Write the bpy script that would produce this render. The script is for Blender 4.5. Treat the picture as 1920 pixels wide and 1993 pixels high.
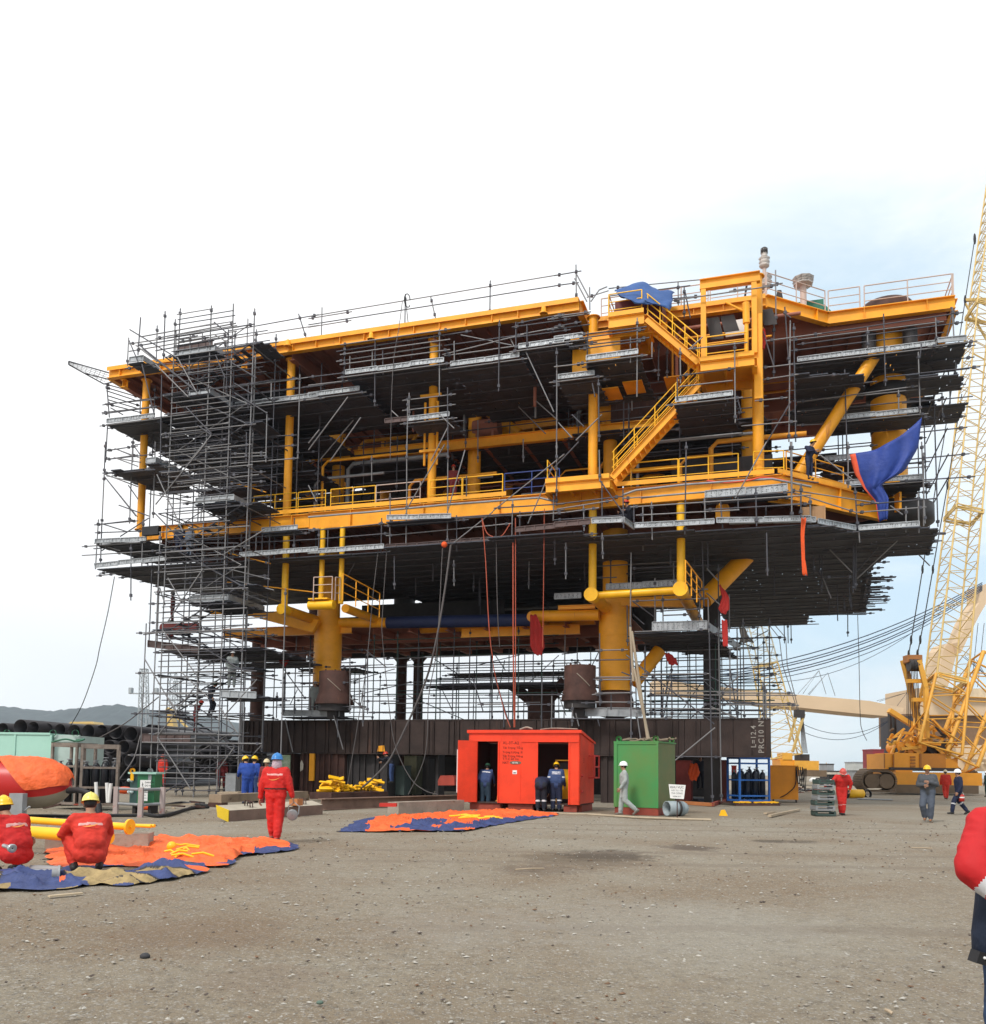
import bpy, bmesh, math, random
from math import pi, sin, cos, tan, atan, atan2, sqrt, radians
from mathutils import Vector, Matrix, noise as mnoise
random.seed(7)
for o in list(bpy.data.objects): bpy.data.objects.remove(o)
SC = bpy.context.scene
COL = SC.collection
V = Vector
# ------------------------------------------------------------------ camera
F, CX, CY = 1750.0, 960.0, 1360.0          # focal length and optical axis of the photo, in its own pixels
PITCH = atan((1494.0-CY)/F); ROLL = radians(0.75)
CAM = V((0, 0, 1.6))
RM = Matrix.Rotation(pi/2+PITCH, 3, 'X') @ Matrix.Rotation(ROLL, 3, 'Z')
cd = bpy.data.cameras.new('camera'); cam = bpy.data.objects.new('camera', cd); COL.objects.link(cam)
cam.matrix_world = Matrix.Translation(CAM) @ RM.to_4x4()
cd.sensor_fit = 'HORIZONTAL'; cd.sensor_width = 36.0; cd.lens = 36.0*F/1920.0
cd.shift_x = 0; cd.shift_y = (CY-996.5)/1920.0
cd.clip_start = 0.1; cd.clip_end = 20000
SC.camera = cam
SC.view_settings.view_transform = 'Standard'; SC.view_settings.look = 'None'
SC.view_settings.gamma = 1; SC.view_settings.use_curve_mapping = False
SC.view_settings.exposure = 0.34
SC.render.engine = 'CYCLES'
SC.cycles.max_bounces = 6; SC.cycles.diffuse_bounces = 3; SC.cycles.volume_bounces = 0
# ------------------------------------------------------------------ sky and sun
SUN_EL, SUN_AZ = radians(48), radians(215)      # azimuth clockwise from +Y: behind the camera, to the left
w = bpy.data.worlds.new("World"); SC.world = w; w.use_nodes = True
nt = w.node_tree; nt.nodes.clear()
def wn(t, **k):
    n = nt.nodes.new(t)
    for a, b in k.items(): setattr(n, a, b)
    return n
sky = wn('ShaderNodeTexSky', sky_type='NISHITA'); sky.sun_disc = False
sky.sun_elevation = SUN_EL; sky.sun_rotation = SUN_AZ
b1 = wn('ShaderNodeBackground'); b1.inputs[1].default_value = 0.14
nt.links.new(sky.outputs[0], b1.inputs[0])
tc = wn('ShaderNodeTexCoord'); sp = wn('ShaderNodeSeparateXYZ'); nt.links.new(tc.outputs['Generated'], sp.inputs[0])
mp = wn('ShaderNodeMapping'); mp.inputs['Scale'].default_value = (1.0, 1.0, 2.6); mp.inputs['Rotation'].default_value = (0.2, 0.5, 0.3)
nt.links.new(tc.outputs['Generated'], mp.inputs[0])
no = wn('ShaderNodeTexNoise'); no.inputs['Scale'].default_value = 1.9; no.inputs['Detail'].default_value = 9; no.inputs['Roughness'].default_value = 0.6; no.inputs['Distortion'].default_value = 0.6
nt.links.new(mp.outputs[0], no.inputs[0])
def wm(op, a, b=None):
    n = wn('ShaderNodeMath', operation=op)
    for i, q in enumerate((a, b)):
        if q is None: continue
        if isinstance(q, (int, float)): n.inputs[i].default_value = q
        else: nt.links.new(q, n.inputs[i])
    return n.outputs[0]
def wr(src, a, b, c, d):
    n = wn('ShaderNodeMapRange', interpolation_type='SMOOTHSTEP'); nt.links.new(src, n.inputs[0])
    for i, q in enumerate((a, b, c, d)): n.inputs[i+1].default_value = q
    return n.outputs[0]
gx = wr(sp.outputs[0], -0.02, 0.30, 0.0, 1.0)
gz = wr(sp.outputs[2], 0.42, 0.66, 1.0, 0.0)
low = wr(sp.outputs[2], 0.02, 0.26, 0.25, 0.0)
patch = wm('MULTIPLY', gx, gz)
nr = wr(no.outputs[0], 0.34, 0.60, 0.30, 1.0)
thin = wm('MAXIMUM', wm('MULTIPLY', patch, nr), low)        # 1 = thin cloud, the blue shows through
cc = wn('ShaderNodeMix', data_type='RGBA'); nt.links.new(thin, cc.inputs[0])
cc.inputs[6].default_value = (1.0, 1.0, 1.0, 1); cc.inputs[7].default_value = (0.60, 0.77, 0.87, 1)
b2 = wn('ShaderNodeBackground'); nt.links.new(cc.outputs[2], b2.inputs[0]); b2.inputs[1].default_value = 0.99
mx = wn('ShaderNodeMixShader'); nt.links.new(wm('SUBTRACT', 1.0, wm('MULTIPLY', thin, 0.25)), mx.inputs[0])
nt.links.new(b1.outputs[0], mx.inputs[1]); nt.links.new(b2.outputs[0], mx.inputs[2])
wo = wn('ShaderNodeOutputWorld'); nt.links.new(mx.outputs[0], wo.inputs[0])
sl = bpy.data.lights.new('sun', 'SUN'); sl.energy = 2.1; sl.angle = radians(12); sl.color = (1, 0.96, 0.9)
so = bpy.data.objects.new('sun', sl); COL.objects.link(so)
sd = V((sin(SUN_AZ)*cos(SUN_EL), cos(SUN_AZ)*cos(SUN_EL), sin(SUN_EL)))
so.rotation_euler = sd.to_track_quat('Z', 'Y').to_euler(); so.location = (0, -20, 60)
# ------------------------------------------------------------------ pixels to rays, site frame
TH = atan(F/5500.0)
O0 = V((0, 41.7, 0)); RU = V((cos(TH), -sin(TH), 0)); RD = V((sin(TH), cos(TH), 0)); UP = V((0, 0, 1))
ZO = {'1': (120, 500, 3.776), '2': (600, 500, 3.776), '3': (1080, 460, 3.776), '4': (1420, 460, 3.776),
      '5': (120, 860, 3.776), '6': (600, 860, 3.776), '7': (1080, 860, 3.776), '8': (1420, 860, 3.776),
      'a': (0, 1220, 3.776), 'b': (400, 1220, 3.776), 'c': (840, 1320, 4.72), 'd': (1160, 1220, 4.72),
      'e': (1520, 1200, 4.667), 'n': (0, 0, 1)}
def px(k, x, y):
    a, b, s = ZO[k]; return a+x/s, b+y/s
def ray(x, y): return RM @ V(((x-CX)/F, -(y-CY)/F, -1))
def W(u, v, z): return O0 + RU*u + RD*v + UP*z
def UV(p):
    d = p-O0; return d.dot(RU), d.dot(RD)
def gv(k, x, y, v=0.0):                    # point seen at a pixel on the vertical plane v (metres behind the module's front)
    r = ray(*px(k, x, y)); t = (v-(CAM-O0).dot(RD))/r.dot(RD); return CAM + r*t
def gz_(k, x, y, z=0.0):                   # ... on the level z
    r = ray(*px(k, x, y)); t = (z-CAM.z)/r.z; return CAM + r*t
def gy(k, x, y, Y):                        # ... at the distance Y
    r = ray(*px(k, x, y)); return CAM + r*(Y/r.y)
# ------------------------------------------------------------------ materials
MATS = {}
def mat(name, col, rough=0.6, metal=0.0, var=0.18, scale=1.2, rust=0.0, rustcol=(0.09, 0.035, 0.018), bump=0.0, bscale=30, spec=0.4, streak=False, var2=None, bd=0.05):
    if name in MATS: return MATS[name]
    m = bpy.data.materials.new(name); m.use_nodes = True; t = m.node_tree; p = t.nodes['Principled BSDF']
    p.inputs['Roughness'].default_value = rough; p.inputs['Metallic'].default_value = metal
    p.inputs['Specular IOR Level'].default_value = spec
    c = t.nodes.new('ShaderNodeTexCoord'); src = c.outputs['Object']
    n = t.nodes.new('ShaderNodeTexNoise'); n.inputs['Scale'].default_value = scale; n.inputs['Detail'].default_value = 6; n.inputs['Roughness'].default_value = 0.65
    t.links.new(src, n.inputs[0])
    r = t.nodes.new('ShaderNodeMapRange'); r.inputs[1].default_value = 0.3; r.inputs[2].default_value = 0.7; t.links.new(n.outputs[0], r.inputs[0])
    a = t.nodes.new('ShaderNodeMix'); a.data_type = 'RGBA'; t.links.new(r.outputs[0], a.inputs[0])
    lo = [q*(1-var) for q in col]; hi = [min(1, q*(1+var*0.5)) for q in col]
    if var2: lo = var2
    a.inputs[6].default_value = (*lo, 1); a.inputs[7].default_value = (*hi, 1)
    out = a.outputs[2]
    if rust > 0:
        n2 = t.nodes.new('ShaderNodeTexNoise'); n2.inputs['Scale'].default_value = scale*2.3; n2.inputs['Detail'].default_value = 8; n2.inputs['Roughness'].default_value = 0.7
        if streak:
            q = t.nodes.new('ShaderNodeMapping'); q.inputs['Scale'].default_value = (1, 1, 0.15); t.links.new(src, q.inputs[0]); t.links.new(q.outputs[0], n2.inputs[0])
        else: t.links.new(src, n2.inputs[0])
        r2 = t.nodes.new('ShaderNodeMapRange'); r2.inputs[1].default_value = 0.70-rust*0.35; r2.inputs[2].default_value = 0.78-rust*0.3
        t.links.new(n2.outputs[0], r2.inputs[0])
        b = t.nodes.new('ShaderNodeMix'); b.data_type = 'RGBA'; t.links.new(r2.outputs[0], b.inputs[0]); t.links.new(out, b.inputs[6]); b.inputs[7].default_value = (*rustcol, 1)
        out = b.outputs[2]
    t.links.new(out, p.inputs['Base Color'])
    if bump > 0:
        n3 = t.nodes.new('ShaderNodeTexNoise'); n3.inputs['Scale'].default_value = bscale; n3.inputs['Detail'].default_value = 4; t.links.new(src, n3.inputs[0])
        bb = t.nodes.new('ShaderNodeBump'); bb.inputs['Strength'].default_value = bump; bb.inputs['Distance'].default_value = bd
        t.links.new(n3.outputs[0], bb.inputs['Height']); t.links.new(bb.outputs[0], p.inputs['Normal'])
    MATS[name] = m; return m
YEL = mat('yellow_paint', (0.93, 0.385, 0.014), 0.45, var=0.22, rust=0.17, rustcol=(0.48, 0.17, 0.03), scale=0.8, streak=True, bump=0.12, bscale=2)
YELB = mat('bright_yellow_paint', (0.92, 0.49, 0.012), 0.4, var=0.16, rust=0.08, rustcol=(0.4, 0.2, 0.03))
BRN = mat('red_oxide_primer', (0.36, 0.135, 0.09), 0.7, var=0.25, scale=0.5)
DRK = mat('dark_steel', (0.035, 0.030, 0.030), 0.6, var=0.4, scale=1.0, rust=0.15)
RUSTY = mat('rusty_steel', (0.075, 0.034, 0.026), 0.8, var=0.5, scale=1.3, rust=0.3, rustcol=(0.12, 0.05, 0.03), bump=0.2, bscale=6, streak=True)
GIR = mat('girder_steel', (0.042, 0.026, 0.022), 0.75, var=0.5, scale=0.8, rust=0.3, rustcol=(0.095, 0.045, 0.030), streak=True, bump=0.15, bscale=4)
GAL = mat('scaffold_tube', (0.22, 0.215, 0.22), 0.5, 0.35, var=0.45, scale=1.5, rust=0.22, rustcol=(0.15, 0.10, 0.08))
GALD = mat('old_scaffold_tube', (0.085, 0.085, 0.10), 0.6, 0.2, var=0.5, scale=1.5, rust=0.3, rustcol=(0.12, 0.06, 0.045))
GALG = mat('green_painted_tube', (0.05, 0.10, 0.08), 0.6, 0.2, var=0.4, scale=1.5, rust=0.2)
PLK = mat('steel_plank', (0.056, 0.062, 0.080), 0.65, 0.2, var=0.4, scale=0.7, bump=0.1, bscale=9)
GRAT = mat('weathered_steel_grey', (0.30, 0.31, 0.32), 0.6, 0.2, var=0.3, scale=1.5)
CONC = mat('concrete', (0.32, 0.27, 0.22), 0.9, var=0.3, scale=2, rust=0.25, rustcol=(0.16, 0.09, 0.05), bump=0.3, bscale=14)
RED = mat('red_paint', (0.45, 0.03, 0.02), 0.5, var=0.15, rust=0.05)
BLK = mat('black_rubber', (0.015, 0.015, 0.017), 0.6, var=0.3)
WHT = mat('white_paint', (0.75, 0.75, 0.73), 0.5, var=0.1)
# ------------------------------------------------------------------ mesh builder
class MB:
    def __init__(s): s.v = []; s.f = []; s.m = []; s.s = []; s.mi = 0; s.mats = []
    def use(s, m):
        if m not in s.mats: s.mats.append(m)
        s.mi = s.mats.index(m); return s
    def add(s, vs, fs, smooth=False):
        b = len(s.v); s.v += [V(q) for q in vs]
        for f in fs: s.f.append([b+i for i in f]); s.m.append(s.mi); s.s.append(smooth)
        return s
    def obox(s, c, ax, ay, az, tap=1.0):        # centre and three half-axis vectors
        c = V(c); vs = []
        for k in (-1, 1):
            q = tap if k > 0 else 1.0
            for i, j in ((-1, -1), (1, -1), (1, 1), (-1, 1)): vs.append(c+ax*i*q+ay*j*q+az*k)
        return s.add(vs, [(3, 2, 1, 0), (4, 5, 6, 7), (0, 1, 5, 4), (1, 2, 6, 5), (2, 3, 7, 6), (3, 0, 4, 7)])
    def box(s, x0, x1, y0, y1, z0, z1):
        return s.obox(((x0+x1)/2, (y0+y1)/2, (z0+z1)/2), V(((x1-x0)/2, 0, 0)), V((0, (y1-y0)/2, 0)), V((0, 0, (z1-z0)/2)))
    def mbox(s, u0, u1, v0, v1, z0, z1):        # box in the site frame
        return s.obox(W((u0+u1)/2, (v0+v1)/2, (z0+z1)/2), RU*((u1-u0)/2), RD*((v1-v0)/2), UP*((z1-z0)/2))
    def bar(s, p, q, w, h, up=None):
        p = V(p); q = V(q); d = (q-p)
        if d.length < 1e-6: return s
        dn = d.normalized(); up = V(up) if up is not None else V((0, 0, 1))
        if abs(dn.dot(up)) > 0.98: up = V((1, 0, 0))
        sx = dn.cross(up).normalized(); uu = sx.cross(dn)
        return s.obox((p+q)/2, sx*(w/2), uu*(h/2), d/2)
    def ibeam(s, p, q, w, h, t=0.03):           # p, q: centre line of the TOP flange
        p = V(p); q = V(q)
        s.bar(p-UP*t/2, q-UP*t/2, w, t); s.bar(p-UP*(h-t/2), q-UP*(h-t/2), w, t); s.bar(p-UP*h/2, q-UP*h/2, t*0.8, h-2*t)
        return s
    def tube(s, p, q, r, r2=None, n=8, cap=True):
        p = V(p); q = V(q); r2 = r if r2 is None else r2; d = (q-p)
        if d.length < 1e-6: return s
        d = d.normalized(); a = d.orthogonal().normalized(); b = d.cross(a); vs = []
        for c, rr in ((p, r), (q, r2)):
            for i in range(n): t = 2*pi*i/n; vs.append(c+a*cos(t)*rr+b*sin(t)*rr)
        s.add(vs, [(i, (i+1) % n, n+(i+1) % n, n+i) for i in range(n)], True)
        if cap: s.add(vs, [tuple(range(n))[::-1], tuple(range(n, 2*n))])
        return s
    def pipe(s, p, q, r, th, n=20):             # open pipe with a wall
        p = V(p); q = V(q); d = (q-p).normalized(); a = d.orthogonal().normalized(); b = d.cross(a); vs = []
        for c, rr in ((p, r), (q, r), (q, r-th), (p, r-th)):
            for i in range(n): t = 2*pi*i/n; vs.append(c+a*cos(t)*rr+b*sin(t)*rr)
        fs = []
        for k in range(4):
            k2 = (k+1) % 4
            fs += [(k*n+i, k*n+(i+1) % n, k2*n+(i+1) % n, k2*n+i) for i in range(n)]
        return s.add(vs, fs, True)
    def path(s, pts, r, n=6):
        pts = [V(p) for p in pts]; vs = []; N = len(pts); a = None
        for i, p in enumerate(pts):
            d = (pts[min(i+1, N-1)]-pts[max(i-1, 0)]).normalized()
            a = d.orthogonal().normalized() if a is None else (a-d*a.dot(d)).normalized()
            b = d.cross(a); rr = r[i] if isinstance(r, (list, tuple)) else r
            for k in range(n): t = 2*pi*k/n; vs.append(p+a*cos(t)*rr+b*sin(t)*rr)
        fs = [(i*n+k, i*n+(k+1) % n, (i+1)*n+(k+1) % n, (i+1)*n+k) for i in range(N-1) for k in range(n)]
        s.add(vs, fs, True); return s.add(vs, [tuple(range(n))[::-1], tuple(range((N-1)*n, N*n))])
    def prism(s, poly, vec):
        n = len(poly); vs = [V(p) for p in poly]+[V(p)+V(vec) for p in poly]
        return s.add(vs, [tuple(range(n))[::-1], tuple(range(n, 2*n))]+[(i, (i+1) % n, n+(i+1) % n, n+i) for i in range(n)])
    def lathe(s, c, prof, n=20, axis=None, smooth=True):        # prof: (r, h) from bottom to top
        c = V(c); ax = (axis or V((0, 0, 1))).normalized(); a = ax.orthogonal().normalized(); b = ax.cross(a); vs = []
        for r, h in prof:
            for i in range(n): t = 2*pi*i/n; vs.append(c+ax*h+(a*cos(t)+b*sin(t))*max(r, 1e-4))
        m = len(prof)
        fs = [(k*n+i, k*n+(i+1) % n, (k+1)*n+(i+1) % n, (k+1)*n+i) for k in range(m-1) for i in range(n)]
        return s.add(vs, fs, smooth)
    def ball(s, c, r, n=10, m=7, ax=None):
        c = V(c); r = V(r) if not isinstance(r, (int, float)) else V((r, r, r)); vs = []; fs = []
        for j in range(m+1):
            for i in range(n):
                a = pi*j/m; b = 2*pi*i/n; p = V((sin(a)*cos(b)*r.x, sin(a)*sin(b)*r.y, -cos(a)*r.z))
                vs.append(c+(ax@p if ax else p))
        for j in range(m):
            for i in range(n): fs.append((j*n+i, j*n+(i+1) % n, (j+1)*n+(i+1) % n, (j+1)*n+i))
        return s.add(vs, fs, True)
    def build(s, name, mt=None, parent=None, local=False):
        me = bpy.data.meshes.new(name); o = bpy.data.objects.new(name, me); COL.objects.link(o)
        org = V((0, 0, 0))
        if parent is not None:
            o.parent = parent
            if not local: org = V(parent['_o'])
        elif s.v and not local:
            zs = min(p.z for p in s.v); org = V((sum(p.x for p in s.v)/len(s.v), sum(p.y for p in s.v)/len(s.v), zs)); o.location = org
        o['_o'] = org[:]
        me.from_pydata([tuple(p-org) for p in s.v], [], s.f)
        ms = s.mats if s.mats else [mt]
        for m in ms: me.materials.append(m)
        me.polygons.foreach_set('material_index', s.m); me.polygons.foreach_set('use_smooth', s.s)
        me.validate(); me.update()
        return o
def tag(o, label=None, cat=None, group=None, kind=None):
    if label: o['label'] = label
    if cat: o['category'] = cat
    if group: o['group'] = group
    if kind: o['kind'] = kind
    return o
def thing(name, label, cat, loc=(0, 0, 0), rz=0.0, group=None):
    o = bpy.data.objects.new(name, None); COL.objects.link(o); o.location = loc; o.rotation_euler = (0, 0, rz)
    o.empty_display_size = 0.2; o['_o'] = tuple(V(loc)); return tag(o, label, cat, group)
def copy_tree(o, parent=None, loc=None, rz=None, label=None):
    kids = list(o.children)
    c = o.copy(); COL.objects.link(c)
    if parent: c.parent = parent
    if loc is not None: c.location = loc
    if rz is not None: c.rotation_euler = (0, 0, rz)
    if label: c['label'] = label
    for k in kids: copy_tree(k, c)
    return c
# poles share one unit mesh
_cyl = MB().tube((0, 0, 0), (0, 0, 1), 1.0, n=8)
_cyl.mats = []
PM = {}
def polemesh(m):
    if m.name not in PM:
        me = bpy.data.meshes.new('tube_'+m.name); me.from_pydata([tuple(p) for p in _cyl.v], [], _cyl.f)
        me.polygons.foreach_set('use_smooth', _cyl.s); me.materials.append(m); me.update(); PM[m.name] = me
    return PM[m.name]
def pole_obj(name, p, q, r, m, parent):
    o = bpy.data.objects.new(name, polemesh(m)); COL.objects.link(o); o.parent = parent
    d = V(q)-V(p); o.location = V(p)-V(parent['_o']); o.rotation_mode = 'QUATERNION'
    o.rotation_quaternion = d.to_track_quat('Z', 'Y'); o.scale = (r, r, max(d.length, 0.01)); return o
# ------------------------------------------------------------------ ground, hills
def ground():
    m = bpy.data.materials.new('gravel_yard'); m.use_nodes = True; t = m.node_tree; p = t.nodes['Principled BSDF']; L = t.links.new
    p.inputs['Roughness'].default_value = 0.95; p.inputs['Specular IOR Level'].default_value = 0.2
    c = t.nodes.new('ShaderNodeTexCoord').outputs['Object']
    def nz(s, d=6, r=0.6):
        n = t.nodes.new('ShaderNodeTexNoise'); n.inputs['Scale'].default_value = s; n.inputs['Detail'].default_value = d; n.inputs['Roughness'].default_value = r; L(c, n.inputs[0]); return n.outputs[0]
    def rg(s, a, b, lo=0.0, hi=1.0):
        n = t.nodes.new('ShaderNodeMapRange'); L(s, n.inputs[0])
        for i, q in enumerate((a, b, lo, hi)): n.inputs[i+1].default_value = q
        return n.outputs[0]
    def mixc(f, a, b, mode='MIX'):
        n = t.nodes.new('ShaderNodeMix'); n.data_type = 'RGBA'; n.blend_type = mode
        for i, q in ((0, f), (6, a), (7, b)):
            if isinstance(q, tuple): n.inputs[i].default_value = (*q, 1)
            elif isinstance(q, (int, float)): n.inputs[i].default_value = q
            else: L(q, n.inputs[i])
        return n.outputs[2]
    base = mixc(rg(nz(0.35, 7, 0.65), 0.40, 0.62), (0.225, 0.172, 0.115), (0.275, 0.238, 0.180))
    base = mixc(rg(nz(0.09, 4), 0.45, 0.6), base, mixc(0.55, base, (0.30, 0.275, 0.22)))
    base = mixc(rg(nz(1.6, 6, 0.75), 0.58, 0.75, 0, .7), base, (0.20, 0.14, 0.095))
    base = mixc(rg(nz(7, 5, 0.8), 0.50, 0.66, 0, .7), base, (0.155, 0.13, 0.10))
    # stones: voronoi cells of two sizes with their own grey each
    for sc, amt in ((26, 0.6), (60, 0.7)):
        v = t.nodes.new('ShaderNodeTexVoronoi'); v.inputs['Scale'].default_value = sc; v.inputs['Randomness'].default_value = 1.0; L(c, v.inputs[0])
        sep = t.nodes.new('ShaderNodeSeparateColor'); L(v.outputs['Color'], sep.inputs[0])
        stone = mixc(sep.outputs[0], (0.12, 0.105, 0.09), (0.46, 0.44, 0.40))
        mk = t.nodes.new('ShaderNodeMath'); mk.operation = 'MULTIPLY'; L(rg(sep.outputs[1], 0.55, 0.6), mk.inputs[0]); L(rg(v.outputs['Distance'], 0.50, 0.36), mk.inputs[1])
        mk2 = t.nodes.new('ShaderNodeMath'); mk2.operation = 'MULTIPLY'; L(mk.outputs[0], mk2.inputs[0]); mk2.inputs[1].default_value = amt
        base = mixc(mk2.outputs[0], base, stone)
    # oil stains and damp patches, each with a place of its own in the yard
    geo = t.nodes.new('ShaderNodeNewGeometry').outputs['Position']
    def spot(x, y, rx, ry, col, k):
        nonlocal base
        mp = t.nodes.new('ShaderNodeMapping'); mp.vector_type = 'POINT'; mp.inputs['Location'].default_value = (-x/rx, -y/ry, 0); mp.inputs['Scale'].default_value = (1/rx, 1/ry, 0); L(geo, mp.inputs[0])
        ln = t.nodes.new('ShaderNodeVectorMath'); ln.operation = 'LENGTH'; L(mp.outputs[0], ln.inputs[0])
        ad = t.nodes.new('ShaderNodeMath'); ad.operation = 'ADD'; L(ln.outputs['Value'], ad.inputs[0]); L(rg(nz(2.2, 5, 0.7), 0.25, 0.75, -0.55, 0.55), ad.inputs[1])
        base = mixc(rg(ad.outputs[0], 1.0, 0.55, 0.0, k), base, col)
    for x_, y_, wx, k_, c_ in ((1185, 1664, 1.1, 0.75, (0.07, 0.055, 0.045)), (1130, 1672, 1.3, 0.5, (0.10, 0.08, 0.06)), (1345, 1651, 0.7, 0.7, (0.08, 0.06, 0.05)), (1505, 1636, 0.5, 0.7, (0.07, 0.06, 0.05)),
                               (1568, 1638, 0.4, 0.6, (0.08, 0.07, 0.06)), (1050, 1690, 0.8, 0.45, (0.12, 0.09, 0.07)), (380, 1820, 1.0, 0.35, (0.18, 0.12, 0.08)), (520, 1900, 0.6, 0.3, (0.18, 0.12, 0.08)),
                               (900, 1800, 1.2, 0.3, (0.34, 0.32, 0.28)), (1300, 1800, 2.0, 0.3, (0.33, 0.31, 0.27))):
        if x_ == 1300:
            for yy, rx_ in ((15.5, 13), (17.4, 14), (24, 16), (26, 16), (9.2, 6)): spot(3+yy*.1, yy, rx_, .30, (0.19, 0.155, 0.12), .45)
        g = gz_('n', x_, y_, 0); spot(g.x, g.y, wx, wx*1.1, c_, k_)
    L(base, p.inputs['Base Color'])
    bm = t.nodes.new('ShaderNodeBump'); bm.inputs['Strength'].default_value = 1.0; bm.inputs['Distance'].default_value = 0.035
    ad = t.nodes.new('ShaderNodeMath'); ad.operation = 'ADD'; L(nz(22, 6, 0.7), ad.inputs[0]); L(nz(4, 4, 0.6), ad.inputs[1]); L(ad.outputs[0], bm.inputs['Height']); L(bm.outputs[0], p.inputs['Normal'])
    g = MB()
    n = 90; xs = [sin((i/n-0.5)*pi*0.96)/sin(pi*0.48) for i in range(n+1)]
    # fine cells near the camera with gentle unevenness, then out to the quay edge
    def zz(x, y):
        k = max(0, 1-y/45) if y < 45 else 0
        return (mnoise.noise(V((x*0.25, y*0.25, 3)))*0.05+mnoise.noise(V((x*0.9, y*0.9, 1)))*0.018)*min(1, max(0, (y-0.5)/2))*(k**0.5)
    X = [-420, -200, -100]+[-60+i*0.75 for i in range(161)]+[100, 200, 420]; Y = [-60, -20]+[-6+i*0.6 for i in range(100)]+[60, 80, 110, 160, 260, 330]
    vs = [V((x, y, zz(x, y))) for y in Y for x in X]; nx = len(X)
    g.add(vs, [(j*nx+i, j*nx+i+1, (j+1)*nx+i+1, (j+1)*nx+i) for j in range(len(Y)-1) for i in range(nx-1)], True)
    o = g.build('ground', m); o['kind'] = 'structure'
    wm_ = mat('sea_water', (0.10, 0.14, 0.16), 0.15, var=0.1, scale=0.02, bump=0.3, bscale=0.4)
    o = MB().add([(-9000, 326, -2.5), (9000, 326, -2.5), (9000, 12000, -2.5), (-9000, 12000, -2.5)], [(0, 1, 2, 3)]).build('sea', wm_); o['kind'] = 'structure'
ground()
# loose stones lying on the gravel: nobody could count them
def stones():
    rnd = random.Random(3); b = MB(); cols = [mat('stone_%s' % n, c, 0.9, var=0.25, scale=8) for n, c in (('pale', (0.40, 0.38, 0.34)), ('mid', (0.26, 0.23, 0.19)), ('dark', (0.09, 0.07, 0.06)), ('brown', (0.17, 0.10, 0.06)))]
    for i in range(15000):
        y = 2.6+28*rnd.random()**2.0; x = (rnd.random()-0.5)*1.25*y; s = (0.0035+0.010*rnd.random()**4)*(1+y*0.05)
        b.use(rnd.choice(cols[:2]*2+cols)); a = rnd.random()*pi; ax = V((cos(a), sin(a), 0))*s*(1+rnd.random()*1.2); ay = V((-sin(a), cos(a), 0))*s
        c = V((x, y, 0.01+s*0.2)); az = V((0, 0, s*0.6))
        b.add([c+ax, c+ay, c-ax, c-ay, c+az+ax*0.2, c-az], [(0, 1, 4), (1, 2, 4), (2, 3, 4), (3, 0, 4), (1, 0, 5), (2, 1, 5), (3, 2, 5), (0, 3, 5)])
    o = b.build('loose_gravel'); tag(o, 'loose grey and brown stones scattered over the yard', 'gravel', kind='stuff')
stones()
def hills():
    hm = mat('wooded_hillside', (0.045, 0.062, 0.060), 0.95, var=0.5, scale=0.03)
    prof = [(-300, 1375), (-100, 1372), (0, 1373), (40, 1378), (100, 1384), (150, 1379), (185, 1381), (215, 1376), (245, 1373), (275, 1378), (300, 1382), (350, 1388), (400, 1395), (470, 1408), (560, 1430), (640, 1455), (720, 1480)]
    Yd = 2600.0; b = MB(); cols = []
    for i in range(len(prof)-1):
        for k in range(8):
            f = k/8; x = prof[i][0]*(1-f)+prof[i+1][0]*f; y = prof[i][1]*(1-f)+prof[i+1][1]*f
            y += 2.2*mnoise.noise(V((x*0.08, 1, 0)))+1.6*mnoise.noise(V((x*0.35, 2, 0)))
            cols.append(gy('n', x, y, Yd))
    vs = []; fs = []; n = len(cols)
    for j, (dy, k) in enumerate(((-900, 0.0), (-500, 0.35), (-200, 0.72), (0, 1.0), (400, 0.5), (900, -0.05))):
        for c in cols: vs.append(V((c.x, Yd+dy+120*mnoise.noise(V((c.x*0.004, j, 0))), -3+(c.z+3)*k*(1 if k in (0, 1) else 1+0.25*mnoise.noise(V((c.x*0.006, j*3.1, 5)))))))
    for j in range(5):
        for i in range(n-1): fs.append((j*n+i, j*n+i+1, (j+1)*n+i+1, (j+1)*n+i))
    o = b.add(vs, fs, True).build('hills', hm); o['kind'] = 'structure'
hills()
# ------------------------------------------------------------------ the platform module
ZT, ZM = 23.5, 14.37
mod = thing('offshore_platform_module', 'huge yellow offshore platform module of decks, columns and legs wrapped in scaffolding', 'oil platform', W(0, 8, 0))
def uof(k, x, y, v=0): return UV(gv(k, x, y, v))[0]
def poly_deck(name, pts, z, th, m, parent=mod, name_mat_top=None):
    b = MB(); b.prism([W(u, v, z-th) for u, v in pts], UP*th); return b.build(name, m, parent)
TOP = [(-22.7, 0), (4.0, 0), (4.0, 2.1), (12.3, 2.1), (15.1, 4.6), (20.6, 4.6), (20.6, 19), (-22.7, 19)]
MID = [(-20.2, 0), (13.2, 0), (16.2, 3.6), (18.4, 5.8), (18.4, 16), (-20.2, 16)]
def deck_polyplate(name, pts, z, zb, m):
    o = poly_deck(name, pts, z, z-zb, m); return o
td = deck_polyplate('top_deck', [(u, v+0.12) for u, v in TOP], ZT-0.03, ZT-0.10, BRN)
b = MB()
u = -22.0
while u < 20.3:
    v0 = 0.3 if u < 3.9 else (2.4 if u < 12.2 else 4.9+0*u)
    if not (3.6 < u < 4.4): b.bar(W(u, v0+(0.6 if 12.2 < u < 15.5 else 0), ZT-0.19), W(u, 18.8, ZT-0.19), 0.025, 0.18)
    u += 0.75
for v in (5.0, 9.5, 14.0, 18.5): b.ibeam(W(-22.4, v, ZT-0.1), W(20.3, v, ZT-0.1), 0.35, 0.85)
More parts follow.
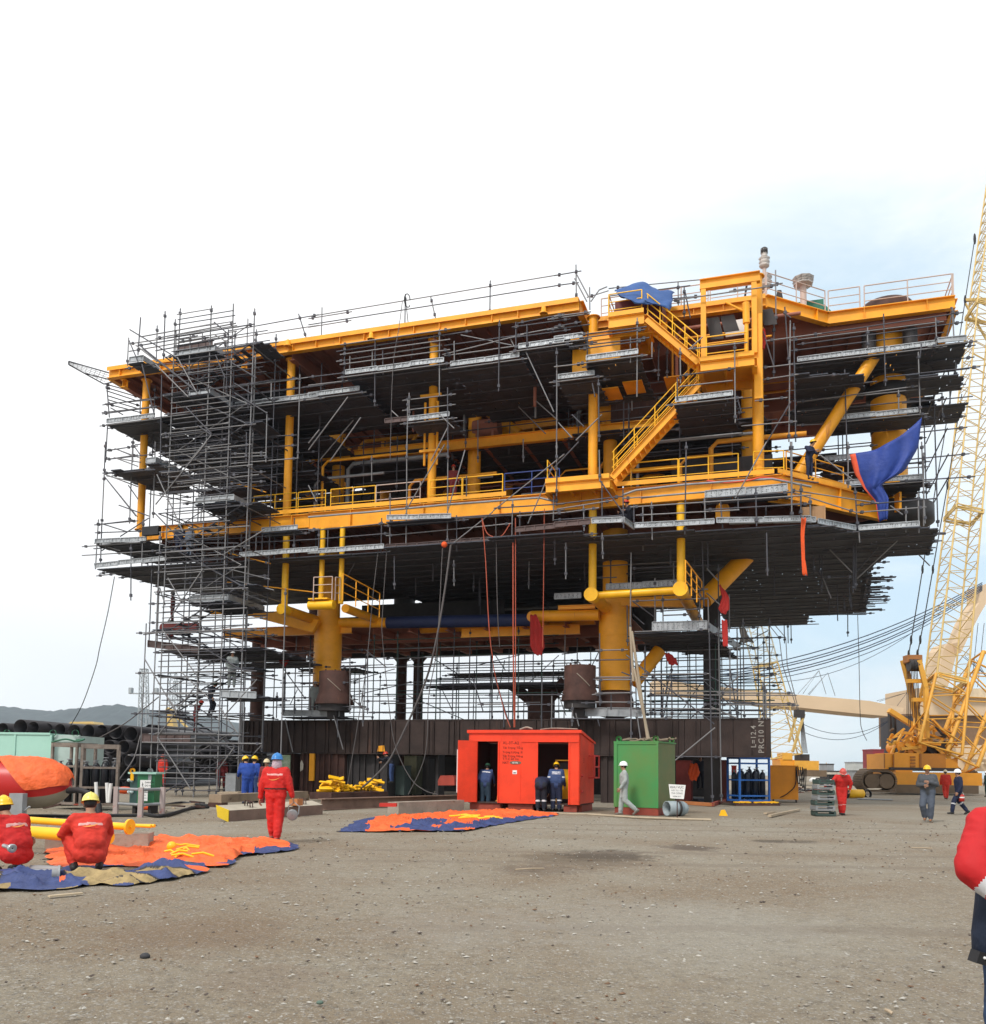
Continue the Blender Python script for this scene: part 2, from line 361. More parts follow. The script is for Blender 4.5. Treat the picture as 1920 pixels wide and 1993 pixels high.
for u in (-18.9, -11.3, -3.4, 4.6, 11.6, 19.2): b.ibeam(W(u, 0.2 if u < 3.9 else 2.6 if u < 12 else 5.0, ZT-0.1), W(u, 18.6, ZT-0.1), 0.34, 0.80)
b.build('deck_stiffeners', BRN, mod)
def edge_beam(pts, z, h, w=0.32, ribs=1.35, hf=0.22, m=YEL):
    """plate girder round an edge: flanges, web and small gusset ribs on the outer face"""
    b = MB()
    for (a, c) in zip(pts[:-1], pts[1:]):
        p = W(a[0], a[1], z); q = W(c[0], c[1], z); b.ibeam(p, q, w, h, 0.035)
        d = (q-p).normalized(); n = d.cross(UP); L = (q-p).length; s = ribs*0.6
        if hf: b.bar(p+UP*(-hf*0.5)+n*0.19, q+UP*(-hf*0.5)+n*0.19, 0.02, hf)
        while s < L-0.3:
            c0 = p+d*s; b.bar(c0+n*0.08-UP*(h*0.5), c0+n*0.09-UP*(h*0.5-0.001)+d*0.015, w*0.42, h-0.08) if False else b.obox(c0+n*0.085-UP*(h*0.5), d*0.012, n*0.075, UP*(h*0.5-0.04)); s += ribs
    return b.build('edge_beam', m, mod)
edge_beam([(-22.7, 0), (4.0, 0)], ZT, 0.62)
edge_beam([(4.0, 0.17), (4.0, 2.1)], ZT, 0.62, hf=0)
edge_beam([(4.2, 2.1), (12.3, 2.1)], ZT, 0.55)
edge_beam([(12.3, 2.1), (15.1, 4.6)], ZT, 0.60, hf=0, ribs=5)
edge_beam([(15.1, 4.6), (20.6, 4.6)], ZT, 0.60, hf=0, ribs=2.7)
edge_beam([(20.6, 4.8), (20.6, 19)], ZT, 0.60, hf=0)
edge_beam([(-22.7, 19), (-22.7, 0.17)], ZT, 0.62, hf=0)
# cantilever brackets under the top deck with yellow ends
for u, v in ((-14.1, 0.05), (-21.9, 0.3)):
    b = MB().use(BRN); b.ibeam(W(u, v+0.25, ZT-0.64), W(u, 9, ZT-0.64), 0.35, 0.45); b.use(YEL); b.ibeam(W(u, v-0.15, ZT-0.64), W(u, v+0.248, ZT-0.64), 0.35, 0.45); b.obox(W(u, v+0.1, ZT-0.86), RU*0.16, RD*0.012, UP*0.2)
    b.build('bracket_beam', None, mod)
# small lamp bells under the front edge
for k, x, y in (('2', 460, 590), ('2', 1735, 400), ('n', 560, 670)):
    p = gv(k, x, y, -0.25); b = MB(); b.lathe(p-UP*0.12, [(0.19, 0), (0.2, 0.05), (0.12, 0.1), (0.11, 0.3), (0.06, 0.36), (0, 0.36)], 12); b.build('edge_lamp', YEL, mod)
# mid deck
deck_polyplate('mid_deck', [(u, v+0.12) for u, v in MID], ZM-0.03, ZM-0.10, BRN)
b = MB()
u = -19.6
while u < 18.2:
    v0 = 0.3 if u < 13 else (3.9 if u > 16 else 0.4+(u-13)*1.2); b.bar(W(u, v0, ZM-0.19), W(u, 15.8, ZM-0.19), 0.025, 0.18); u += 0.8
for v in (5.0, 9.5, 14.0): b.ibeam(W(-20, v, ZM-0.1), W(18.2, v, ZM-0.1), 0.35, 0.9)
for u in (-18.9, -11.3, -3.4, 4.6, 11.6): b.ibeam(W(u, 0.2, ZM-0.1), W(u, 15.8, ZM-0.1), 0.34, 0.85)
b.build('deck_stiffeners', BRN, mod)
edge_beam([(-20.2, 0), (-9.9, 0)], ZM-0.1, 0.72, hf=0, ribs=2.6)
edge_beam([(-9.88, 0), (5.0, 0)], ZM-0.06, 0.86, hf=0.0, ribs=3.9)
edge_beam([(5.0, 0.2), (12.9, 0.0)], ZM-0.06, 0.80, hf=0.0, ribs=3.1)
edge_beam([(12.9, 0.0), (16.0, 3.4), (18.6, 6.0)], ZM-0.06, 1.05, hf=0, ribs=6)
b = MB()                                     # toe plate and service pipe along the front
b.mbox(-12, 0.6, -0.20, -0.18, ZM-0.03, ZM+0.17); b.mbox(5.2, 12.6, -0.20, -0.18, ZM-0.03, ZM+0.17)
b.bar(W(12.75, -0.25, ZM+0.07), W(15.9, 3.1, ZM+0.07), 0.02, 0.2)
b.build('toe_plate', YEL, mod)
pp = [gv('6', 0, 553, -0.5), gv('6', 460, 515, -0.5), gv('6', 1000, 462, -0.5), gv('6', 1700, 410, -0.5), gv('6', 1830, 440, -0.5)]
MB().path(pp, 0.05, 8).build('service_pipe', GRAT, mod)
pp = [gv('7', 500, 392, -0.5), gv('7', 600, 355, -0.5), gv('7', 950, 315, -0.5), gv('7', 1300, 290, -0.5), gv('7', 1600, 272, -0.4), gv('7', 1888, 330, 0.4)]
MB().path(pp, 0.05, 8).build('service_pipe', GRAT, mod)
MB().path([gv('7', 640, 412, -0.5), gv('7', 790, 395, -0.5), gv('7', 1350, 348, -0.5)], 0.045, 8).build('service_pipe', GRAT, mod)
# front columns between mid and top deck
def column(k, x, y, v, z0, z1, r, m=YEL, name='column', parent=mod):
    p = gv(k, x, y, v); u, _ = UV(p); b = MB(); b.tube(W(u, v, z0), W(u, v, z1), r, n=18)
    b.tube(W(u, v, z0), W(u, v, z0+0.05), r+0.1, n=18); b.tube(W(u, v, z1-0.04), W(u, v, z1), r+0.1, n=18)
    return b.build(name, m, parent), u
cu = []
for k, x, y, r in (('1', 608, 1300, 0.20), ('1', 1672, 1300, 0.21), ('6', 905, 300, 0.215), ('3', 285, 1400, 0.22)):
    cu.append(column(k, x, y, 0.7, ZM, ZT-0.62, r)[1])
cu.append(column('7', 1500, 100, 0.5, ZM, ZT+0.1, 0.24)[1])
for q in (-0.33, 0.33):                       # twin pipes beside the third column
    MB().tube(W(cu[2]+q, 0.5, 16.4), W(cu[2]+q, 0.5, 19.6), 0.06).build('riser_pipe', YEL, mod)
for z_ in (17.1, 19.9): MB().bar(W(cu[2]-0.55, 0.4, z_), W(cu[2]+0.55, 0.4, z_), 0.12, 0.12).build('pipe_support', YEL, mod)
# inner columns
for u in (-17.2, -11.5, -3.2, 4.4, 11.4):
    for v in (6.0, 12.5, 18.3):
        MB().tube(W(u, v, ZM), W(u, v, ZT-0.9), 0.36 if v < 18 else 0.3, n=14).build('column', YEL, mod)
MB().tube(gv('2', 180, 1150, 4.5), gv('2', 180, 1420, 4.5), 0.62, n=18).build('vessel_column', YEL, mod)
# mezzanine
ZZ = 17.7
zz = gv('2', 1000, 1390, 5.0).z; ZZ = zz+0.25
b = MB(); b.mbox(-9.8, 9.0, 5.3, 15, ZZ-0.05, ZZ)
for u in [-9+i*2.2 for i in range(9)]: b.ibeam(W(u, 5.2, ZZ-0.06), W(u, 15, ZZ-0.06), 0.2, 0.35)
b.build('mezzanine_deck', BRN, mod)
ul = UV(gv('2', 325, 1440, 4.8))[0]
MB().ibeam(W(ul, 5.0, ZZ), W(9.0, 5.0, ZZ), 0.3, 0.55).build('mezzanine_beam', YEL, mod)
MB().ibeam(W(-13, 4.5, ZZ), W(ul, 4.5, ZZ), 0.3, 0.55).build('mezzanine_beam', YEL, mod)
# diagonal braces in the frame
def brace(p, q, r, m=YEL, n=16): return MB().tube(p, q, r, n=n).build('brace', m, mod)
q0 = gv('8', 510, 240, 3.0); q1 = gv('4', 1000, 985, 3.7); brace(q0+(q1-q0)*1.14, q0, 0.29)
brace(gv('7', 870, 95, 7), gv('7', 660, 330, 7), 0.42)
brace(gv('2', 1180, 1040, 8), gv('2', 1560, 1300, 8), 0.3)
brace(gv('5', 1740, 220, 3.0), gv('5', 1560, 440, 3.0), 0.16)
brace(W(-11.3, 12.5, ZM), W(-4, 12.5, ZT-1), 0.25); brace(W(4.4, 12.5, ZT-1), W(-3.0, 12.5, ZM), 0.25)
brace(W(-11.3, 6.2, ZT-1), W(-17.0, 6.2, ZM+0.2), 0.2)
# great round column on the right with its collar and drum foot
p = gv('4', 1170, 1200, 6.3); ub, vb = UV(p)
b = MB(); b.lathe(W(ub, vb, 13.2), [(0.01, 0), (1.55, 0.02), (1.9, 0.25), (1.9, 1.0), (0.95, 1.05)], 32); b.build('drum_foot', DRK, mod)
b = MB().use(YEL); b.tube(W(ub, vb, 14.2), W(ub, vb, ZT+0.25), 0.80, n=32); b.use(RUSTY); b.lathe(W(ub, vb, 17.9), [(0.8, 0), (0.83, 0.02), (0.84, 0.30), (0.8, 0.33)], 32)
b.use(DRK); b.lathe(W(ub, vb, 19.55), [(0.8, 0), (1.0, 0.05), (1.0, 0.6), (0.82, 0.7)], 32); b.build('main_column', None, mod)
b = MB(); b.lathe(W(ub, vb, ZT), [(1.32, 0), (1.30, 0.55), (1.12, 0.78), (0.7, 0.92), (0.01, 0.95)], 32); b.build('column_cap', RUSTY, mod)
for q in (-0.9, 0.9):
    b = MB(); b.tube(W(ub+q, vb-0.9, ZT-2.0), W(ub+q, vb-0.9, ZT-0.1), 0.33, n=14); b.build('pile_stub', DRK, mod)
MB().bar(gv('8', 1240, 380, 4.2), gv('8', 1240, 510, 4.2), 0.55, 0.1).build('yellow_plate', YEL, mod)
# hand rails
def handrail(p, q, h=1.1, step=1.6, m=YELB, rails=3, r=0.028, parent=mod):
    p = V(p); q = V(q); n = max(1, round((q-p).length/step)); b = MB()
    for i in range(n+1): c = p+(q-p)*(i/n); b.tube(c, c+UP*h, r, n=6)
    for k in range(rails): z = UP*(h*(1-k*0.34)); b.tube(p+z, q+z, r*(1.0 if k == 0 else 0.8), n=6)
    return b.build('handrail', m, parent)
PINK = mat('primed_rail', (0.55, 0.42, 0.36), 0.5, var=0.15, rust=0.15)
BLU = mat('blue_paint', (0.02, 0.05, 0.22), 0.5, var=0.2)
for a, c, m in (((-13.2), (-10.7), YELB), ((-10.6), (-9.05), YELB), (-8.75, -6.3, YELB), (-6.25, -3.9, PINK), (-3.4, -1.75, YELB), (-1.7, 0.35, YELB), (0.45, 3.1, BLU)):
    handrail(W(a, 0.05, ZM), W(c, 0.05, ZM), m=m)
for a, c in ((6.4, 8.5), (8.55, 11.1)): handrail(W(a, 0.15, ZM), W(c, 0.15, ZM))
handrail(W(11.75, 0.1, ZM), W(13.0, 0.3, ZM)); handrail(W(13.1, 0.4, ZM), W(15.6, 3.3, ZM), m=YEL)
handrail(W(12.35, 2.1, ZT), W(15.0, 4.55, ZT), m=PINK); handrail(W(15.15, 4.6, ZT), W(16.55, 4.6, ZT), m=PINK); handrail(W(16.75, 4.6, ZT), W(20.5, 4.6, ZT), m=PINK, step=2.0); handrail(W(20.55, 4.6, ZT), W(20.55, 8.5, ZT), m=PINK)
for u in (4.6, 7.2, 9.8): handrail(W(u, 2.3, ZT), W(u+2.5, 2.3, ZT), m=PINK)
# --- stairs on the front
def stair(p, q, wdir, wid=0.9, n=14, rail=True, name='stair'):
    """p lower end, q upper end (of the near stringer's centre line); wdir across"""
    t = thing(name, None, None, p); t.parent = mod; t.location = V(p)-V(mod['_o'])
    d = (q-p)
    for s in (0, 1):
        b = MB(); o = wdir*(wid*s); b.bar(p+o, q+o, 0.05, 0.30); b.bar(p+o+UP*0.17-wdir*0.05*(1-2*s), q+o+UP*0.17-wdir*0.05*(1-2*s), 0.13, 0.03); b.build('stringer', YEL, t)
        if rail:
            b = MB(); u0 = UP*0.15
            for i in range(5): c = p+o+d*(0.02+0.24*i); b.tube(c+u0, c+UP*1.15, 0.025, n=6)
            for hh in (1.15, 0.8, 0.45): b.tube(p+o+UP*hh, q+o+UP*hh, 0.026, n=6)
            b.build('stair_rail', YELB, t)
    b = MB()
    for i in range(1, n): c = p+d*(i/n)+wdir*(wid/2); b.obox(c, d.normalized().cross(wdir).cross(wdir)*0+V((d.x, d.y, 0)).normalized()*0.13, wdir*(wid/2-0.03), UP*0.02)
    b.build('tread', YEL, t); return t
zl1 = gv('3', 1070, 930, -1.0).z; zl0 = gv('3', 670, 600, -1.0).z
p1 = gv('3', 1062, 925, -1.3); q1 = gv('3', 680, 605, -1.3); stair(p1, q1, RD, n=13)
p2 = gv('7', 425, 262, -0.6); q2 = gv('3', 1062, 1085, -0.6); stair(p2, q2, RD, n=18)
def landing(k, x0, x1, y, v0, v1, name='landing', h=0.35, rails='', pm=YEL):
    a = gv(k, x0, y, v0); c = gv(k, x1, y, v0); ua, uc = UV(a)[0], UV(c)[0]; z = (a.z+c.z)/2
    b = MB(); b.mbox(ua+0.05, uc-0.05, v0+0.05, v1-0.05, z-0.05, z-0.01)
    b.ibeam(W(ua, v0, z), W(uc, v0, z), 0.2, h); b.ibeam(W(ua, v1, z), W(uc, v1, z), 0.2, h); b.ibeam(W(ua, v0+0.1, z-0.004), W(ua, v1-0.1, z-0.004), 0.2, h-0.01); b.ibeam(W(uc, v0+0.1, z-0.004), W(uc, v1-0.1, z-0.004), 0.2, h-0.01)
    i = ua+1.0
    while i < uc-0.4: b.ibeam(W(i, v0+0.1, z-0.06), W(i, v1-0.1, z-0.06), 0.1, 0.2); i += 1.0
    b.mbox(ua, uc, v0-0.14, v0-0.12, z-0.0, z+0.2)
    b.build(name, pm, mod); return ua, uc, z
ua, uc, z = landing('3', 1075, 1470, 905, -1.3, 1.0, h=0.42)          # big landing at half height
handrail(W(ua+0.25, -1.3, z), W(uc-0.3, -1.3, z), m=YELB)
LZ = z; LU = (ua, uc)
ua, uc, z = landing('3', 400, 660, 585, -1.3, 1.6, h=0.5)             # upper landing
handrail(W(ua, -1.3, z), W(uc-0.1, -1.3, z), m=YELB); handrail(W(ua, -1.2, z), W(ua, 1.6, z), m=YELB); UZ = z; UU = (ua, uc)
b = MB().use(YEL); b.mbox(ua-1.8, ua+0.4, -0.6, -0.5, z-2.0, z-0.6); b.ibeam(W(ua-1.9, -0.55, z-0.2), W(ua+2.5, -0.55, z-0.2), 0.2, 0.4)
b.mbox(ua+0.3, ua+1.2, 0.6, 2.0, z-2.2, z-2.15); b.mbox(ua+2.2, ua+3.1, 0.6, 2.0, z-2.2, z-2.15); b.mbox(ua-0.9, ua+0.1, 0.6, 2.0, z-2.4, z-2.35); b.build('landing_bracket', None, mod)
ua, uc, z = landing('6', 1765, 1888, 275, -1.4, 0.0, h=0.4) if False else landing('7', -60, 408, 290, -1.4, 0.2, h=0.42)   # lower landing
handrail(W(ua+0.05, -1.35, z), W(ua+0.05, 0.2, z))
# portal frame over the stair: two posts, a head beam and the big column's stub
a = gv('3', 1095, 500, -0.6); c = gv('3', 1470, 500, -0.4); ua, uc = UV(a)[0], UV(c)[0]
zt = gv('3', 1280, 330, -0.6).z; zs = gv('3', 1095, 900, -0.6).z
for q_ in (ua, uc): MB().bar(W(q_, -0.5, zs), W(q_, -0.5, zt-0.1), 0.22, 0.22, RD).build('portal_post', YEL, mod)
MB().ibeam(W(ua-0.15, -0.5, zt+0.28), W(uc+0.25, -0.5, zt+0.28), 0.26, 0.46).build('portal_beam', YEL, mod)
b = MB(); q = gv('3', 1500, 950, -0.3); uq = UV(q)[0]; b.bar(W(uq, -0.3, gv('3', 1500, 1200, -0.3).z), W(uq, -0.3, gv('3', 1500, 580, -0.3).z), 0.34, 0.3, RD); b.build('portal_post', YEL, mod)
b = MB(); q = gv('3', 1408, 490, -1.0); b.tube(gv('3', 1412, 640, -0.9), gv('3', 1408, 490, -0.9), 0.15, n=12); b.tube(gv('3', 1412, 560, -0.9), gv('3', 1412, 880, -0.9), 0.09, n=10); b.tube(gv('3', 1260, 485, -0.9), gv('3', 1385, 548, -0.9), 0.05); b.build('davit_post', YEL, mod)
# plates stacked in the bay behind the stairs and a pale sheet
for k, pts, v, m in (('3', ((1115, 605), (1210, 590), (1245, 750), (1150, 760)), 0.3, DRK), ('3', ((1220, 590), (1320, 575), (1360, 690), (1250, 705)), 0.35, DRK), ('3', ((1500, 545), (1600, 530), (1640, 645), (1545, 655)), 0.6, DRK),
                     ('3', ((1250, 630), (1395, 605), (1400, 720), (1260, 740)), 1.2, WHT)):
    b = MB(); b.prism([gv(k, x, y, v) for x, y in pts][::-1], RD*0.04); b.build('deck_plate', m, mod)
# ------------------------------------------------ below the mid deck
def zat(k, x, y, v): return gv(k, x, y, v).z
def post(k, x, y0, y1, v, r, cap=0.0, m=YELB, zt=None):
    p = gv(k, x, y1, v); q = gv(k, x, y0, v); u = UV(p)[0]; b = MB(); b.tube(W(u, v, p.z), W(u, v, zt or q.z), r, n=14)
    if cap: b.tube(W(u, v-cap*1.2, p.z), W(u, v+cap*0.8, p.z), cap, n=20)
    b.build('hanger_post', m, mod); return u, p.z
u5, z5 = post('5', 1635, 700, 1235, 0.2, 0.17, 0.27, zt=ZM-0.9)
ua_, za_ = post('6', 92, 640, 1190, -0.1, 0.13, 0.0, zt=ZM-0.9)
ub_, zb_ = post('6', 237, 630, 1190, -0.1, 0.13, 0.0, zt=ZM-0.9)
u7, z7 = post('7', 281, 740, 1130, 0.2, 0.18, 0.32, zt=ZM-0.9)
u8, z8 = post('7', 932, 430, 1090, 0.2, 0.185, 0.33, zt=ZM-0.9)
for uu, z, r in ((u5, z5, 0.26), (ub_-0.05, z7, 0.22), (u7, z7, 0.27), (u8, z8, 0.27)):
    MB().tube(W(uu, 0.5, z), W(uu, 14, z), r, n=16).build('frame_tube', YEL, mod)
MB().tube(gv('7', 281, 1130, 0.2), gv('7', 935, 1090, 0.2), 0.17, n=16).build('frame_tube', YELB, mod)
MB().tube(gv('6', 5, 1203, -0.5), gv('6', 188, 1197, -0.5), 0.22, n=18).build('frame_tube', YELB, mod)
b = MB(); p = gv('6', 30, 1165, -0.3); q = gv('6', 170, 1160, -0.3)
b.bar(p, q, 0.9, 0.06); b.build('access_platform', YELB, mod); handrail(gv('6', 35, 1165, -0.8), gv('6', 172, 1160, -0.8), h=1.15, step=0.9, m=PINK); handrail(gv('6', 195, 1165, -0.6), gv('6', 228, 1165, -0.3), h=1.15, step=0.5, m=PINK)
# sloping frame with hand rail that runs back from each hanger
for k, xs in (('6', ((250, 1165), (520, 1290))), ('7', ((965, 1085), (1085, 1220)))):
    a = gz_(k, *xs[0], 8.9); c = gz_(k, *xs[1], 8.9); handrail(a, c, m=YEL, h=1.2)
# lower deck: plate, beams, tubes
ZL = 9.3
LOW = [(-17.6, 4.4), (5.6, 4.4), (5.6, 15), (-17.6, 15)]
b = MB(); b.prism([W(u, v, ZL-0.06) for u, v in LOW], UP*0.06)
for u in [-17+i*2.15 for i in range(11)]: b.ibeam(W(u, 4.6, ZL-0.07), W(u, 14.9, ZL-0.07), 0.24, 0.4)
for v in (7.5, 11): b.ibeam(W(-17.2, v, ZL-0.08), W(5.4, v, ZL-0.08), 0.3, 0.55)
b.build('lower_deck', BRN, mod)
MB().ibeam(W(-17.6, 4.2, ZL), W(-9.5, 4.2, ZL), 0.3, 0.5).build('lower_deck_beam', YEL, mod)
MB().ibeam(W(-3.5, 5.2, ZL-0.3), W(3, 5.2, ZL-0.3), 0.3, 0.5).build('lower_deck_beam', YEL, mod)
for k, pts in (('5', ((1320, 1262), (1600, 1250), (1888, 1300), (1840, 1400), (1430, 1400))),):
    pass
MB().tube(gv('5', 1100, 1240, 2.0), gv('5', 1260, 1232, 2.0), 0.22, n=14).build('frame_tube', YEL, mod)
p = gv('5', 740, 1370, 1.8); MB().tube(p, gv('5', 1010, 1365, 1.8), 0.27, n=18).build('red_tube', mat('red_primed_tube', (0.22, 0.035, 0.03), 0.6, rust=0.1), mod)
MB().tube(gv('5', 780, 1380, 1.8), gv('5', 800, 1440, 1.8), 0.2, n=14).build('red_tube_stub', MATS['red_primed_tube'], mod)
# legs
def leg(k, xc, ytop, ybot, v, r):
    p = gv(k, xc, ybot, v); q = gv(k, xc, ytop, v); u = UV(p)[0]; t = thing('leg', None, None, W(u, v, 4.2)); t.parent = mod; t.location = W(u, v, 4.2)-V(mod['_o'])
    MB().tube(W(u, v, p.z), W(u, v, q.z), r, n=32).build('leg_tube', YEL, t)
    MB().lathe(W(u, v, p.z-0.2), [(r, 0), (r+0.04, 0.03), (r+0.04, 0.12), (r, 0.16)], 32).build('weld_ring', RUSTY, t)
    b = MB(); b.lathe(W(u, v, 4.12), [(r*0.55, 0), (r*1.12, 0.12), (r*1.15, 0.3), (r*1.15, p.z-4.12-0.5), (r*1.0, p.z-4.12-0.1)], 32); b.build('leg_foot', RUSTY, t)
    for f_ in (.35, .62, .86): MB().lathe(W(u, v, p.z+(q.z-p.z)*f_), [(r, 0), (r+.012, .01), (r+.012, .05), (r, .06)], 32).build('weld_seam', YEL, t)
    return u, p.z, q.z
uL1, a1, c1 = leg('b', 890, -60, 430, 4.2, 0.76)
uL2, a2, c2 = leg('d', 180, -200, 590, 4.2, 0.80)
for uu, zt_ in ((uL1, 14), (uL2, 14)):
    MB().tube(W(uu, 4.2, c1 if uu == uL1 else c2), W(uu, 4.2, ZM-0.9), 0.62, n=24).build('leg_riser', YEL, mod)
for uu in (uL1, uL2, -17.2):
    MB().tube(W(uu, 14.6, ZL+.2), W(uu, 14.6, ZM-1), 0.7, n=20).build('rear_leg', RUSTY if uu < -15 else DRK, mod)
# horizontal tube between legs with its blue wrapped middle
p = gv('6', 215, 1330, 4.2); q = gv('6', 580, 1328, 4.2); MB().tube(p, q, 0.26, n=20).build('frame_tube', YEL, mod)
p = gv('6', 580, 1328, 4.2); q2_ = gv('6', 1650, 1308, 4.2); MB().tube(p+RU*0.01, q2_, 0.32, n=20).build('wrapped_tube', mat('navy_wrap', (0.012, 0.022, 0.08), 0.6, bump=0.4, bscale=8), mod)
p = gv('6', 1650, 1282, 3.4); q = gv('7', 330, 1272, 3.4); MB().tube(p, q, 0.28, n=20).build('frame_tube', YEL, mod)
MB().tube(p+V((0, 0, 0)), p+RD*6, 0.28, n=16).build('frame_tube', YEL, mod)
b = MB(); b.ibeam(gv('7', 30, 1205, 3.2), gv('7', 300, 1195, 3.2), 0.2, 0.2); b.build('pipe_rack', YEL, mod)
b = MB(); a = gv('6', 830, 1370, 6); b.tube(a, gv('7', 300, 1300, 6), 0.3, n=16); b.build('frame_tube', YEL, mod)
brace(gv('d', 350, 520, 4.2), gv('d', 590, 215, 5.0), 0.34)
brace(gv('7', 1100, 1160, 3.6), gv('7', 1460, 790, 5.6), 0.42)
brace(gv('b', 1000, -10, 4.2), gv('6', 540, 1500, 9), 0.0001) if False else None
# big shell plates (wedge) on the leg tops
b = MB(); b.prism([gv('7', 320, 1200, 3.5), gv('7', 1050, 1215, 3.5), gv('7', 960, 1125, 3.5), gv('7', 330, 1155, 3.5)], RD*0.3); b.build('knee_plate', YEL, mod)
b = MB(); b.prism([gv('5', 1320, 1262, 2.8), gv('5', 1840, 1400, 2.8), gv('5', 1888, 1310, 2.8), gv('5', 1640, 1240, 2.8)], RD*0.3); b.build('knee_plate', YEL, mod)
# yellow round-headed lug and small parts at the mid deck's underside
b = MB(); p = gv('7', 1185, 560, -0.3); q = gv('7', 1290, 560, -0.3); h = gv('7', 1240, 490, -0.3); n = 12
b.prism([p, q]+[(p+q)/2+UP*(h.z-p.z)+((q-p)/2)*cos(pi*i/n)+UP*((q-p).length/2)*sin(pi*i/n) for i in range(n+1)], RD*0.06); b.build('lifting_lug', YEL, mod)
MB().prism([gv('8', 285, 440, 0.6), gv('8', 420, 455, 0.6), gv('8', 520, 470, 0.6), gv('8', 520, 400, 0.6), gv('8', 300, 415, 0.6)], RD*0.1).build('gusset_plate', YEL, mod)
# equipment on the mid deck and mezzanine, seen between the columns
rnd = random.Random(11)
ORG_ = mat('warm_yellow_paint', (0.80, 0.33, 0.02), 0.5, var=0.2, rust=0.15)
for i in range(26):
    u = rnd.uniform(-13, 12); v = rnd.uniform(3.0, 12); s = rnd.uniform(0.7, 1.9); h = rnd.uniform(1.0, 2.6); z = ZM
    if rnd.random() < 0.35 and -9 < u < 8: z = ZZ; v = max(v, 6); h = min(h, 1.6)
    b = MB(); k = rnd.random()
    if k < 0.5:
        b.mbox(u-s, u+s, v-0.6, v+0.6, z+0.15, z+h); b.mbox(u-s-0.1, u+s+0.1, v-0.7, v+0.7, z, z+0.15)
        for j in range(4): b.mbox(u-s+0.1+j*s*0.5, u-s+0.3+j*s*0.5, v-0.64, v-0.6, z+0.3, z+h-0.2)
        nm = 'equipment_cabinet'
    else:
        b.tube(W(u-s, v, z+0.9), W(u+s, v, z+0.9), 0.5, n=16); b.mbox(u-s*0.6-0.1, u-s*0.6+0.1, v-0.4, v+0.4, z, z+0.6); b.mbox(u+s*0.6-0.1, u+s*0.6+0.1, v-0.4, v+0.4, z, z+0.6); nm = 'vessel'
    b.build(nm, rnd.choice([DRK, DRK, BRN, ORG_, RUSTY, GRAT]), mod)
for i in range(52):
    u = rnd.uniform(-13, 11); v = rnd.uniform(1.6, 13); z = rnd.choice([ZM, ZM, ZZ]); z1 = z+rnd.uniform(1.5, 4); b = MB(); L = rnd.uniform(2, 6)
    b.path([W(u, v, z), W(u, v, z1-0.3), W(u+0.3, v, z1), W(u+L, v, z1)], rnd.choice((.05, .08, .12)), 8); b.build('process_pipe', rnd.choice([ORG_, GRAT, GRAT, BRN, ORG_, YEL]), mod)
# inner bulkhead of the module (dark panels added so sky gaps read as shade)
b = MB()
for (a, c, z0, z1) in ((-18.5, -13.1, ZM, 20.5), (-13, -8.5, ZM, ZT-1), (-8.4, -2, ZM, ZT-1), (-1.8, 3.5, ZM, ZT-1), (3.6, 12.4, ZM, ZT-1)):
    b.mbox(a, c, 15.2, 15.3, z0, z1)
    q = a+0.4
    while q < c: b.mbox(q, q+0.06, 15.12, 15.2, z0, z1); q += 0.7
b.mbox(-18.5, 5.4, 15.4, 15.5, ZL-.4, 11.75); b.mbox(-12.5, -3, 11.5, 11.55, ZL, 11.75); b.build('shade_backing', DRK, mod)
# bright cross frames under the top deck seen through the gap
for (k, x0, y0, x1, y1, v) in (('2', 680, 1140, 1000, 1100, 7), ('2', 1090, 1100, 1270, 1070, 7), ('2', 1330, 1075, 1680, 1040, 7.5), ('2', 1530, 1220, 1830, 1180, 8)):
    b = MB(); b.ibeam(gv(k, x0, y0, v), gv(k, x1, y1, v), 0.3, 0.5); b.build('cross_beam', ORG_, mod)
# green cover, wrapped masts and a hatch on the top deck
b = MB(); g_ = mat('green_cover', (0.02, 0.16, 0.10), 0.6, bump=0.3, bscale=5); p = gv('4', 565, 500, 6); u, _ = UV(p)
b.mbox(u-0.6, u+0.8, 5.4, 6.6, ZT, ZT+1.15); b.prism([W(u-0.62, 5.4, ZT), W(u-1.2, 5.4, ZT), W(u-0.62, 5.4, ZT+0.8)], RD*1.2); b.prism([W(u+0.82, 5.4, ZT), W(u+1.5, 5.4, ZT), W(u+0.82, 5.4, ZT+0.9)], RD*1.2); b.build('covered_equipment', g_, mod)
WRAP = mat('plastic_wrap', (0.55, 0.50, 0.46), 0.3, var=0.3, bump=0.8, bscale=14)
def mast(k, x, ytop, ybot, v, r, wrap):
    p = gv(k, x, ybot, v); q = gv(k, x, ytop, v); u = UV(p)[0]; t = thing('wrapped_mast', None, None, W(u, v, p.z)); t.parent = mod; t.location = W(u, v, p.z)-V(mod['_o'])
    MB().tube(W(u, v, ZT), W(u, v, q.z), r).build('mast_post', PINK, t)
    for a, c, rr in wrap:
        z0 = zat(k, x, a, v); z1 = zat(k, x, c, v); b = MB(); n = 7
        b.lathe(W(u, v, z0), [(0.02, 0)]+[(rr*(1+0.25*sin(i*2.3+x)), (z1-z0)*(0.06+0.88*i/n)) for i in range(n+1)]+[(0.02, (z1-z0))], 9); b.build('plastic_wrapping', WRAP, t)
    return u, q.z, t
u, z, t = mast('4', 262, 120, 440, 3.5, 0.09, ((235, 160, 0.22), (390, 300, 0.3), (160, 100, 0.14)))
MB().lathe(W(u, 3.5, z-0.1), [(0.05, 0), (0.17, 0.05), (0.17, 0.28), (0.1, 0.34), (0.01, 0.36)], 10).build('mast_lamp', DRK, t)
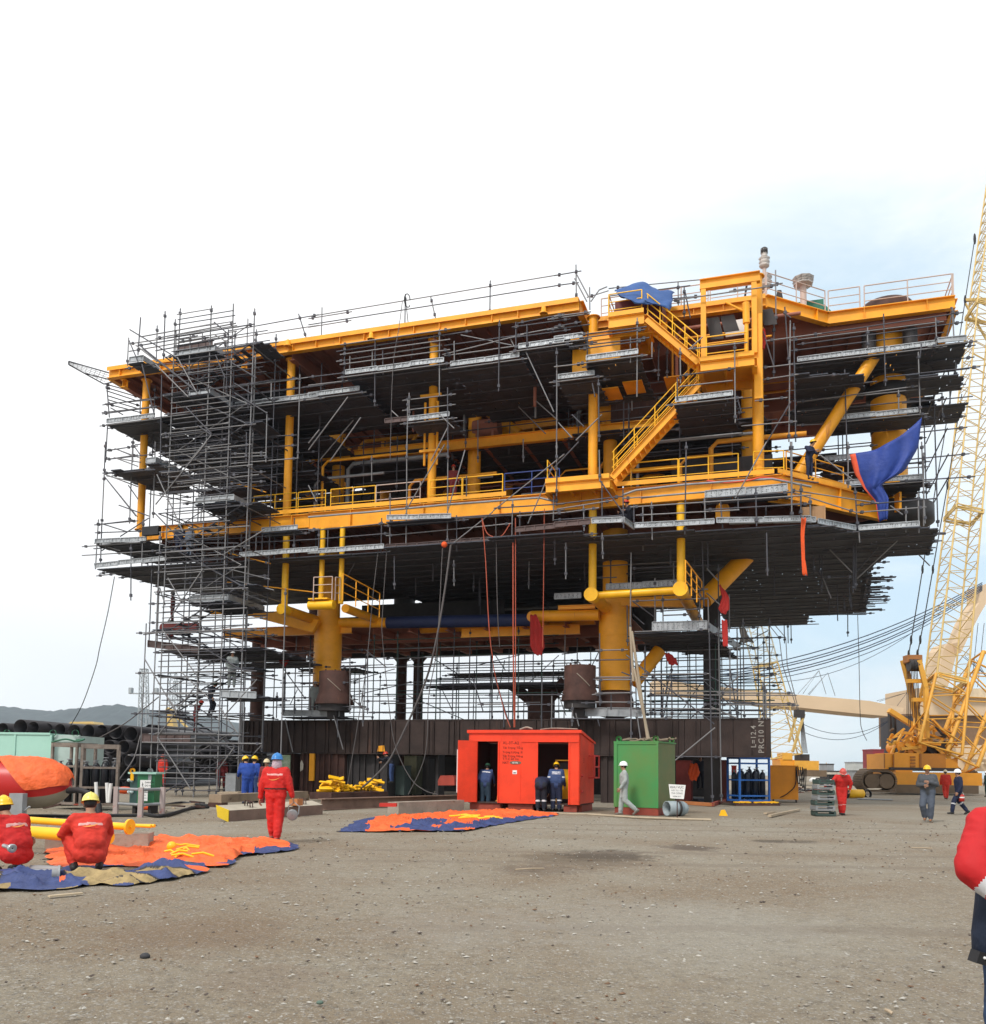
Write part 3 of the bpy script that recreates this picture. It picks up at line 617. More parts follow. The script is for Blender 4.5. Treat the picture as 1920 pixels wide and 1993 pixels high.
b = MB(); q = [W(u-0.15, 3.45, z-2.4), W(u-0.1, 3.45, z-1.6), W(u-0.45, 3.45, z-1.2), W(u-0.8, 3.45, z-1.4), W(u-0.95, 3.45, z-2.4), W(u-0.95, 3.45, ZT)]; b.path(q, 0.05, 8); b.build('vent_pipe', BLK, t)
mast('4', 547, 300, 500, 5.0, 0.16, ((365, 300, 0.42),))
b = MB(); b.prism([gv('4', 345, 455, 3), gv('4', 400, 470, 3), gv('4', 385, 395, 3), gv('4', 355, 395, 3)], RD*0.5); b.build('hatch_cover', DRK, mod)
# ------------------------------------------------------------------ scaffolding
class Scaf:
    def __init__(s, name, label, loc, group=None):
        s.t = thing(name, label, 'scaffolding', loc, 0, group); s.it = {}; s.rnd = random.Random(len(label))
    def pole(s, kind, p, q, r=0.03, m=None): s.it.setdefault(kind, []).append((V(p), V(q), r, m or (GAL if s.rnd.random() < 0.55 else GALD)))
    def std(s, u, v, z0, z1, **k):
        j = s.rnd.uniform(-0.05, 0.05); s.pole('standard', W(u, v, z0), W(u+j, v+j*0.5, z1), **k)
    def led(s, u0, u1, v, z, over=0.25, **k):
        a = s.rnd.uniform(0, over); c = s.rnd.uniform(0, over); j = s.rnd.uniform(-0.03, 0.03); s.pole('ledger', W(u0-a, v, z+j), W(u1+c, v, z-j), **k)
    def tra(s, u, v0, v1, z, over=0.3, **k):
        a = s.rnd.uniform(0, over); c = s.rnd.uniform(0, over); s.pole('transom', W(u, v0-a, z), W(u, v1+c, z), **k)
    def px(s, kind, k, v, lst, **kw):
        for q in lst:
            x0, y0, x1, y1 = q[:4]; vv = q[4] if len(q) > 4 else v
            s.pole(kind, gv(k, x0, y0, vv), gv(k, x1, y1, vv), **kw)
    def clamps(s, n=60):
        pts = []; al = [i for k in s.it if k in ('standard', 'ledger', 'guard_rail') for i in s.it[k]]
        b = MB()
        for p, q, r, m in al:
            L = (q-p).length; d = (q-p)/max(L, 1e-3)
            for t in (0.25, L-0.25):
                if L > 1 and s.rnd.random() < 0.7: b.obox(p+d*t, V((0.06, 0, 0)), V((0, 0.06, 0)), V((0, 0, 0.06)))
        if b.v: o = b.build('clamps', GALD, s.t); o['kind'] = 'stuff'
    def finish(s, clamps=True):
        if clamps: s.clamps()
        for kind, L in s.it.items():
            L.sort(key=lambda e: -((e[1]-e[0]).length)/max(5, (e[0]-CAM).length))
            for e in L[:100]: pole_obj(kind, e[0], e[1], e[2], e[3], s.t)
            if len(L) > 100:
                b = MB()
                for p, q, r, m in L[100:]: b.use(m).tube(p, q, r, n=6, cap=False)
                o = b.build(kind+'s', None, s.t); o['kind'] = 'stuff'
        return s.t
    def plat(s, poly, z, step=1.25, dv=0.26, over=0.0, rag=0.12, tubes=True, m=None, dirv=True):
        """steel planks laid along u inside a (u,v) polygon; tubes run under them"""
        b = MB(); v0 = min(p[1] for p in poly); v1 = max(p[1] for p in poly); v = v0+dv/2; n = len(poly); R = s.rnd
        def cuts(v):
            xs = []
            for i in range(n):
                (a, c), (d, e) = poly[i], poly[(i+1) % n]
                if (c <= v < e) or (e <= v < c): xs.append(a+(d-a)*(v-c)/(e-c))
            return sorted(xs)
        while v < v1:
            xs = cuts(v)
            for a, c in zip(xs[::2], xs[1::2]):
                a -= R.uniform(0, rag); c += R.uniform(0, rag); u = a+R.uniform(-2.5, 0)
                while u < c:
                    x0 = max(u, a); x1 = min(u+2.96, c)
                    if x1-x0 > 0.1:
                        zz = z+R.uniform(-0.012, 0.012)
                        b.mbox(x0, x1, v-dv/2+0.008, v+dv/2-0.008, zz-0.05, zz)
                    u += 3.0
            v += dv
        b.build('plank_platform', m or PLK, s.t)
        if tubes:
            u0 = min(p[0] for p in poly); u1 = max(p[0] for p in poly); v = v0+0.3
            while v < v1:
                xs = cuts(v)
                for a, c in zip(xs[::2], xs[1::2]):
                    if c-a > 0.5: s.pole('ledger', W(a-R.uniform(0, 0.5), v, z-0.11), W(c+R.uniform(0.1, 0.8), v, z-0.11), m=GALD)
                v += step
    def toe(s, p, q, h=0.24, seg=1.9, m=None, flip=1):
        """ribbed steel toe boards end to end along p-q, p and q at the boards' foot"""
        p = V(p); q = V(q); d = q-p; L = d.length; n = max(1, round(L/seg)); d = d/L; nn = d.cross(UP)*flip
        for i in range(n):
            a = p+d*(L*i/n+0.02)+UP*s.rnd.uniform(-0.015, 0.02); c = p+d*(L*(i+1)/n-0.02)+UP*s.rnd.uniform(-0.015, 0.02); b = MB().use(m or PERF)
            b.bar(a+UP*h/2, c+UP*h/2, 0.012, h-0.04); b.use(TOEF if not m else m); b.bar(a+UP*0.015+nn*0.02, c+UP*0.015+nn*0.02, 0.06, 0.03); b.bar(a+UP*(h-0.015)+nn*0.02, c+UP*(h-0.015)+nn*0.02, 0.06, 0.03)
            l2 = (c-a).length; k = max(1, round(l2/0.47))
            for j in range(k+1): e = a+(c-a)*(j/k); b.obox(e+UP*h/2+nn*0.02, d*0.018, nn*0.022, UP*(h/2-0.02))
            b.build('toe_board', None, s.t)
def perf():
    m = mat('perforated_steel', (0.42, 0.44, 0.46), 0.5, 0.3, var=0.35, scale=1.3); t = m.node_tree; p = t.nodes['Principled BSDF']
    c = t.nodes.new('ShaderNodeTexCoord'); v = t.nodes.new('ShaderNodeTexVoronoi'); v.inputs['Scale'].default_value = 16; v.inputs['Randomness'].default_value = 0.35; t.links.new(c.outputs['Object'], v.inputs[0])
    r = t.nodes.new('ShaderNodeMapRange'); r.inputs[1].default_value = 0.28; r.inputs[2].default_value = 0.36; t.links.new(v.outputs['Distance'], r.inputs[0])
    a = t.nodes.new('ShaderNodeMix'); a.data_type = 'RGBA'; t.links.new(r.outputs[0], a.inputs[0]); a.inputs[6].default_value = (0.03, 0.03, 0.035, 1)
    src = p.inputs['Base Color'].links[0].from_socket; t.links.new(src, a.inputs[7]); t.links.new(a.outputs[2], p.inputs['Base Color']); return m
PERF = perf(); TOEF = mat('galvanised_frame', (0.36, 0.38, 0.40), 0.5, 0.3, var=0.3, scale=2)
TOEB = mat('brown_toe_board', (0.12, 0.08, 0.075), 0.7, var=0.4, scale=2, rust=0.2, rustcol=(0.4, 0.38, 0.36))
def uu(k, x, y, v): return UV(gv(k, x, y, v))[0]
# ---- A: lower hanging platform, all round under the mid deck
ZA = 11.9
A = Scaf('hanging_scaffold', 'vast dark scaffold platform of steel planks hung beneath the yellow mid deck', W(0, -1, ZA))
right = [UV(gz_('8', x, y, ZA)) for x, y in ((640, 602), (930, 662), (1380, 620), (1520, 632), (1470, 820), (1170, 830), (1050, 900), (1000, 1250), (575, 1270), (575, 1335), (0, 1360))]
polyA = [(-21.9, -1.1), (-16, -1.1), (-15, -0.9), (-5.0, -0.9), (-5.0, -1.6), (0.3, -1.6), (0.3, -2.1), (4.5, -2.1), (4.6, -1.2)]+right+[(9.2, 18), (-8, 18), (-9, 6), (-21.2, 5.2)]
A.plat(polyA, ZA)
A.plat([(-21.9, 5.2), (-9, 6), (-8, 12), (-21.0, 12)], ZA+0.3, step=2)
def pt(k, x, y, z): return gz_(k, x, y, z)
TB = [('5', (250, 925), (780, 872), None), ('5', (1310, 850), (1888, 808), None), ('6', (0, 825), (560, 788), None), ('6', (570, 793), (1040, 762), TOEB), ('6', (1045, 757), (1500, 728), TOEB), ('6', (1530, 668), (1888, 632), TOEB),
      ('7', (0, 632), (270, 607), TOEB), ('7', (275, 605), (505, 592), None), ('7', (510, 595), (585, 648), None), ('7', (592, 640), (1180, 605), None), ('7', (1190, 602), (1888, 588), None), ('8', (0, 608), (640, 598), None), ('8', (650, 605), (930, 655), None), ('8', (950, 655), (1400, 625), None)]
for k, a, c, m in TB: A.toe(gz_(k, *a, ZA-0.02)-RD*0.05, gz_(k, *c, ZA-0.02)-RD*0.05, m=m)
# guard rails and front standards over it
A.px('guard_rail', '5', -1.1, [(245, 610, 540, 575), (245, 668, 600, 655), (150, 770, 620, 738), (150, 835, 700, 800), (1320, 665, 1888, 640), (1320, 745, 1888, 715), (285, 755, 800, 870, 0.5), (240, 745, 620, 740)])
A.px('guard_rail', '6', -1.15, [(0, 655, 560, 600), (0, 720, 600, 672), (570, 592, 1500, 540), (570, 690, 1500, 600), (575, 590, 1888, 500, -1.6), (1370, 487, 1888, 455, -1.9), (1540, 545, 1888, 520, -1.9)])
A.px('guard_rail', '7', -1.6, [(0, 460, 500, 400), (0, 530, 330, 485), (20, 495, 430, 430), (500, 415, 750, 400), (560, 480, 1888, 390), (600, 540, 1360, 500), (1100, 415, 1740, 370), (1100, 500, 1888, 455), (0, 575, 500, 540)])
A.px('guard_rail', '8', -0.4, [(0, 395, 440, 355), (480, 280, 660, 300), (420, 355, 940, 520, 0.5), (430, 350, 1100, 450, 0.5), (930, 465, 1530, 415, 1.0), (930, 520, 1450, 480, 1.0), (0, 490, 520, 455)])
A.px('standard', '5', -1.1, [(270, 570, 248, 935), (600, 570, 588, 910), (510, 750, 508, 1165), (1430, 665, 1425, 840), (1475, 640, 1470, 850), (1320, 680, 1318, 830), (1710, 560, 1706, 800), (1855, 0, 1850, 0)][:7])
A.px('standard', '6', -1.15, [(145, 650, 140, 820), (78, 650, 75, 830), (538, 560, 533, 820), (600, 380, 598, 810), (720, 500, 716, 775), (722, 0, 722, 520), (1025, 0, 1022, 500), (1022, 520, 1020, 760), (1088, 540, 1090, 805), (1508, 430, 1500, 740), (1560, 510, 1560, 740), (1810, 340, 1806, 580), (465, 100, 465, 290, 1), (1830, 0, 1830, 470), (1162, 250, 1160, 400), (630, 840, 632, 1085), (1068, 870, 1070, 1060), (1815, 700, 1818, 905), (1628, 880, 1625, 1080, 2), (787, 1000, 788, 1125, 4), (1215, 960, 1213, 1100, 4), (1385, 960, 1385, 600, 3)])
A.px('standard', '7', -1.6, [(18, 160, 18, 400), (215, 460, 220, 655), (350, 290, 352, 550), (505, 350, 510, 635), (585, 460, 587, 640), (651, 480, 652, 600), (715, 440, 720, 720), (330, 60, 335, 290), (1105, 415, 1110, 580), (1222, 440, 1237, 635), (1480, 340, 1487, 620), (1350, 410, 1352, 495), (1745, 0, 1745, 570), (1815, 310, 1810, 560), (970, 0, 960, 680), (352, 670, 357, 860), (652, 735, 652, 800, 1), (1560, 670, 1567, 985), (85, 740, 85, 1010), (1555, 480, 1555, 540, 0)])
A.px('standard', '8', -0.4, [(195, 340, 203, 615), (452, 0, 462, 570), (525, 310, 530, 590), (595, 400, 600, 600), (68, 410, 68, 490), (275, 680, 282, 985), (925, 330, 945, 640, 1), (955, 665, 960, 740, 1), (1300, 475, 1300, 665, 1), (1390, 375, 1395, 670, 1), (875, 0, 875, 340, 2), (1430, 80, 1430, 620, 3), (1415, 0, 1440, 600, 3)])
A.px('brace', '5', -1.0, [(680, 520, 1050, 905, -2.6), (310, 250, 545, 545), (420, 465, 640, 545)])
A.px('brace', '6', -1.3, [(1045, 760, 1888, 90, -1.5), (720, 500, 1000, 20), (1620, 600, 1800, 180), (350, 870, 250, 1050, 0.5), (1150, 60, 1020, 520), (0, 320, 60, 440)])
A.px('brace', '7', -1.6, [(340, 290, 505, 520), (1560, 0, 1330, 415), (0, 190, 180, 0), (950, 0, 0, 0, 0)][:3])
A.px('brace', '8', 1.0, [(1265, 700, 940, 1005, 3), (905, 960, 740, 790, 3), (1120, 745, 940, 950, 4), (1390, 825, 1475, 910, 5), (1185, 470, 1275, 535, 2), (750, 1150, 690, 1000, 5)])
A.px('brace', '8', 1.0, [(660, 90, 905, 275, 0)])
# vertical tubes that drop through the underside, and stub ends at the right edge
R_ = random.Random(5)
for i in range(26):
    u = R_.uniform(-4, 17); v = R_.uniform(1, 16); A.pole('standard', W(u, v, ZA-0.1), W(u, v, ZA-R_.uniform(0.8, 2.2)), m=GALD)
for i in range(30):
    y = R_.uniform(990, 1240); p = gz_('8', 1000+ (1240-y)*0.16, y, ZA-0.12); A.pole('ledger', p-RU*0.4, p+RU*R_.uniform(0.4, 1.3), m=GALD)
A.pole('ledger', gz_('8', 1500, 673, ZA), gz_('8', 1590, 673, ZA), r=0.06, m=GALD)
for x in (405, 432, 455): A.pole('standard', gv('8', x, 1330, 22), gv('8', x+3, 1480, 22), m=GALD)
A.pole('standard', gv('8', 872, 1180, 20), gv('8', 873, 1430, 20), m=GALD); A.pole('ledger', gv('8', 580, 1268, 21), gv('8', 1010, 1268, 21), m=GALD)
A.pole('brace', gv('8', 0, 0, 5), gv('8', 0, 1, 5)) if False else None
# frames under the right overhang
A.px('standard', '8', 3, [(915, 690, 912, 1110), (935, 690, 928, 1090), (685, 760, 680, 1100, 5), (665, 760, 665, 990, 5)], m=GALD)
A.px('ledger', '8', 3, [(690, 995, 930, 992), (1030, 995, 1140, 995, 8), (690, 800, 930, 795, 4)], m=GALD)
# left: platforms one bay above
A.toe(gv('5', 245, 745, -1.2), gv('5', 625, 728, -1.2))
ul = uu('5', 245, 745, -1.2); ur = uu('5', 625, 728, -1.2); A.plat([(ul, -1.1), (ur, -1.1), (ur+1, 3.6), (ul+0.3, 3.6)], zat('5', 400, 742, -1.2), step=1.2)
# three short platforms in front of the mid deck beam
for k, x0, y0, x1, y1, v in (('6', 575, 575, 1050, 562, -1.7), ('5', 1470, 668, 1735, 645, -1.4)):
    A.toe(gv(k, x0, y0, v), gv(k, x1, y1, v)); a = uu(k, x0, y0, v); c = uu(k, x1, y1, v); A.plat([(a, v), (c, v), (c, v+0.9), (a, v+0.9)], gv(k, (x0+x1)/2, (y0+y1)/2, v).z, step=0.8)
# platform by the right part of the mid deck (grey planks on edge)
A.toe(gv('7', 1105, 415, -1.2), gv('7', 1715, 365, -1.2), h=0.34)
A.plat([(uu('7', 1105, 415, -1.2), -1.1), (uu('7', 1715, 365, -1.2), -1.1), (uu('7', 1715, 365, -1.2)-0.5, -0.3), (uu('7', 1105, 415, -1.2), -0.3)], zat('7', 1400, 395, -1.2), step=0.7)
A.finish()
# ---- B: upper hanging platforms beneath the top deck
B = Scaf('hanging_scaffold', 'upper scaffold platforms with pale perforated toe boards hung under the brown top deck', W(-5, -1, 19.5))
def bay(S, k, x0, y0, x1, y1, v, depth, skew=0.0, toe=True, rails=2, m=None, stds=None, back=None, ends=False, ledge=True):
    p = gv(k, x0, y0, v); q = gv(k, x1, y1, v); a, c = UV(p)[0], UV(q)[0]; z = (p.z+q.z)/2
    if toe: S.toe(W(a, v-0.05, z), W(c, v-0.05, z), m=m)
    S.plat([(a, v), (c, v), (c+skew, v+depth), (a+skew, v+depth)], z-0.01)
    for i in range(rails): S.pole('guard_rail', W(a-0.3, v-0.08, z+0.55+i*0.5), W(c+0.3, v-0.08, z+0.55+i*0.5))
    if ledge: S.pole('ledger', W(a-0.4, v-0.1, z-0.12), W(c+0.4, v-0.1, z-0.12), m=GAL)
    if ends:
        S.toe(W(c+0.02, v, z), W(c+skew+0.02, v+depth, z))
    return a, c, z
z_ = []
a, c, z = bay(B, '2', -750+0, 1085, 390, 1005, -1.0, 5.5, rails=0) if False else (0, 0, 0)
a1_, c1_, zb1 = bay(B, '1', 1280, 1100, 1888, 1040, -1.0, 4.6, rails=2)
bay(B, '2', 0, 1040, 380, 985, -1.0, 4.8, rails=1)
bay(B, '2', 275, 875, 1000, 775, -1.6, 6.5, rails=3)
bay(B, '2', 1045, 810, 1560, 745, -1.4, 7.0, rails=2)
bay(B, '2', 1550, 680, 1888, 635, -1.5, 7.5, rails=2); bay(B, '3', 0, 780, 215, 745, -1.5, 7.5, rails=2)
bay(B, '3', 235, 912, 620, 875, -1.7, 5.0, rails=2)
bay(B, '3', 30, 1060, 300, 1020, -1.2, 3.5, rails=0)
bay(B, '1', 335, 1230, 690, 1180, -1.1, 5.2, rails=2)
bay(B, '1', 690, 1170, 1270, 1110, -0.9, 7.5, skew=0.4, rails=0, toe=False)
# second layer deeper in: dark levels filling the space under the deck
rB = random.Random(9)
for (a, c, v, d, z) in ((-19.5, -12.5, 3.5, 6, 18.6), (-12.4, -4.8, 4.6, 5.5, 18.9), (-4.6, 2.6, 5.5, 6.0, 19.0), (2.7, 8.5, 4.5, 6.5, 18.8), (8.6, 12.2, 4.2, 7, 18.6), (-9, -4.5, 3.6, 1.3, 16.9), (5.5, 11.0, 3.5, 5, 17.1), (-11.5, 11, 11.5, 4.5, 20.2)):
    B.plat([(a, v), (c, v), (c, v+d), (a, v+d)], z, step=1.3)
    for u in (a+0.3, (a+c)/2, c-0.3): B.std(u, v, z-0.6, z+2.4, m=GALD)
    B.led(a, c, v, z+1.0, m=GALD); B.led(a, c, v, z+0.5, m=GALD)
B.px('standard', '2', -1.6, [(268, 645, 262, 895), (305, 730, 303, 830), (470, 685, 468, 855), (490, 610, 487, 1100), (545, 685, 548, 865), (963, 530, 962, 1020), (1070, 620, 1072, 770), (1410, 465, 1404, 990), (1530, 480, 1532, 700), (1612, 495, 1614, 680), (730, 1050, 722, 1510), (1022, 960, 1025, 1510), (1245, 1200, 1245, 1510, 3), (1832, 790, 1830, 1510), (740, 1000, 740, 1180), (1155, 1180, 1155, 1400, 3), (1585, 1340, 1585, 1510, 2)])
B.px('brace', '2', -1.4, [(1605, 700, 1810, 1140), (290, 1030, 0, 1420), (385, 1180, 160, 1500), (1840, 1200, 1680, 1060, 1), (1030, 1240, 900, 1500), (610, 1130, 660, 1175), (955, 1150, 1070, 1260), (1490, 600, 1560, 740), (1120, 575, 1500, 650, 0), (330, 1200, 70, 1510, 1), (1750, 1300, 1550, 1100, 3), (80, 1270, 0, 1370)], m=GAL)
B.px('guard_rail', '2', -1.5, [(205, 697, 1200, 545), (205, 770, 980, 650), (985, 720, 1590, 570), (1540, 490, 1888, 420), (1540, 575, 1888, 510), (0, 885, 290, 850), (0, 945, 290, 910)])
B.toe(gv('2', 560, 1225, -0.6), gv('2', 735, 1205, -0.6), m=TOEB); bay(B, '2', 735, 1215, 1040, 1175, -1.0, 2.2, rails=2)
B.px('standard', '3', -1.6, [(248, 700, 240, 970), (560, 740, 560, 930), (610, 600, 608, 1180), (718, 780, 718, 890), (830, 820, 830, 1040, 0), (768, 780, 765, 1060, 0), (925, 820, 928, 1080), (905, 1040, 905, 1200), (1325, 780, 1330, 1370), (18, 820, 18, 1510), (325, 1050, 330, 1510), (510, 1210, 510, 1510, 1), (570, 1210, 572, 1280, 1)])
B.px('guard_rail', '3', -1.7, [(180, 725, 680, 665), (110, 815, 700, 745), (0, 665, 200, 630), (0, 590, 270, 555), (925, 1025, 1330, 970), (920, 1105, 1310, 1060), (0, 960, 220, 935), (985, 830, 1420, 780), (740, 470, 1080, 440, 0)])
bay(B, '3', 890, 1222, 1315, 1180, -1.5, 4.0, rails=0)
B.px('brace', '3', -1.5, [(30, 1370, 130, 1480), (160, 1500, 350, 1310), (1090, 740, 985, 835), (280, 1080, 300, 1180), (130, 1310, 220, 1400)])
B.finish()
# ---- C: right hand scaffold beneath the set-back corner
Cc = Scaf('hanging_scaffold', 'right corner scaffold in dark tiers around the great yellow column', W(16, 3, 18))
VR = 3.2
a, c, zc = bay(Cc, '4', 500, 935, 1525, 798, VR, 4.2, rails=2)
bay(Cc, '4', 1530, 795, 1745, 765, VR-0.1, 3.0, rails=0, m=TOEF)
Cc.plat([(13.3, 7.5), (20.0, 7.5), (20.5, 9.5), (13.6, 9.5)], zc-0.6); Cc.plat([(19.2, 8.0), (21.6, 8.0), (21.6, 10.5), (19.5, 10.5)], zc-0.9)
Cc.plat([UV(gz_('4', x, y, zc-1.4)) for x, y in ((500, 1010), (980, 1013), (985, 1180), (900, 1215), (500, 1290))], zc-1.4); Cc.plat([UV(gz_('4', x, y, zc-1.4)) for x, y in ((1310, 1015), (1720, 1018), (1690, 1130), (1310, 1175))], zc-1.4)
bay(Cc, '4', 770, 1365, 1390, 1290, VR+0.5, 1.8, rails=2); 
Cc.plat([(12.6, 5.5), (15.4, 5.5), (15.4, 8), (12.6, 8)], zat('4', 1000, 1400, VR)-0.3)
bay(Cc, '8', 700, 145, 1040, 115, 5.0, 3.0, rails=1); bay(Cc, '8', 800, 335, 1420, 268, 3.4, 2.5, rails=1)
Cc.plat([UV(gz_('8', x, y, 14.9)) for x, y in ((680, 345), (1478, 330), (1440, 300), (720, 320))], 14.9, tubes=False)
Cc.px('standard', '4', VR-0.1, [(1018, 670, 1018, 830), (1135, 570, 1150, 1100), (1518, 600, 1525, 790), (450, 620, 440, 1510, 0.2), (475, 640, 490, 1510, 0.4), (410, 520, 440, 940, 0.2), (330, 650, 328, 1040, 1), (850, 980, 865, 1510), (1390, 850, 1405, 1300), (1245, 1130, 1247, 1300), (1640, 520, 1652, 740), (1662, 780, 1665, 1050, 5), (1610, 890, 1612, 1020, 6), (1565, 1150, 1568, 1350, 6), (1620, 1020, 1625, 1230, 6), (342, 250, 345, 640, 1.5), (1925, 0, 1925, 10)][:16])
Cc.px('guard_rail', '4', VR-0.1, [(440, 750, 1720, 560), (500, 797, 1720, 632), (270, 770, 680, 715, 0), (500, 1220, 1390, 1100), (770, 1070, 1380, 970, 5), (500, 1290, 900, 1250, 4), (220, 970, 470, 940, 0), (240, 1055, 510, 1015, 0), (90, 1395, 500, 1360, -0.5), (190, 1210, 430, 1185, -0.5), (1240, 1190, 1560, 1155, 6), (1410, 1345, 1615, 1322, 6), (500, 1390, 900, 1370, 4), (480, 1010, 512, 1015, 0)])
Cc.px('guard_rail', '4', 1.0, [(0, 405, 395, 345)])
Cc.px('brace', '4', VR-0.1, [(1600, 740, 1645, 540), (1655, 640, 1640, 530), (455, 1215, 280, 1510, 0), (250, 700, 330, 960, 0), (400, 560, 455, 600, 0), (1415, 790, 1400, 900), (60, 1180, 90, 1300, -0.5)], m=GALD)
Cc.px('brace', '4', VR, [(1630, 520, 1645, 560)])
for z in (19.5, 18.2, 16.8, 15.6, 14.6):
    Cc.led(18.2, 20.6, 3.3, z, over=0.8, m=GALD); Cc.tra(19.9, 3.3, 9, z, m=GALD)
for v in (5.5, 8.5, 11): Cc.std(19.8, v, 13.0, 21, m=GALD); Cc.std(16.0, v+1, 13.5, 21, m=GALD)
for z in (16.2, 17.4): Cc.led(12.5, 20, 9.5, z, m=GALD); Cc.led(12.5, 19.5, 7.0, z+0.4, m=GALD)
Cc.finish()
# ---- D: guard rail on the top deck's edge
D = Scaf('edge_guard_scaffold', 'thin two rail scaffold guard standing along the top deck edge against the sky', W(-5, 0, ZT))
D.px('guard_rail', '1', 0.3, [(1225, 545, 1888, 425), (1225, 605, 1888, 503)], r=0.026); D.px('guard_rail', '2', 0.3, [(0, 440, 1888, 125), (0, 500, 1888, 203), (0, 455, 320, 403), (0, 518, 315, 467)], r=0.026)
D.px('guard_rail', '3', 0.3, [(0, 290, 200, 255), (0, 365, 180, 340), (240, 450, 400, 400, 1.5), (400, 385, 440, 380, 1), (430, 380, 1120, 315, 1.5), (400, 440, 1000, 362, 2)], r=0.026)
D.px('standard', '1', 0.3, [(1368, 455, 1360, 680), (1740, 420, 1797, 600)]); D.px('standard', '2', 0.3, [(100, 372, 95, 605), (712, 275, 708, 515), (897, 290, 935, 458), (1336, 175, 1332, 435)])
D.px('standard', '3', 0.3, [(160, 210, 163, 470), (260, 375, 262, 540, 1), (910, 340, 912, 520, 2), (955, 370, 955, 600, 1), (1098, 310, 1090, 430, 0)]); D.px('brace', '3', 0.3, [(165, 280, 250, 440), (150, 310, 240, 480), (270, 480, 330, 395, 1), (330, 395, 390, 370, 1), (960, 400, 1000, 600, 1)])
D.px('ledger', '3', 0.3, [(850, 475, 1640, 360, -0.8)])
b = MB(); p = gv('2', 712, 300, 0.2); b.path([p+RU*(0.12+0.16*cos(t*0.55))+UP*(sin(t*0.5)*0.36-.2)-RD*0.05 for t in range(12)], 0.025, 5); b.path([p, p+RU*0.2-UP*1.5, p+RU*0.5-UP*2.2, p+RU*0.4-UP*3.2], 0.02, 5); b.build('coiled_rope', BLK, D.t)
D.finish()
# ---- E: left hand scaffold and the stair tower
E = Scaf('stair_tower_scaffold', 'tall scaffold stair tower of close set rungs rising from the ground at the left end', W(-15.5, -2.5, 0))
# tower plan: u from -17.6 to -12.6, two bays; rows v=-3.2 (front) and -1.2 (rear)
uf = [UV(gz_('a', x, y, 0))[0] for x, y in ((1152, 1245), (1412, 1248), (1590, 1248))]
U = [-17.9, -16.1, -14.9, -14.1, -13.0]; VF, VB = -3.0, -1.1
U = [uu('a', 1115, 800, VF), uu('a', 1155, 1000, VF), uu('a', 1430, 1000, VF), uu('a', 1600, 1000, VF), uu('a', 1750, 1000, VF)]
tops = [13.0, 23.9, 24.3, 24.2, 23.8]
for u, zt in zip(U, tops):
    E.std(u, VF, 0, zt, r=0.032, m=GAL)
    E.std(u+0.1, VB, 0, zt-0.4, r=0.03); 
for i in range(4): E.std(U[0]+0.9*i+0.5, VB+0.9, 0, 24 if i % 2 else 13)
E.std(U[0]-1.1, VF+0.6, 0, 8.6, m=GAL); E.std(U[0]-1.1, VB+0.6, 0, 8.6)
E.std(U[4]+1.9, VF+0.6, 0, 10, r=0.03)
rE = random.Random(21)
z = 0.35
while z < 24.2:
    # rungs: close set horizontal tubes across the middle bays
    a = U[1]+rE.uniform(-0.15, 0.2); c = U[3]+rE.uniform(-0.1, 0.25)
    if rE.random() < 0.25: c = U[2]+rE.uniform(0, 0.3)
    E.pole('rung', W(a, VF-0.06, z+rE.uniform(-0.02, 0.02)), W(c, VF-0.06, z+rE.uniform(-0.02, 0.02)), r=0.024)
    if rE.random() < 0.75: E.pole('rung', W(a+0.2, VB, z+0.1), W(c+rE.uniform(-0.3, 0.9), VB, z+0.1), r=0.024, m=GALD)
    if rE.random() < 0.35: E.pole('rung', W(U[0]+0.3, VB+0.9, z), W(U[0]+3.2, VB+0.9, z), r=0.022, m=GALD)
    z += 0.27
z = 2.0
while z < 24:
    for v, m in ((VF, None), (VB, GALD)):
        E.led(U[0]-(1.1 if z < 9 else 0), U[4]+(0.2 if z > 9 else 0.6), v, z, m=m)
        E.led(U[0], U[4], v, z+1.0, m=m)
    for u in U: E.tra(u, VF, VB+1.5, z-0.1)
    z += 2.0
# zig-zag stair flights with treads and landings
z = 0.2; k = 0
while z < 21:
    ua, uc = (U[1]+0.2, U[3]+0.7) if k % 2 == 0 else (U[3]+0.7, U[1]+0.2)
    for v in (VF+0.35, VF+1.15): E.pole('stair_stringer', W(ua, v, z), W(uc, v, z+2.0), r=0.035, m=GALD)
    E.pole('stair_rail', W(ua, VF+0.3, z+1), W(uc, VF+0.3, z+3.0), r=0.024)
    b = MB()
    for i in range(1, 9): q = i/9; u = ua+(uc-ua)*q; b.mbox(u-0.13, u+0.13, VF+0.35, VF+1.15, z+2.0*q-0.02, z+2.0*q+0.02)
    b.build('stair_treads', PLK, E.t)
    s = 1 if k % 2 == 0 else -1; ul = uc; E.plat([(min(ul, ul+s*0.9), VF+0.2), (max(ul, ul+s*0.9), VF+0.2), (max(ul, ul+s*0.9), VB+0.2), (min(ul, ul+s*0.9), VB+0.2)], z+2.0, tubes=False)
    z += 2.0; k += 1
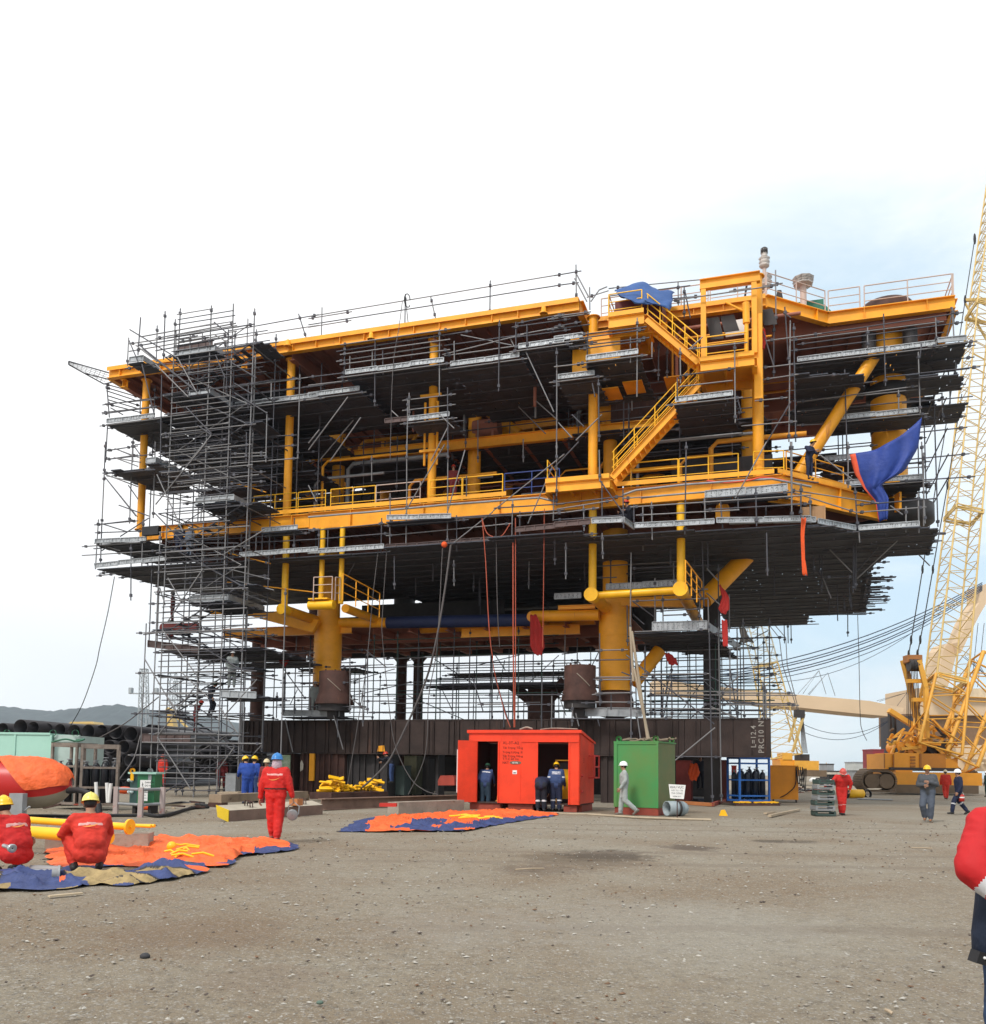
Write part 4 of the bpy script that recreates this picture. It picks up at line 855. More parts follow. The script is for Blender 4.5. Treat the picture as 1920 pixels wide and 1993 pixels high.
# measured landings with toe boards (receding to the right)
def slant(S, k, x0, y0, x1, y1, z, wid=2.2, m=None):
    """landing whose visible toe board runs back from the front, at the level z"""
    p = gz_(k, x0, y0, z); q = gz_(k, x1, y1, z); (a, v0), (c, v1) = UV(p), UV(q)
    u = (a+c)/2; S.toe(W(u, v0, z), W(u, v1, z), m=m or TOEF, flip=-1, h=0.28); S.toe(W(u-wid, v0, z), W(u, v0, z), h=0.28, m=m or TOEF)
    S.plat([(u-wid, v0), (u, v0), (u, v1), (u-wid, v1)], z-0.01); return u, v0, v1
for k, x0, y0, x1, y1, v, wid in (('1', 1055, 1010, 1560, 1290, -3.0, 1.2), ('5', 1270, 430, 1530, 560, -3.0, 2.2), ('5', 1205, 1165, 1510, 1245, -2.8, 2.2), ('1', 1110, 690, 1220, 740, -3.0, 2.4), ('1', 560, 770, 760, 830, -2.8, 0.9), ('1', 690, 1510, 1000, 1660, -2.5, 0.6)):
    z = gv(k, x0, y0, v).z; slant(E, k, x0, y0, x1, y1, z, wid)
p = gv('1', 850, 700, -1.0); E.toe(gv('1', 850, 700, -1.2), gv('1', 1110, 655, -1.2), m=TOEB, h=0.35)
# landing where a worker in grey stands
zW = gv('a', 1620, 515, -3.1).z
E.toe(gv('a', 1620, 515, -3.1), gv('a', 1885, 530, -3.1), h=0.33, m=TOEF); uW = uu('a', 1620, 515, -3.1); E.plat([(uW, -3.0), (uW+2.4, -3.0), (uW+2.4, -1.2), (uW, -1.2)], zW, step=0.9)
E.pole('ledger', gv('a', 1500, 462, -3.1), gv('a', 1888, 450, -3.1)); E.pole('ledger', gv('a', 1620, 300, -3.1), gv('a', 1888, 325, -3.1)); E.pole('ledger', gv('a', 1620, 372, -3.1), gv('a', 1888, 392, -3.1))
# boards low down
zb = gv('a', 1050, 840, -2.6).z; E.toe(gv('a', 1045, 845, -2.6), gv('a', 1400, 845, -2.6), h=0.4, m=BRNB if 'BRNB' in globals() else TOEB)
E.pole('ledger', gv('a', 1045, 848, -3.1), gv('b', 415, 858, -3.1), r=0.035, m=GAL)
z = gv('a', 1090, 170, -2.5).z; E.toe(gv('a', 1085, 150, -2.5), gv('a', 1460, 195, -2.5), h=0.35, m=TOEB); E.plat([(U[0]-0.2, -2.4), (U[4]+0.5, -2.4), (U[4]+0.5, 2.2), (U[0]-0.2, 2.2)], z)
E.px('brace', 'a', -3.1, [(1065, 240, 1300, 640), (1160, 800, 1440, 430), (1200, 30, 1450, 360), (1155, 810, 1400, 1190), (1530, 520, 1330, 330), (1888, 385, 1640, 660), (1180, 440, 1300, 620), (1600, 570, 1745, 780), (1720, 885, 1600, 1050)], m=GAL)
E.px('brace', '5', -3.1, [(1065, 0, 690, 460), (1040, 930, 780, 1320), (780, 1000, 880, 1170), (700, 240, 890, 660), (1500, 640, 1200, 820)], m=GAL)
E.px('brace', '1', -3.1, [(690, 790, 930, 1030), (560, 640, 960, 960), (600, 680, 990, 990), (1000, 1240, 1100, 1310), (1100, 1310, 940, 1500), (590, 790, 680, 1160), (1120, 480, 1225, 570), (1120, 570, 1220, 630), (910, 1100, 1100, 1300), (1130, 720, 1200, 890), (500, 535, 850, 745), (545, 650, 700, 770), (495, 615, 560, 770), (850, 740, 1000, 1010), (1250, 780, 1430, 890), (1270, 1000, 1510, 1150), (1270, 930, 1400, 1010)])
E.px('standard', '1', -3.0, [(580, 445, 560, 720), (702, 505, 695, 760), (760, 400, 748, 755), (872, 380, 855, 745), (1225, 535, 1208, 1000), (492, 595, 482, 800, -1), (945, 575, 930, 1030), (840, 545, 838, 745), (1035, 555, 1032, 620), (735, 870, 725, 1510), (1540, 930, 1538, 1030), (1372, 930, 1370, 1115), (1508, 1140, 1500, 1510), (1750, 865, 1735, 1475, -1.5), (1358, 1290, 1355, 1500)])
E.px('guard_rail', '1', -3.0, [(580, 588, 1125, 490), (690, 600, 1280, 488), (495, 640, 1030, 560, -1), (495, 695, 1230, 570, -1), (555, 655, 1000, 580), (690, 690, 1120, 615), (1255, 520, 1300, 515), (1120, 640, 1230, 620), (860, 625, 1080, 590), (1230, 760, 1280, 770)])
E.px('ledger', '1', -3.0, [(700, 790, 1255, 775), (1130, 1240, 1230, 1215), (740, 1330, 1100, 1285), (740, 1395, 1230, 1340), (1300, 1330, 1730, 1310, -1.5), (1300, 1410, 1730, 1385, -1.5), (870, 1270, 1120, 1235), (1100, 1160, 1150, 1150)])
E.px('ledger', '5', -2.9, [(1245, 90, 1500, 80), (1245, 160, 1740, 120), (740, 150, 1500, 100), (700, 300, 1300, 240), (1230, 230, 1500, 220), (1220, 310, 1500, 290), (850, 310, 1450, 240), (780, 740, 1300, 745), (800, 800, 1300, 790), (1210, 930, 1530, 1010, -2), (1210, 1065, 1510, 1180, -2), (1240, 1010, 1560, 1090, -2), (640, 1190, 1100, 1180), (640, 1330, 1500, 1290), (640, 1400, 1100, 1370), (600, 1415, 900, 1380), (1050, 1380, 1400, 1340), (1200, 1400, 1500, 1380)])
E.px('guard_rail', '5', -2.4, [(1215, 815, 1535, 895, -1), (1245, 295, 1500, 370, -1), (1210, 1030, 1860, 1105, 0)], m=YEL)
E.finish()
G = Scaf('end_scaffold', 'open birdcage scaffold around the far left end of the module under a flared mesh fan', W(-20.5, -0.6, 11))
G.px('standard', '1', -0.9, [(330, 930, 350, 1180), (337, 1235, 322, 1510), (525, 1330, 522, 1510), (578, 1040, 575, 1150)]); G.px('standard', '5', -0.9, [(322, 0, 312, 240), (312, 240, 295, 610), (522, 0, 498, 600), (688, 0, 672, 560), (295, 600, 285, 900), (595, 640, 588, 900), (665, 890, 640, 1510), (715, 1070, 700, 1510), (510, 750, 508, 1160)])
G.px('ledger', '1', -0.9, [(318, 1080, 345, 1100), (295, 1145, 690, 1100), (330, 1425, 520, 1395), (320, 1490, 680, 1450), (630, 1380, 900, 1500, 1), (320, 1080, 680, 1050)])
G.px('transom', '1', -0.9, [(395, 1410, 540, 1470), (385, 1475, 580, 1510), (360, 1110, 450, 1160)]); 
G.px('ledger', '5', -0.9, [(320, 65, 560, 30), (320, 130, 560, 95), (300, 230, 700, 200), (240, 610, 560, 580), (620, 340, 950, 410, 3), (640, 380, 1050, 460, 3), (255, 985, 390, 970)])
G.px('transom', '5', -0.9, [(390, 50, 580, 120), (385, 115, 560, 180), (310, 235, 560, 330), (290, 600, 480, 660), (285, 755, 430, 800), (330, 250, 560, 300)])
G.px('brace', '5', -0.9, [(310, 250, 555, 550), (490, 320, 560, 420), (510, 0, 580, 100), (430, 695, 640, 560), (720, 1070, 760, 1200), (295, 800, 350, 760)])
bay(G, '5', 365, 215, 640, 195, -0.6, 3.4, rails=0, toe=False)
G.plat([UV(gz_('5', x, y, 16.9)) for x, y in ((360, 205), (700, 200), (970, 370), (800, 385))], 16.9)
# dark boards seen receding behind the tower, levels between mid and top deck
for z, a, c, v0, v1 in ((19.2, -20.8, -13.5, 2, 8), (18.3, -18.5, -12.5, 0.6, 3), (17.4, -17.8, -12.0, 1.2, 3.2), (16.3, -17.0, -12.0, 0.8, 3.2), (15.6, -16.6, -12.6, 3, 5), (20.3, -16.2, -10.6, -.4, 2.2), (18.9, -13.6, -9.8, 1.5, 4.5), (17.0, -13.8, -10.4, 1.2, 4.2), (15.9, -14.0, -10.8, 2.2, 5.2), (21.4, -17.5, -12, .8, 2.4)):
    G.plat([(a, v0), (c, v0), (c, v1), (a, v1)], z, step=1.4); G.led(a, c, v0, z+0.5, m=GALD); G.led(a, c, v0, z+1.0, m=GALD); G.led(a, c, v1, z+1.0, m=GALD)
for u in (-20.3, -18.8, -17.2, -15.6, -14.0, -12.4, -11.2, -10.0):
    for v in (0.9, 3.4, 7.5): G.std(u, v, ZA, ZT-0.9 if v < 7 else 20, m=GALD)
# the flared fan of mesh at the left corner
b = MB(); fan = [('1', 50, 768), ('1', 360, 860), ('1', 420, 920), ('1', 320, 935), ('1', 55, 790)]
A_ = gv('1', 52, 768, -1.5); B_ = gv('1', 355, 855, 0.2); C_ = gv('1', 400, 915, 1.0); D_ = gv('1', 165, 855, -0.5); E_ = gv('1', 310, 935, 0.5); F_ = gv('1', 52, 792, -1.4)
for p, q in ((A_, B_), (F_, D_), (D_, E_), (E_, C_), (A_, F_), (D_, C_)): G.pole('fan_tube', p, q, r=0.035, m=GALD)
for i in range(9):
    f = i/9; b.tube(A_.lerp(B_, f), F_.lerp(E_, f), 0.012, n=4)
for j in range(1, 5): b.tube(A_.lerp(F_, j/5), B_.lerp(E_, j/5), 0.012, n=4)
o = b.build('fan_mesh', GRAT, G.t)
for i, (x0, y0, x1, y1) in enumerate(((320, 935, 560, 1000), (330, 985, 560, 1060), (335, 1020, 575, 1095), (340, 1050, 575, 1120), (350, 1085, 600, 1150), (325, 960, 560, 1030))): G.pole('ledger', gv('1', x0, y0, 0), gv('1', x1, y1, 3), r=0.03, m=RUSTT if 'RUSTT' in globals() else GALD)
G.finish()
# ------------------------------------------------------------------ writing
ZO.update({'r': (420, 1440, 8.91), 's': (0, 1560, 7.262), 't': (900, 1460, 7.867), 'w': (560, 1440, 5.553), 'g': (240, 1490, 17.81)})
def text(body, size, p, xd, ud, m, parent, name='lettering', align='LEFT', space=1.0):
    cu = bpy.data.curves.new('t', 'FONT'); cu.body = body; cu.size = size; cu.align_x = align; cu.space_character = space; cu.offset = size*0.012; cu.resolution_u = 2
    to = bpy.data.objects.new('t', cu); COL.objects.link(to); bpy.context.view_layer.update()
    me = bpy.data.meshes.new_from_object(to); bpy.data.objects.remove(to); b = MB(); xd = V(xd).normalized(); ud = V(ud).normalized()
    b.add([V(p)+xd*v.co.x+ud*v.co.y for v in me.vertices], [tuple(f.vertices) for f in me.polygons]); bpy.data.meshes.remove(me)
    return b.build(name, m, parent)
CHALK = mat('chalk_mark', (0.33, 0.30, 0.27), 0.9, var=0.4, scale=20)
# ------------------------------------------------------------------ girders and stands that carry the module
VG = 3.0
u0 = uu('b', 245, 800, VG); u1 = uu('d', 1612, 1000, VG); zt = gv('b', 1000, 683, VG).z; zb = gv('b', 1000, 932, VG).z
ZG = zt
def girder(u0, u1, v, label, z1=None, z0=None, txt=False):
    z1 = z1 or zt; z0 = z0 or zb
    t = thing('steel_girder', label, 'girder', W((u0+u1)/2, v, z0), 0, 'dark steel girders under the module legs')
    MB().mbox(u0, u1, v+0.30, v+0.34, z0+0.06, z1-0.06).build('web', GIR, t)
    MB().mbox(u0, u1, v, v+0.64, z1-0.06, z1).build('top_flange', GIR, t); MB().mbox(u0, u1, v, v+0.64, z0, z0+0.06).build('bottom_flange', GIR, t)
    b = MB(); u = u0+0.4; r = random.Random(3)
    while u < u1-0.2: b.mbox(u, u+0.03, v+0.03, v+0.30, z0+0.06, z1-0.06); b.mbox(u, u+0.03, v+0.34, v+0.61, z0+0.06, z1-0.06); u += r.choice((0.55, 0.75, 1.0, 1.15))
    b.build('stiffeners', GIR, t); return t
# closed front plate so the face reads as one sheet with seams
gt = girder(u0, u1, VG, 'long dark steel girder across the front with chalk lettering at its right end')
b = MB(); x = u0+0.01; r = random.Random(8)
rb = MB(); q = u0+.3; r9 = random.Random(19)
while q < u1-3.2: rb.mbox(q, q+.035, VG-.06, VG+.012, zb+.065, zt-.065); q += r9.choice((.28, .35, .5, .8))
rb.build('web_ribs', GIR, gt)
while x < u1-0.05: w_ = min(r.uniform(0.5, 1.3), u1-x-0.01); b.mbox(x, x+w_-0.02, VG+0.015+r.uniform(0, 0.02), VG+0.05+r.uniform(0, 0.01), zb+0.07, zt-0.07); x += w_
b.build('cover_sheets', GIR, gt)
p = gv('d', 1475, 1110, VG-0.01); text('L=12.4', 0.32, p, UP, -RU, CHALK, gt, space=1.15)
p = gv('d', 1548, 1160, VG-0.01); text('PRC10 N\u00ba', 0.34, p, UP, -RU, CHALK, gt, space=1.15)
girder(u0+2, u1-3, 14.2, 'dark steel girder standing far back under the rear legs of the module')
for u in (uL1-0.3, uL2-0.3):
    b = MB(); b.mbox(u-0.35, u+0.95, 3.7, 14.1, zb+0.02, zt-0.02)
    tag(b.build('cross_girder', GIR), 'dark cross girder below the %s yellow leg' % ('left hand' if u == uL1-0.3 else 'right hand'), 'girder', 'dark steel girders under the module legs')
def stand(k, x0, x1, lab, v=3.2, m=RUSTY, th=1.6, ribs=True, z1=None):
    a = uu(k, x0, 1000 if k != 'n' else 1500, v); c = uu(k, x1, 1000 if k != 'n' else 1500, v); z1 = z1 or zb
    t = thing('support_stand', lab, 'stand', W((a+c)/2, v, 0), 0, 'rusty steel stands below the front girder'); b = MB(); b.mbox(a, c, v, v+th, 0, z1-0.005); b.build('stand_body', m, t)
    if ribs:
        b = MB(); u = a+0.15; r = random.Random(int(x0))
        while u < c-0.1: b.mbox(u, u+r.choice((0.06, 0.1, 0.18)), v-0.07-r.uniform(0, .05), v-0.001, 0, z1-0.01); u += r.uniform(0.2, 0.5)
        b.build('stiffener_ribs', m, t)
    return t
stand('b', 240, 330, 'narrow dark stand at the left end of the long front girder', m=DRK)
stand('b', 545, 650, 'pale patched stand plate behind the man in the blue helmet', v=3.4, m=RUSTY)
stand('b', 695, 790, 'brown stand plate with a white paint patch left of the yellow post', m=RUSTY)
stand('b', 800, 1020, 'wide brown corrugated stand right of the yellow post', m=RUSTY)
stand('b', 1025, 1335, 'black corrugated stand behind the heap of yellow clamps', v=3.5, m=DRK)
stand('c', 1560, 1680, 'dark stand between the red and the green container', m=GIR)
b = MB(); b.mbox(uu('b', 768, 1000, 3.1), uu('b', 803, 1000, 3.1), 3.0, 3.12, gv('b', 780, 1130, 3.1).z, zb); tag(b.build('yellow_post', YEL), 'narrow yellow post plate standing between two brown stands', 'post')
p = gv('b', 1290, 915, VG-0.02); b = MB(); b.prism([p-RU*0.22, p+RU*0.22, p+RU*0.16+UP*0.32, p-RU*0.18+UP*0.28], -RD*0.03); b.build('yellow_lug', YEL, gt)
WPT = mat('flaking_white_paint', (0.55, 0.5, 0.42), 0.8, var=0.5, rust=0.3)
b = MB(); b.prism([gv('w', 135, 340, 3.05), gv('w', 165, 320, 3.05), gv('w', 170, 260, 3.05), gv('w', 150, 215, 3.05), gv('w', 135, 250, 3.05)], -RD*0.02); tag(b.build('paint_patch', WPT), 'white paint patch on the brown stand beside the yellow post', 'paint patch')
b = MB(); a = gv('r', 1130, 260, 3.0); c = gv('r', 1275, 540, 3.0); ua, uc = UV(a)[0], UV(c)[0]; b.mbox(ua, uc, 3.0, 3.1, c.z, a.z); b.use(0) if False else None
GRN = mat('foliage_print', (0.06, 0.18, 0.07), 0.8, var=0.5, scale=3, var2=(0.6, 0.62, 0.5), rust=0.35, rustcol=(0.45, 0.4, 0.2))
tag(b.build('printed_sheet', GRN), 'green and white patterned sheet hung beside the blue helmeted man', 'sheet')
# gloom at the back: crates, machines and plates under the module
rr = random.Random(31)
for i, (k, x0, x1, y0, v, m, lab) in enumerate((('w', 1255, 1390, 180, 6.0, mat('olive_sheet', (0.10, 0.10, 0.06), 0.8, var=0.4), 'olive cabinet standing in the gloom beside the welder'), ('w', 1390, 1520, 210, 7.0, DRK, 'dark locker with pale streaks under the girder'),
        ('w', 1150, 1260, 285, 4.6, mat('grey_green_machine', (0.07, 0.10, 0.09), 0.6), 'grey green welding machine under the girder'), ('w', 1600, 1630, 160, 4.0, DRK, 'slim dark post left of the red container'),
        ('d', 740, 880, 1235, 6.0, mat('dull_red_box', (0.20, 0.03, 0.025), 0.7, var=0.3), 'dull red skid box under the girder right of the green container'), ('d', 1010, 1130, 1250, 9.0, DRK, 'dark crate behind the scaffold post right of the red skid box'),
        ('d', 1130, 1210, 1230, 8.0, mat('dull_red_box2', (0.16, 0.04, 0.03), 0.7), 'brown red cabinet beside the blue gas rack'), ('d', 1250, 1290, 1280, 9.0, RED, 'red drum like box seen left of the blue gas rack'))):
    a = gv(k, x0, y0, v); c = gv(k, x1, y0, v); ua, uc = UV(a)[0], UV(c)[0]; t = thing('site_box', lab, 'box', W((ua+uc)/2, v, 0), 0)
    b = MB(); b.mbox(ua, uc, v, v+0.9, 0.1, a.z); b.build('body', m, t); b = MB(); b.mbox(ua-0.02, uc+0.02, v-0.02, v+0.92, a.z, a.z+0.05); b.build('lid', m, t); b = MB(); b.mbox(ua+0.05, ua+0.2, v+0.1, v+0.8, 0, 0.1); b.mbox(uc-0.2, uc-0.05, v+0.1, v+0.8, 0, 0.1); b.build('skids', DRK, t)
b = MB(); p = gv('w', 1620, 490, 0.6); q = gv('w', 1800, 490, 0.6); h = gv('w', 1700, 385, 0.6).z; s = (q-p)
b.prism([p, q, p+s*0.98+UP*(h-p.z)*0.7, p+s*0.88+UP*(h-p.z), p+s*0.15+UP*(h-p.z), p+UP*(h-p.z)*0.5], RD*1.0); b2 = mat('faded_red_tank', (0.35, 0.05, 0.03), 0.7, var=0.3, rust=0.15); tag(b.build('fuel_tank', b2), 'faded red fuel tank left of the red container', 'tank')
b = MB(); g1 = gz_('w', 1050, 545, 0.02); g2 = gz_('w', 1800, 530, 0.02)
for i in range(26):
    c = g1.lerp(g2, rr.random())+V((0, rr.uniform(-1.5, 3.5), rr.uniform(0.02, 0.2))); a = rr.random()*3; d = V((cos(a), sin(a)*0.6, rr.uniform(-0.1, 0.15)))*rr.uniform(0.4, 1.2); b.use(rr.choice([b2, b2, RUSTY, RED])).bar(c-d, c+d, rr.uniform(0.1, 0.5), 0.05)
o = b.build('scrap_plates', None); tag(o, 'heap of faded red scrap plates and strips under the girder', 'scrap', kind='stuff')
# cans: the hanging bell shaped shells in front of the legs
for k, xl, xr, yt, xb0, xb1, yb, lab in (('b', 850, 1058, 332, 818, 1075, 572, 'rusty flared steel can hanging before the left yellow leg'), ('c', 1238, 1522, -110, 1200, 1540, 212, 'rusty flared steel can hanging before the right yellow leg')):
    a = gv(k, xl, yt, 2.2); c = gv(k, xr, yt, 2.2); d = gv(k, xb0, yb, 2.2); e = gv(k, xb1, yb, 2.2); r0 = (c-a).length/2; r1 = (e-d).length/2; h = a.z-d.z; cc_ = (d+e)/2
    t = thing('steel_can', lab, 'steel can', cc_, 0, 'rusty flared cans before the legs'); b = MB(); b.lathe(V((cc_.x, cc_.y, d.z)), [(r1, 0), (r1, 0.04), (r0*1.08, h*0.28), (r0, h*0.36), (r0, h), (r0-0.05, h), (r0-0.05, h*0.3), (r1-0.06, 0)], 28); b.build('shell', RUSTY, t)
    b = MB(); b.path([V((cc_.x+r0*1.01*sin(q_), cc_.y-r0*1.01*cos(q_), d.z+h*(0.75-0.35*i/6))) for i, q_ in enumerate([-0.3+0.14*i for i in range(7)])], 0.025, 5); b.build('weld_seam', CONC, t)
    for q in (-0.6, 0, 0.6): MB().tube(V((cc_.x+q*r0, cc_.y, a.z)), V((cc_.x+q*r0, cc_.y, a.z+0.12)), 0.05).build('stud', RUSTY, t)
    b = MB(); b.tube(V((cc_.x, cc_.y, d.z-0.35)), V((cc_.x, cc_.y, d.z+0.02)), r0*1.0, n=24); b.build('pile_top', DRK, t)
    b = MB(); b.mbox(UV(cc_)[0]-0.25, UV(cc_)[0]+0.25, UV(cc_)[1]-0.3, UV(cc_)[1]+0.7, ZG, d.z-0.351); b.build('packer', DRK, t)
# dark rear posts and Y frames below the deck
def rpost(k, x, y0, y1, v, r, m, lab):
    a = gv(k, x, y0, v); u = UV(a)[0]; t = thing('support_post', lab, 'post', W(u, v, 0), 0, 'dark steel posts below the module'); MB().tube(W(u, v, 0), W(u, v, a.z), r, n=16).build('post_tube', m, t)
    MB().lathe(W(u, v, a.z-0.3), [(r, 0), (r+0.25, 0.3)], 16).build('post_head', m, t)
rpost('b', 1442, 225, 0, 13.5, 0.34, RUSTY, 'left of the pair of dark posts behind the middle of the front girder')
rpost('b', 1565, 225, 0, 13.5, 0.32, RUSTY, 'right of the pair of dark posts behind the middle of the front girder')
rpost('b', 392, 30, 0, 9.5, 0.40, RUSTY, 'brown post behind the scaffold stair tower beside the left leg')
t = thing('support_post', 'tall dark box post right of the green container carrying the overhang', 'post', gv('d', 1068, 850, 6.0)*1, 0, 'dark steel posts below the module'); ux = UV(gv('d', 1068, 600, 6.0))[0]
t.location = W(ux, 6.0, 0); t['_o'] = W(ux, 6.0, 0)[:]; b = MB(); b.mbox(ux-0.4, ux+0.4, 6.0, 6.05, 0, 11.6); b.mbox(ux-0.4, ux+0.4, 6.75, 6.8, 0, 11.6); b.mbox(ux-0.1, ux-0.04, 6.051, 6.749, 0, 11.6); b.build('post_section', DRK, t)
b = MB(); c = gv('c', 1015, 250, 8.0); b.tube(c-UP*1.5, gv('c', 1015, 60, 8.0), 0.75, n=20)
for x, y in ((740, 60), (1230, 20)): b.tube(c-UP*0.2, gv('c', x, y, 8.0), 0.30, n=14)
tag(b.build('node_frame', RUSTY), 'rusty Y shaped node frame behind the red container roof', 'steel node')
# ------------------------------------------------------------------ scaffold between the module and the girders
H = Scaf('under_deck_scaffold', 'tangled scaffold standing on the dark girders beneath the module', W(0, 5, zt))
rh = random.Random(4)
for (ua_, uc_) in ((-14.8, -10.6), (-8.6, 1.2), (2.2, 3.2), (5.9, 12.3)):
    for v in (5.2, 8.4, 12.2):
        u = ua_
        while u <= uc_: H.std(u, v, ZG, ZL-0.6+(-1.2 if rh.random() < 0.3 else 0.3), m=rh.choice([GAL, GALD, GALD, GALG])); u += rh.uniform(0.9, 1.5)
        z = ZG+0.5
        while z < ZL-0.4:
            if rh.random() < 0.8: H.led(ua_+rh.uniform(-0.5, 0.8), uc_-rh.uniform(-0.5, 0.8), v, z, over=0.6, m=rh.choice([GAL, GALD, GALG]), r=0.028)
            z += 0.5
    for i in range(int((uc_-ua_)*1.1)):
        u = rh.uniform(ua_, uc_); z = rh.uniform(ZG+0.2, ZL-1.8); H.pole('brace', W(u, rh.choice((5.2, 8.4, 12.2)), z), W(u+rh.choice((-1, 1))*rh.uniform(1, 2), rh.choice((5.2, 8.4, 12.2)), z+rh.uniform(1, 2)), m=rh.choice([GALD, GALG, GAL]), r=0.026)
for (a, c, v0, v1, z) in ((-6.0, 1.5, 8.6, 11.2, ZG+2.4), (-6.6, 1.8, 11.5, 14, ZG+3.3), (-5.6, 3.4, 5.6, 8.0, ZG+2.0), (-14.6, -10.9, 7.5, 9.5, ZG+3.3)): H.plat([(a, v0), (c, v0), (c, v1), (a, v1)], z); H.led(a, c, v0, z+0.3, m=GALD)
H.toe(gv('b', 570, 655, 2.2), gv('b', 985, 660, 2.2), h=0.33, m=TOEF); H.toe(gv('c', 1295, 350, 2.2), gv('d', 430, 825, 2.2), h=0.42, m=TOEF)
H.plat([(uu('b', 570, 655, 2.2), 2.2), (uu('b', 985, 660, 2.2), 2.2), (uu('b', 985, 660, 2.2), 4), (uu('b', 570, 655, 2.2), 4)], gv('b', 800, 658, 2.2).z-0.01, tubes=False)
H.toe(gv('b', 285, 262, 2.0), gv('b', 540, 262, 2.0), h=0.5, m=TOEF); H.plat([(uu('b', 150, 262, 2.0), 2.0), (uu('b', 750, 262, 2.0), 2.0), (uu('b', 750, 262, 2.0), 4.2), (uu('b', 150, 262, 2.0), 4.2)], gv('b', 300, 268, 2.0).z)
H.toe(gv('b', 560, 268, 2.2), gv('b', 740, 268, 2.2), h=0.65, m=RUSTY)
H.px('standard', 'b', 1.8, [(445, 0, 410, 940, -1.5), (580, 340, 570, 650), (525, 480, 520, 670), (655, 460, 655, 640), (765, 190, 765, 620), (1060, 220, 1060, 640), (1190, 170, 1190, 640), (1130, 350, 1130, 600), (1155, 470, 1155, 730), (590, 180, 580, 640, 4), (290, 590, 285, 680), (262, 540, 255, 930, -1)])
H.px('ledger', 'b', 1.8, [(420, 205, 800, 190), (420, 525, 760, 520), (420, 590, 1180, 585), (550, 412, 1050, 408), (440, 255, 810, 258), (580, 340, 800, 340), (990, 295, 1180, 290), (1060, 385, 1150, 378), (1160, 545, 1420, 545), (1200, 630, 1400, 630), (240, 858, 415, 858, -2)])
H.px('brace', 'b', 1.8, [(545, 270, 720, 510), (1175, 170, 1330, 300), (1060, 520, 1180, 610), (585, 680, 640, 920), (940, 650, 1010, 900), (965, 670, 972, 810), (235, 1060, 410, 870, -2.5)])
H.px('standard', 'c', 1.5, [(665, 260, 672, 450), (765, 0, 765, 450), (1022, 0, 1016, 450), (1112, 160, 1108, 455), (1555, 0, 1555, 250), (1840, 0, 1838, 560, 0), (1300, 230, 1297, 440), (1655, 150, 1655, 290)])
H.px('ledger', 'c', 1.5, [(490, 155, 1220, 150), (850, 242, 1130, 240), (1480, 150, 1888, 128, 0.5), (1380, 228, 1888, 218, 0.5), (1490, 10, 1888, 5, 0.5), (1100, 370, 1838, 372, 0.5), (420, 240, 800, 235)])
H.px('brace', 'c', 1.5, [(375, 0, 470, 300), (590, 0, 730, 450), (1330, 320, 1360, 440), (1530, 370, 1550, 440)])
H.finish()
# scaffold right of the right leg with its dark platform
K = Scaf('right_leg_scaffold', 'scaffold with a dark square platform beside the right yellow leg above the green container', W(9, 1.5, 0))
zk = gv('d', 700, 35, 1.0).z
ptK = [UV(gz_('d', x, y, zk)) for x, y in ((360, 55), (1040, 35), (1300, 285), (560, 200))]
K.plat(ptK, zk, step=1.4); K.toe(gz_('d', 520, 40, zk), gz_('d', 1030, 25, zk), h=0.42); K.toe(gz_('d', 1045, 30, zk), gz_('d', 1335, 225, zk), h=0.35, flip=-1, m=TOEF)
K.px('standard', 'd', 1.0, [(1045, 50, 1075, 1610, 0.8), (1130, 0, 1158, 1600, 1.8), (545, 320, 548, 840, 5), (605, 250, 605, 840, 5), (700, 350, 705, 840, 3), (1235, 200, 1238, 840, 3), (1303, 60, 1303, 840, 4), (1540, 510, 1545, 850, 3), (1560, 540, 1572, 850, 3), (320, 0, 330, 1030, 0), (455, 180, 455, 840, 2), (40, 60, 40, 720, 0), (625, 560, 615, 840, 3), (510, 570, 510, 840, 3)])
K.px('ledger', 'd', 1.0, [(430, 435, 1060, 430), (350, 485, 1040, 487, 2), (470, 590, 1310, 595, 3), (0, 462, 480, 462, 0), (0, 485, 380, 485, 0), (480, 625, 1850, 628, 3), (1120, 607, 1830, 607, 3), (340, 710, 1060, 710, 1), (1050, 703, 1830, 705, 3), (340, 745, 1160, 755, 2), (1130, 715, 1870, 720, 3), (0, 610, 380, 605, 0), (0, 690, 360, 692, 0), (470, 790, 1230, 795, 3), (640, 825, 1310, 830, 3), (740, 1190, 1160, 1195, 1.5), (380, 840, 700, 838, 1), (880, 640, 1120, 670, 3), (1120, 670, 1500, 705, 3), (0, 215, 300, 210, 0), (0, 305, 310, 300, 0)])
K.px('brace', 'd', 1.0, [(390, 345, 1090, 890), (285, 258, 480, 420), (240, 415, 360, 460, 0), (735, 1225, 1100, 925, -1), (1050, 455, 1310, 590, 2), (1325, 450, 1130, 620, 3), (1055, 730, 1300, 840, 2), (1010, 720, 870, 840, 3), (1240, 400, 1305, 840, 3), (380, 790, 415, 1030, 0), (700, 500, 620, 840, 3), (690, 420, 640, 620, 3)])
K.px('bamboo_pole', 'd', -0.5, [(335, 40, 480, 1030), (355, 380, 492, 1030), (320, 0, 350, 500)], r=0.06, m=mat('bamboo', (0.38, 0.31, 0.22), 0.7, var=0.3, rust=0.1))
K.px('standard', '7', 1.0, [(565, 815, 558, 1400, 0), (740, 1000, 740, 1360), (797, 1120, 800, 1340), (875, 890, 880, 1040, 2), (1085, 640, 1100, 1210, 0.8), (1128, 700, 1128, 930, 1), (1130, 1160, 1135, 1400), (1070, 1090, 1068, 1320), (1205, 900, 1210, 1500, 2), (1285, 1120, 1285, 1400, 4), (415, 830, 415, 1080, 3), (535, 1200, 540, 1500, 1)])
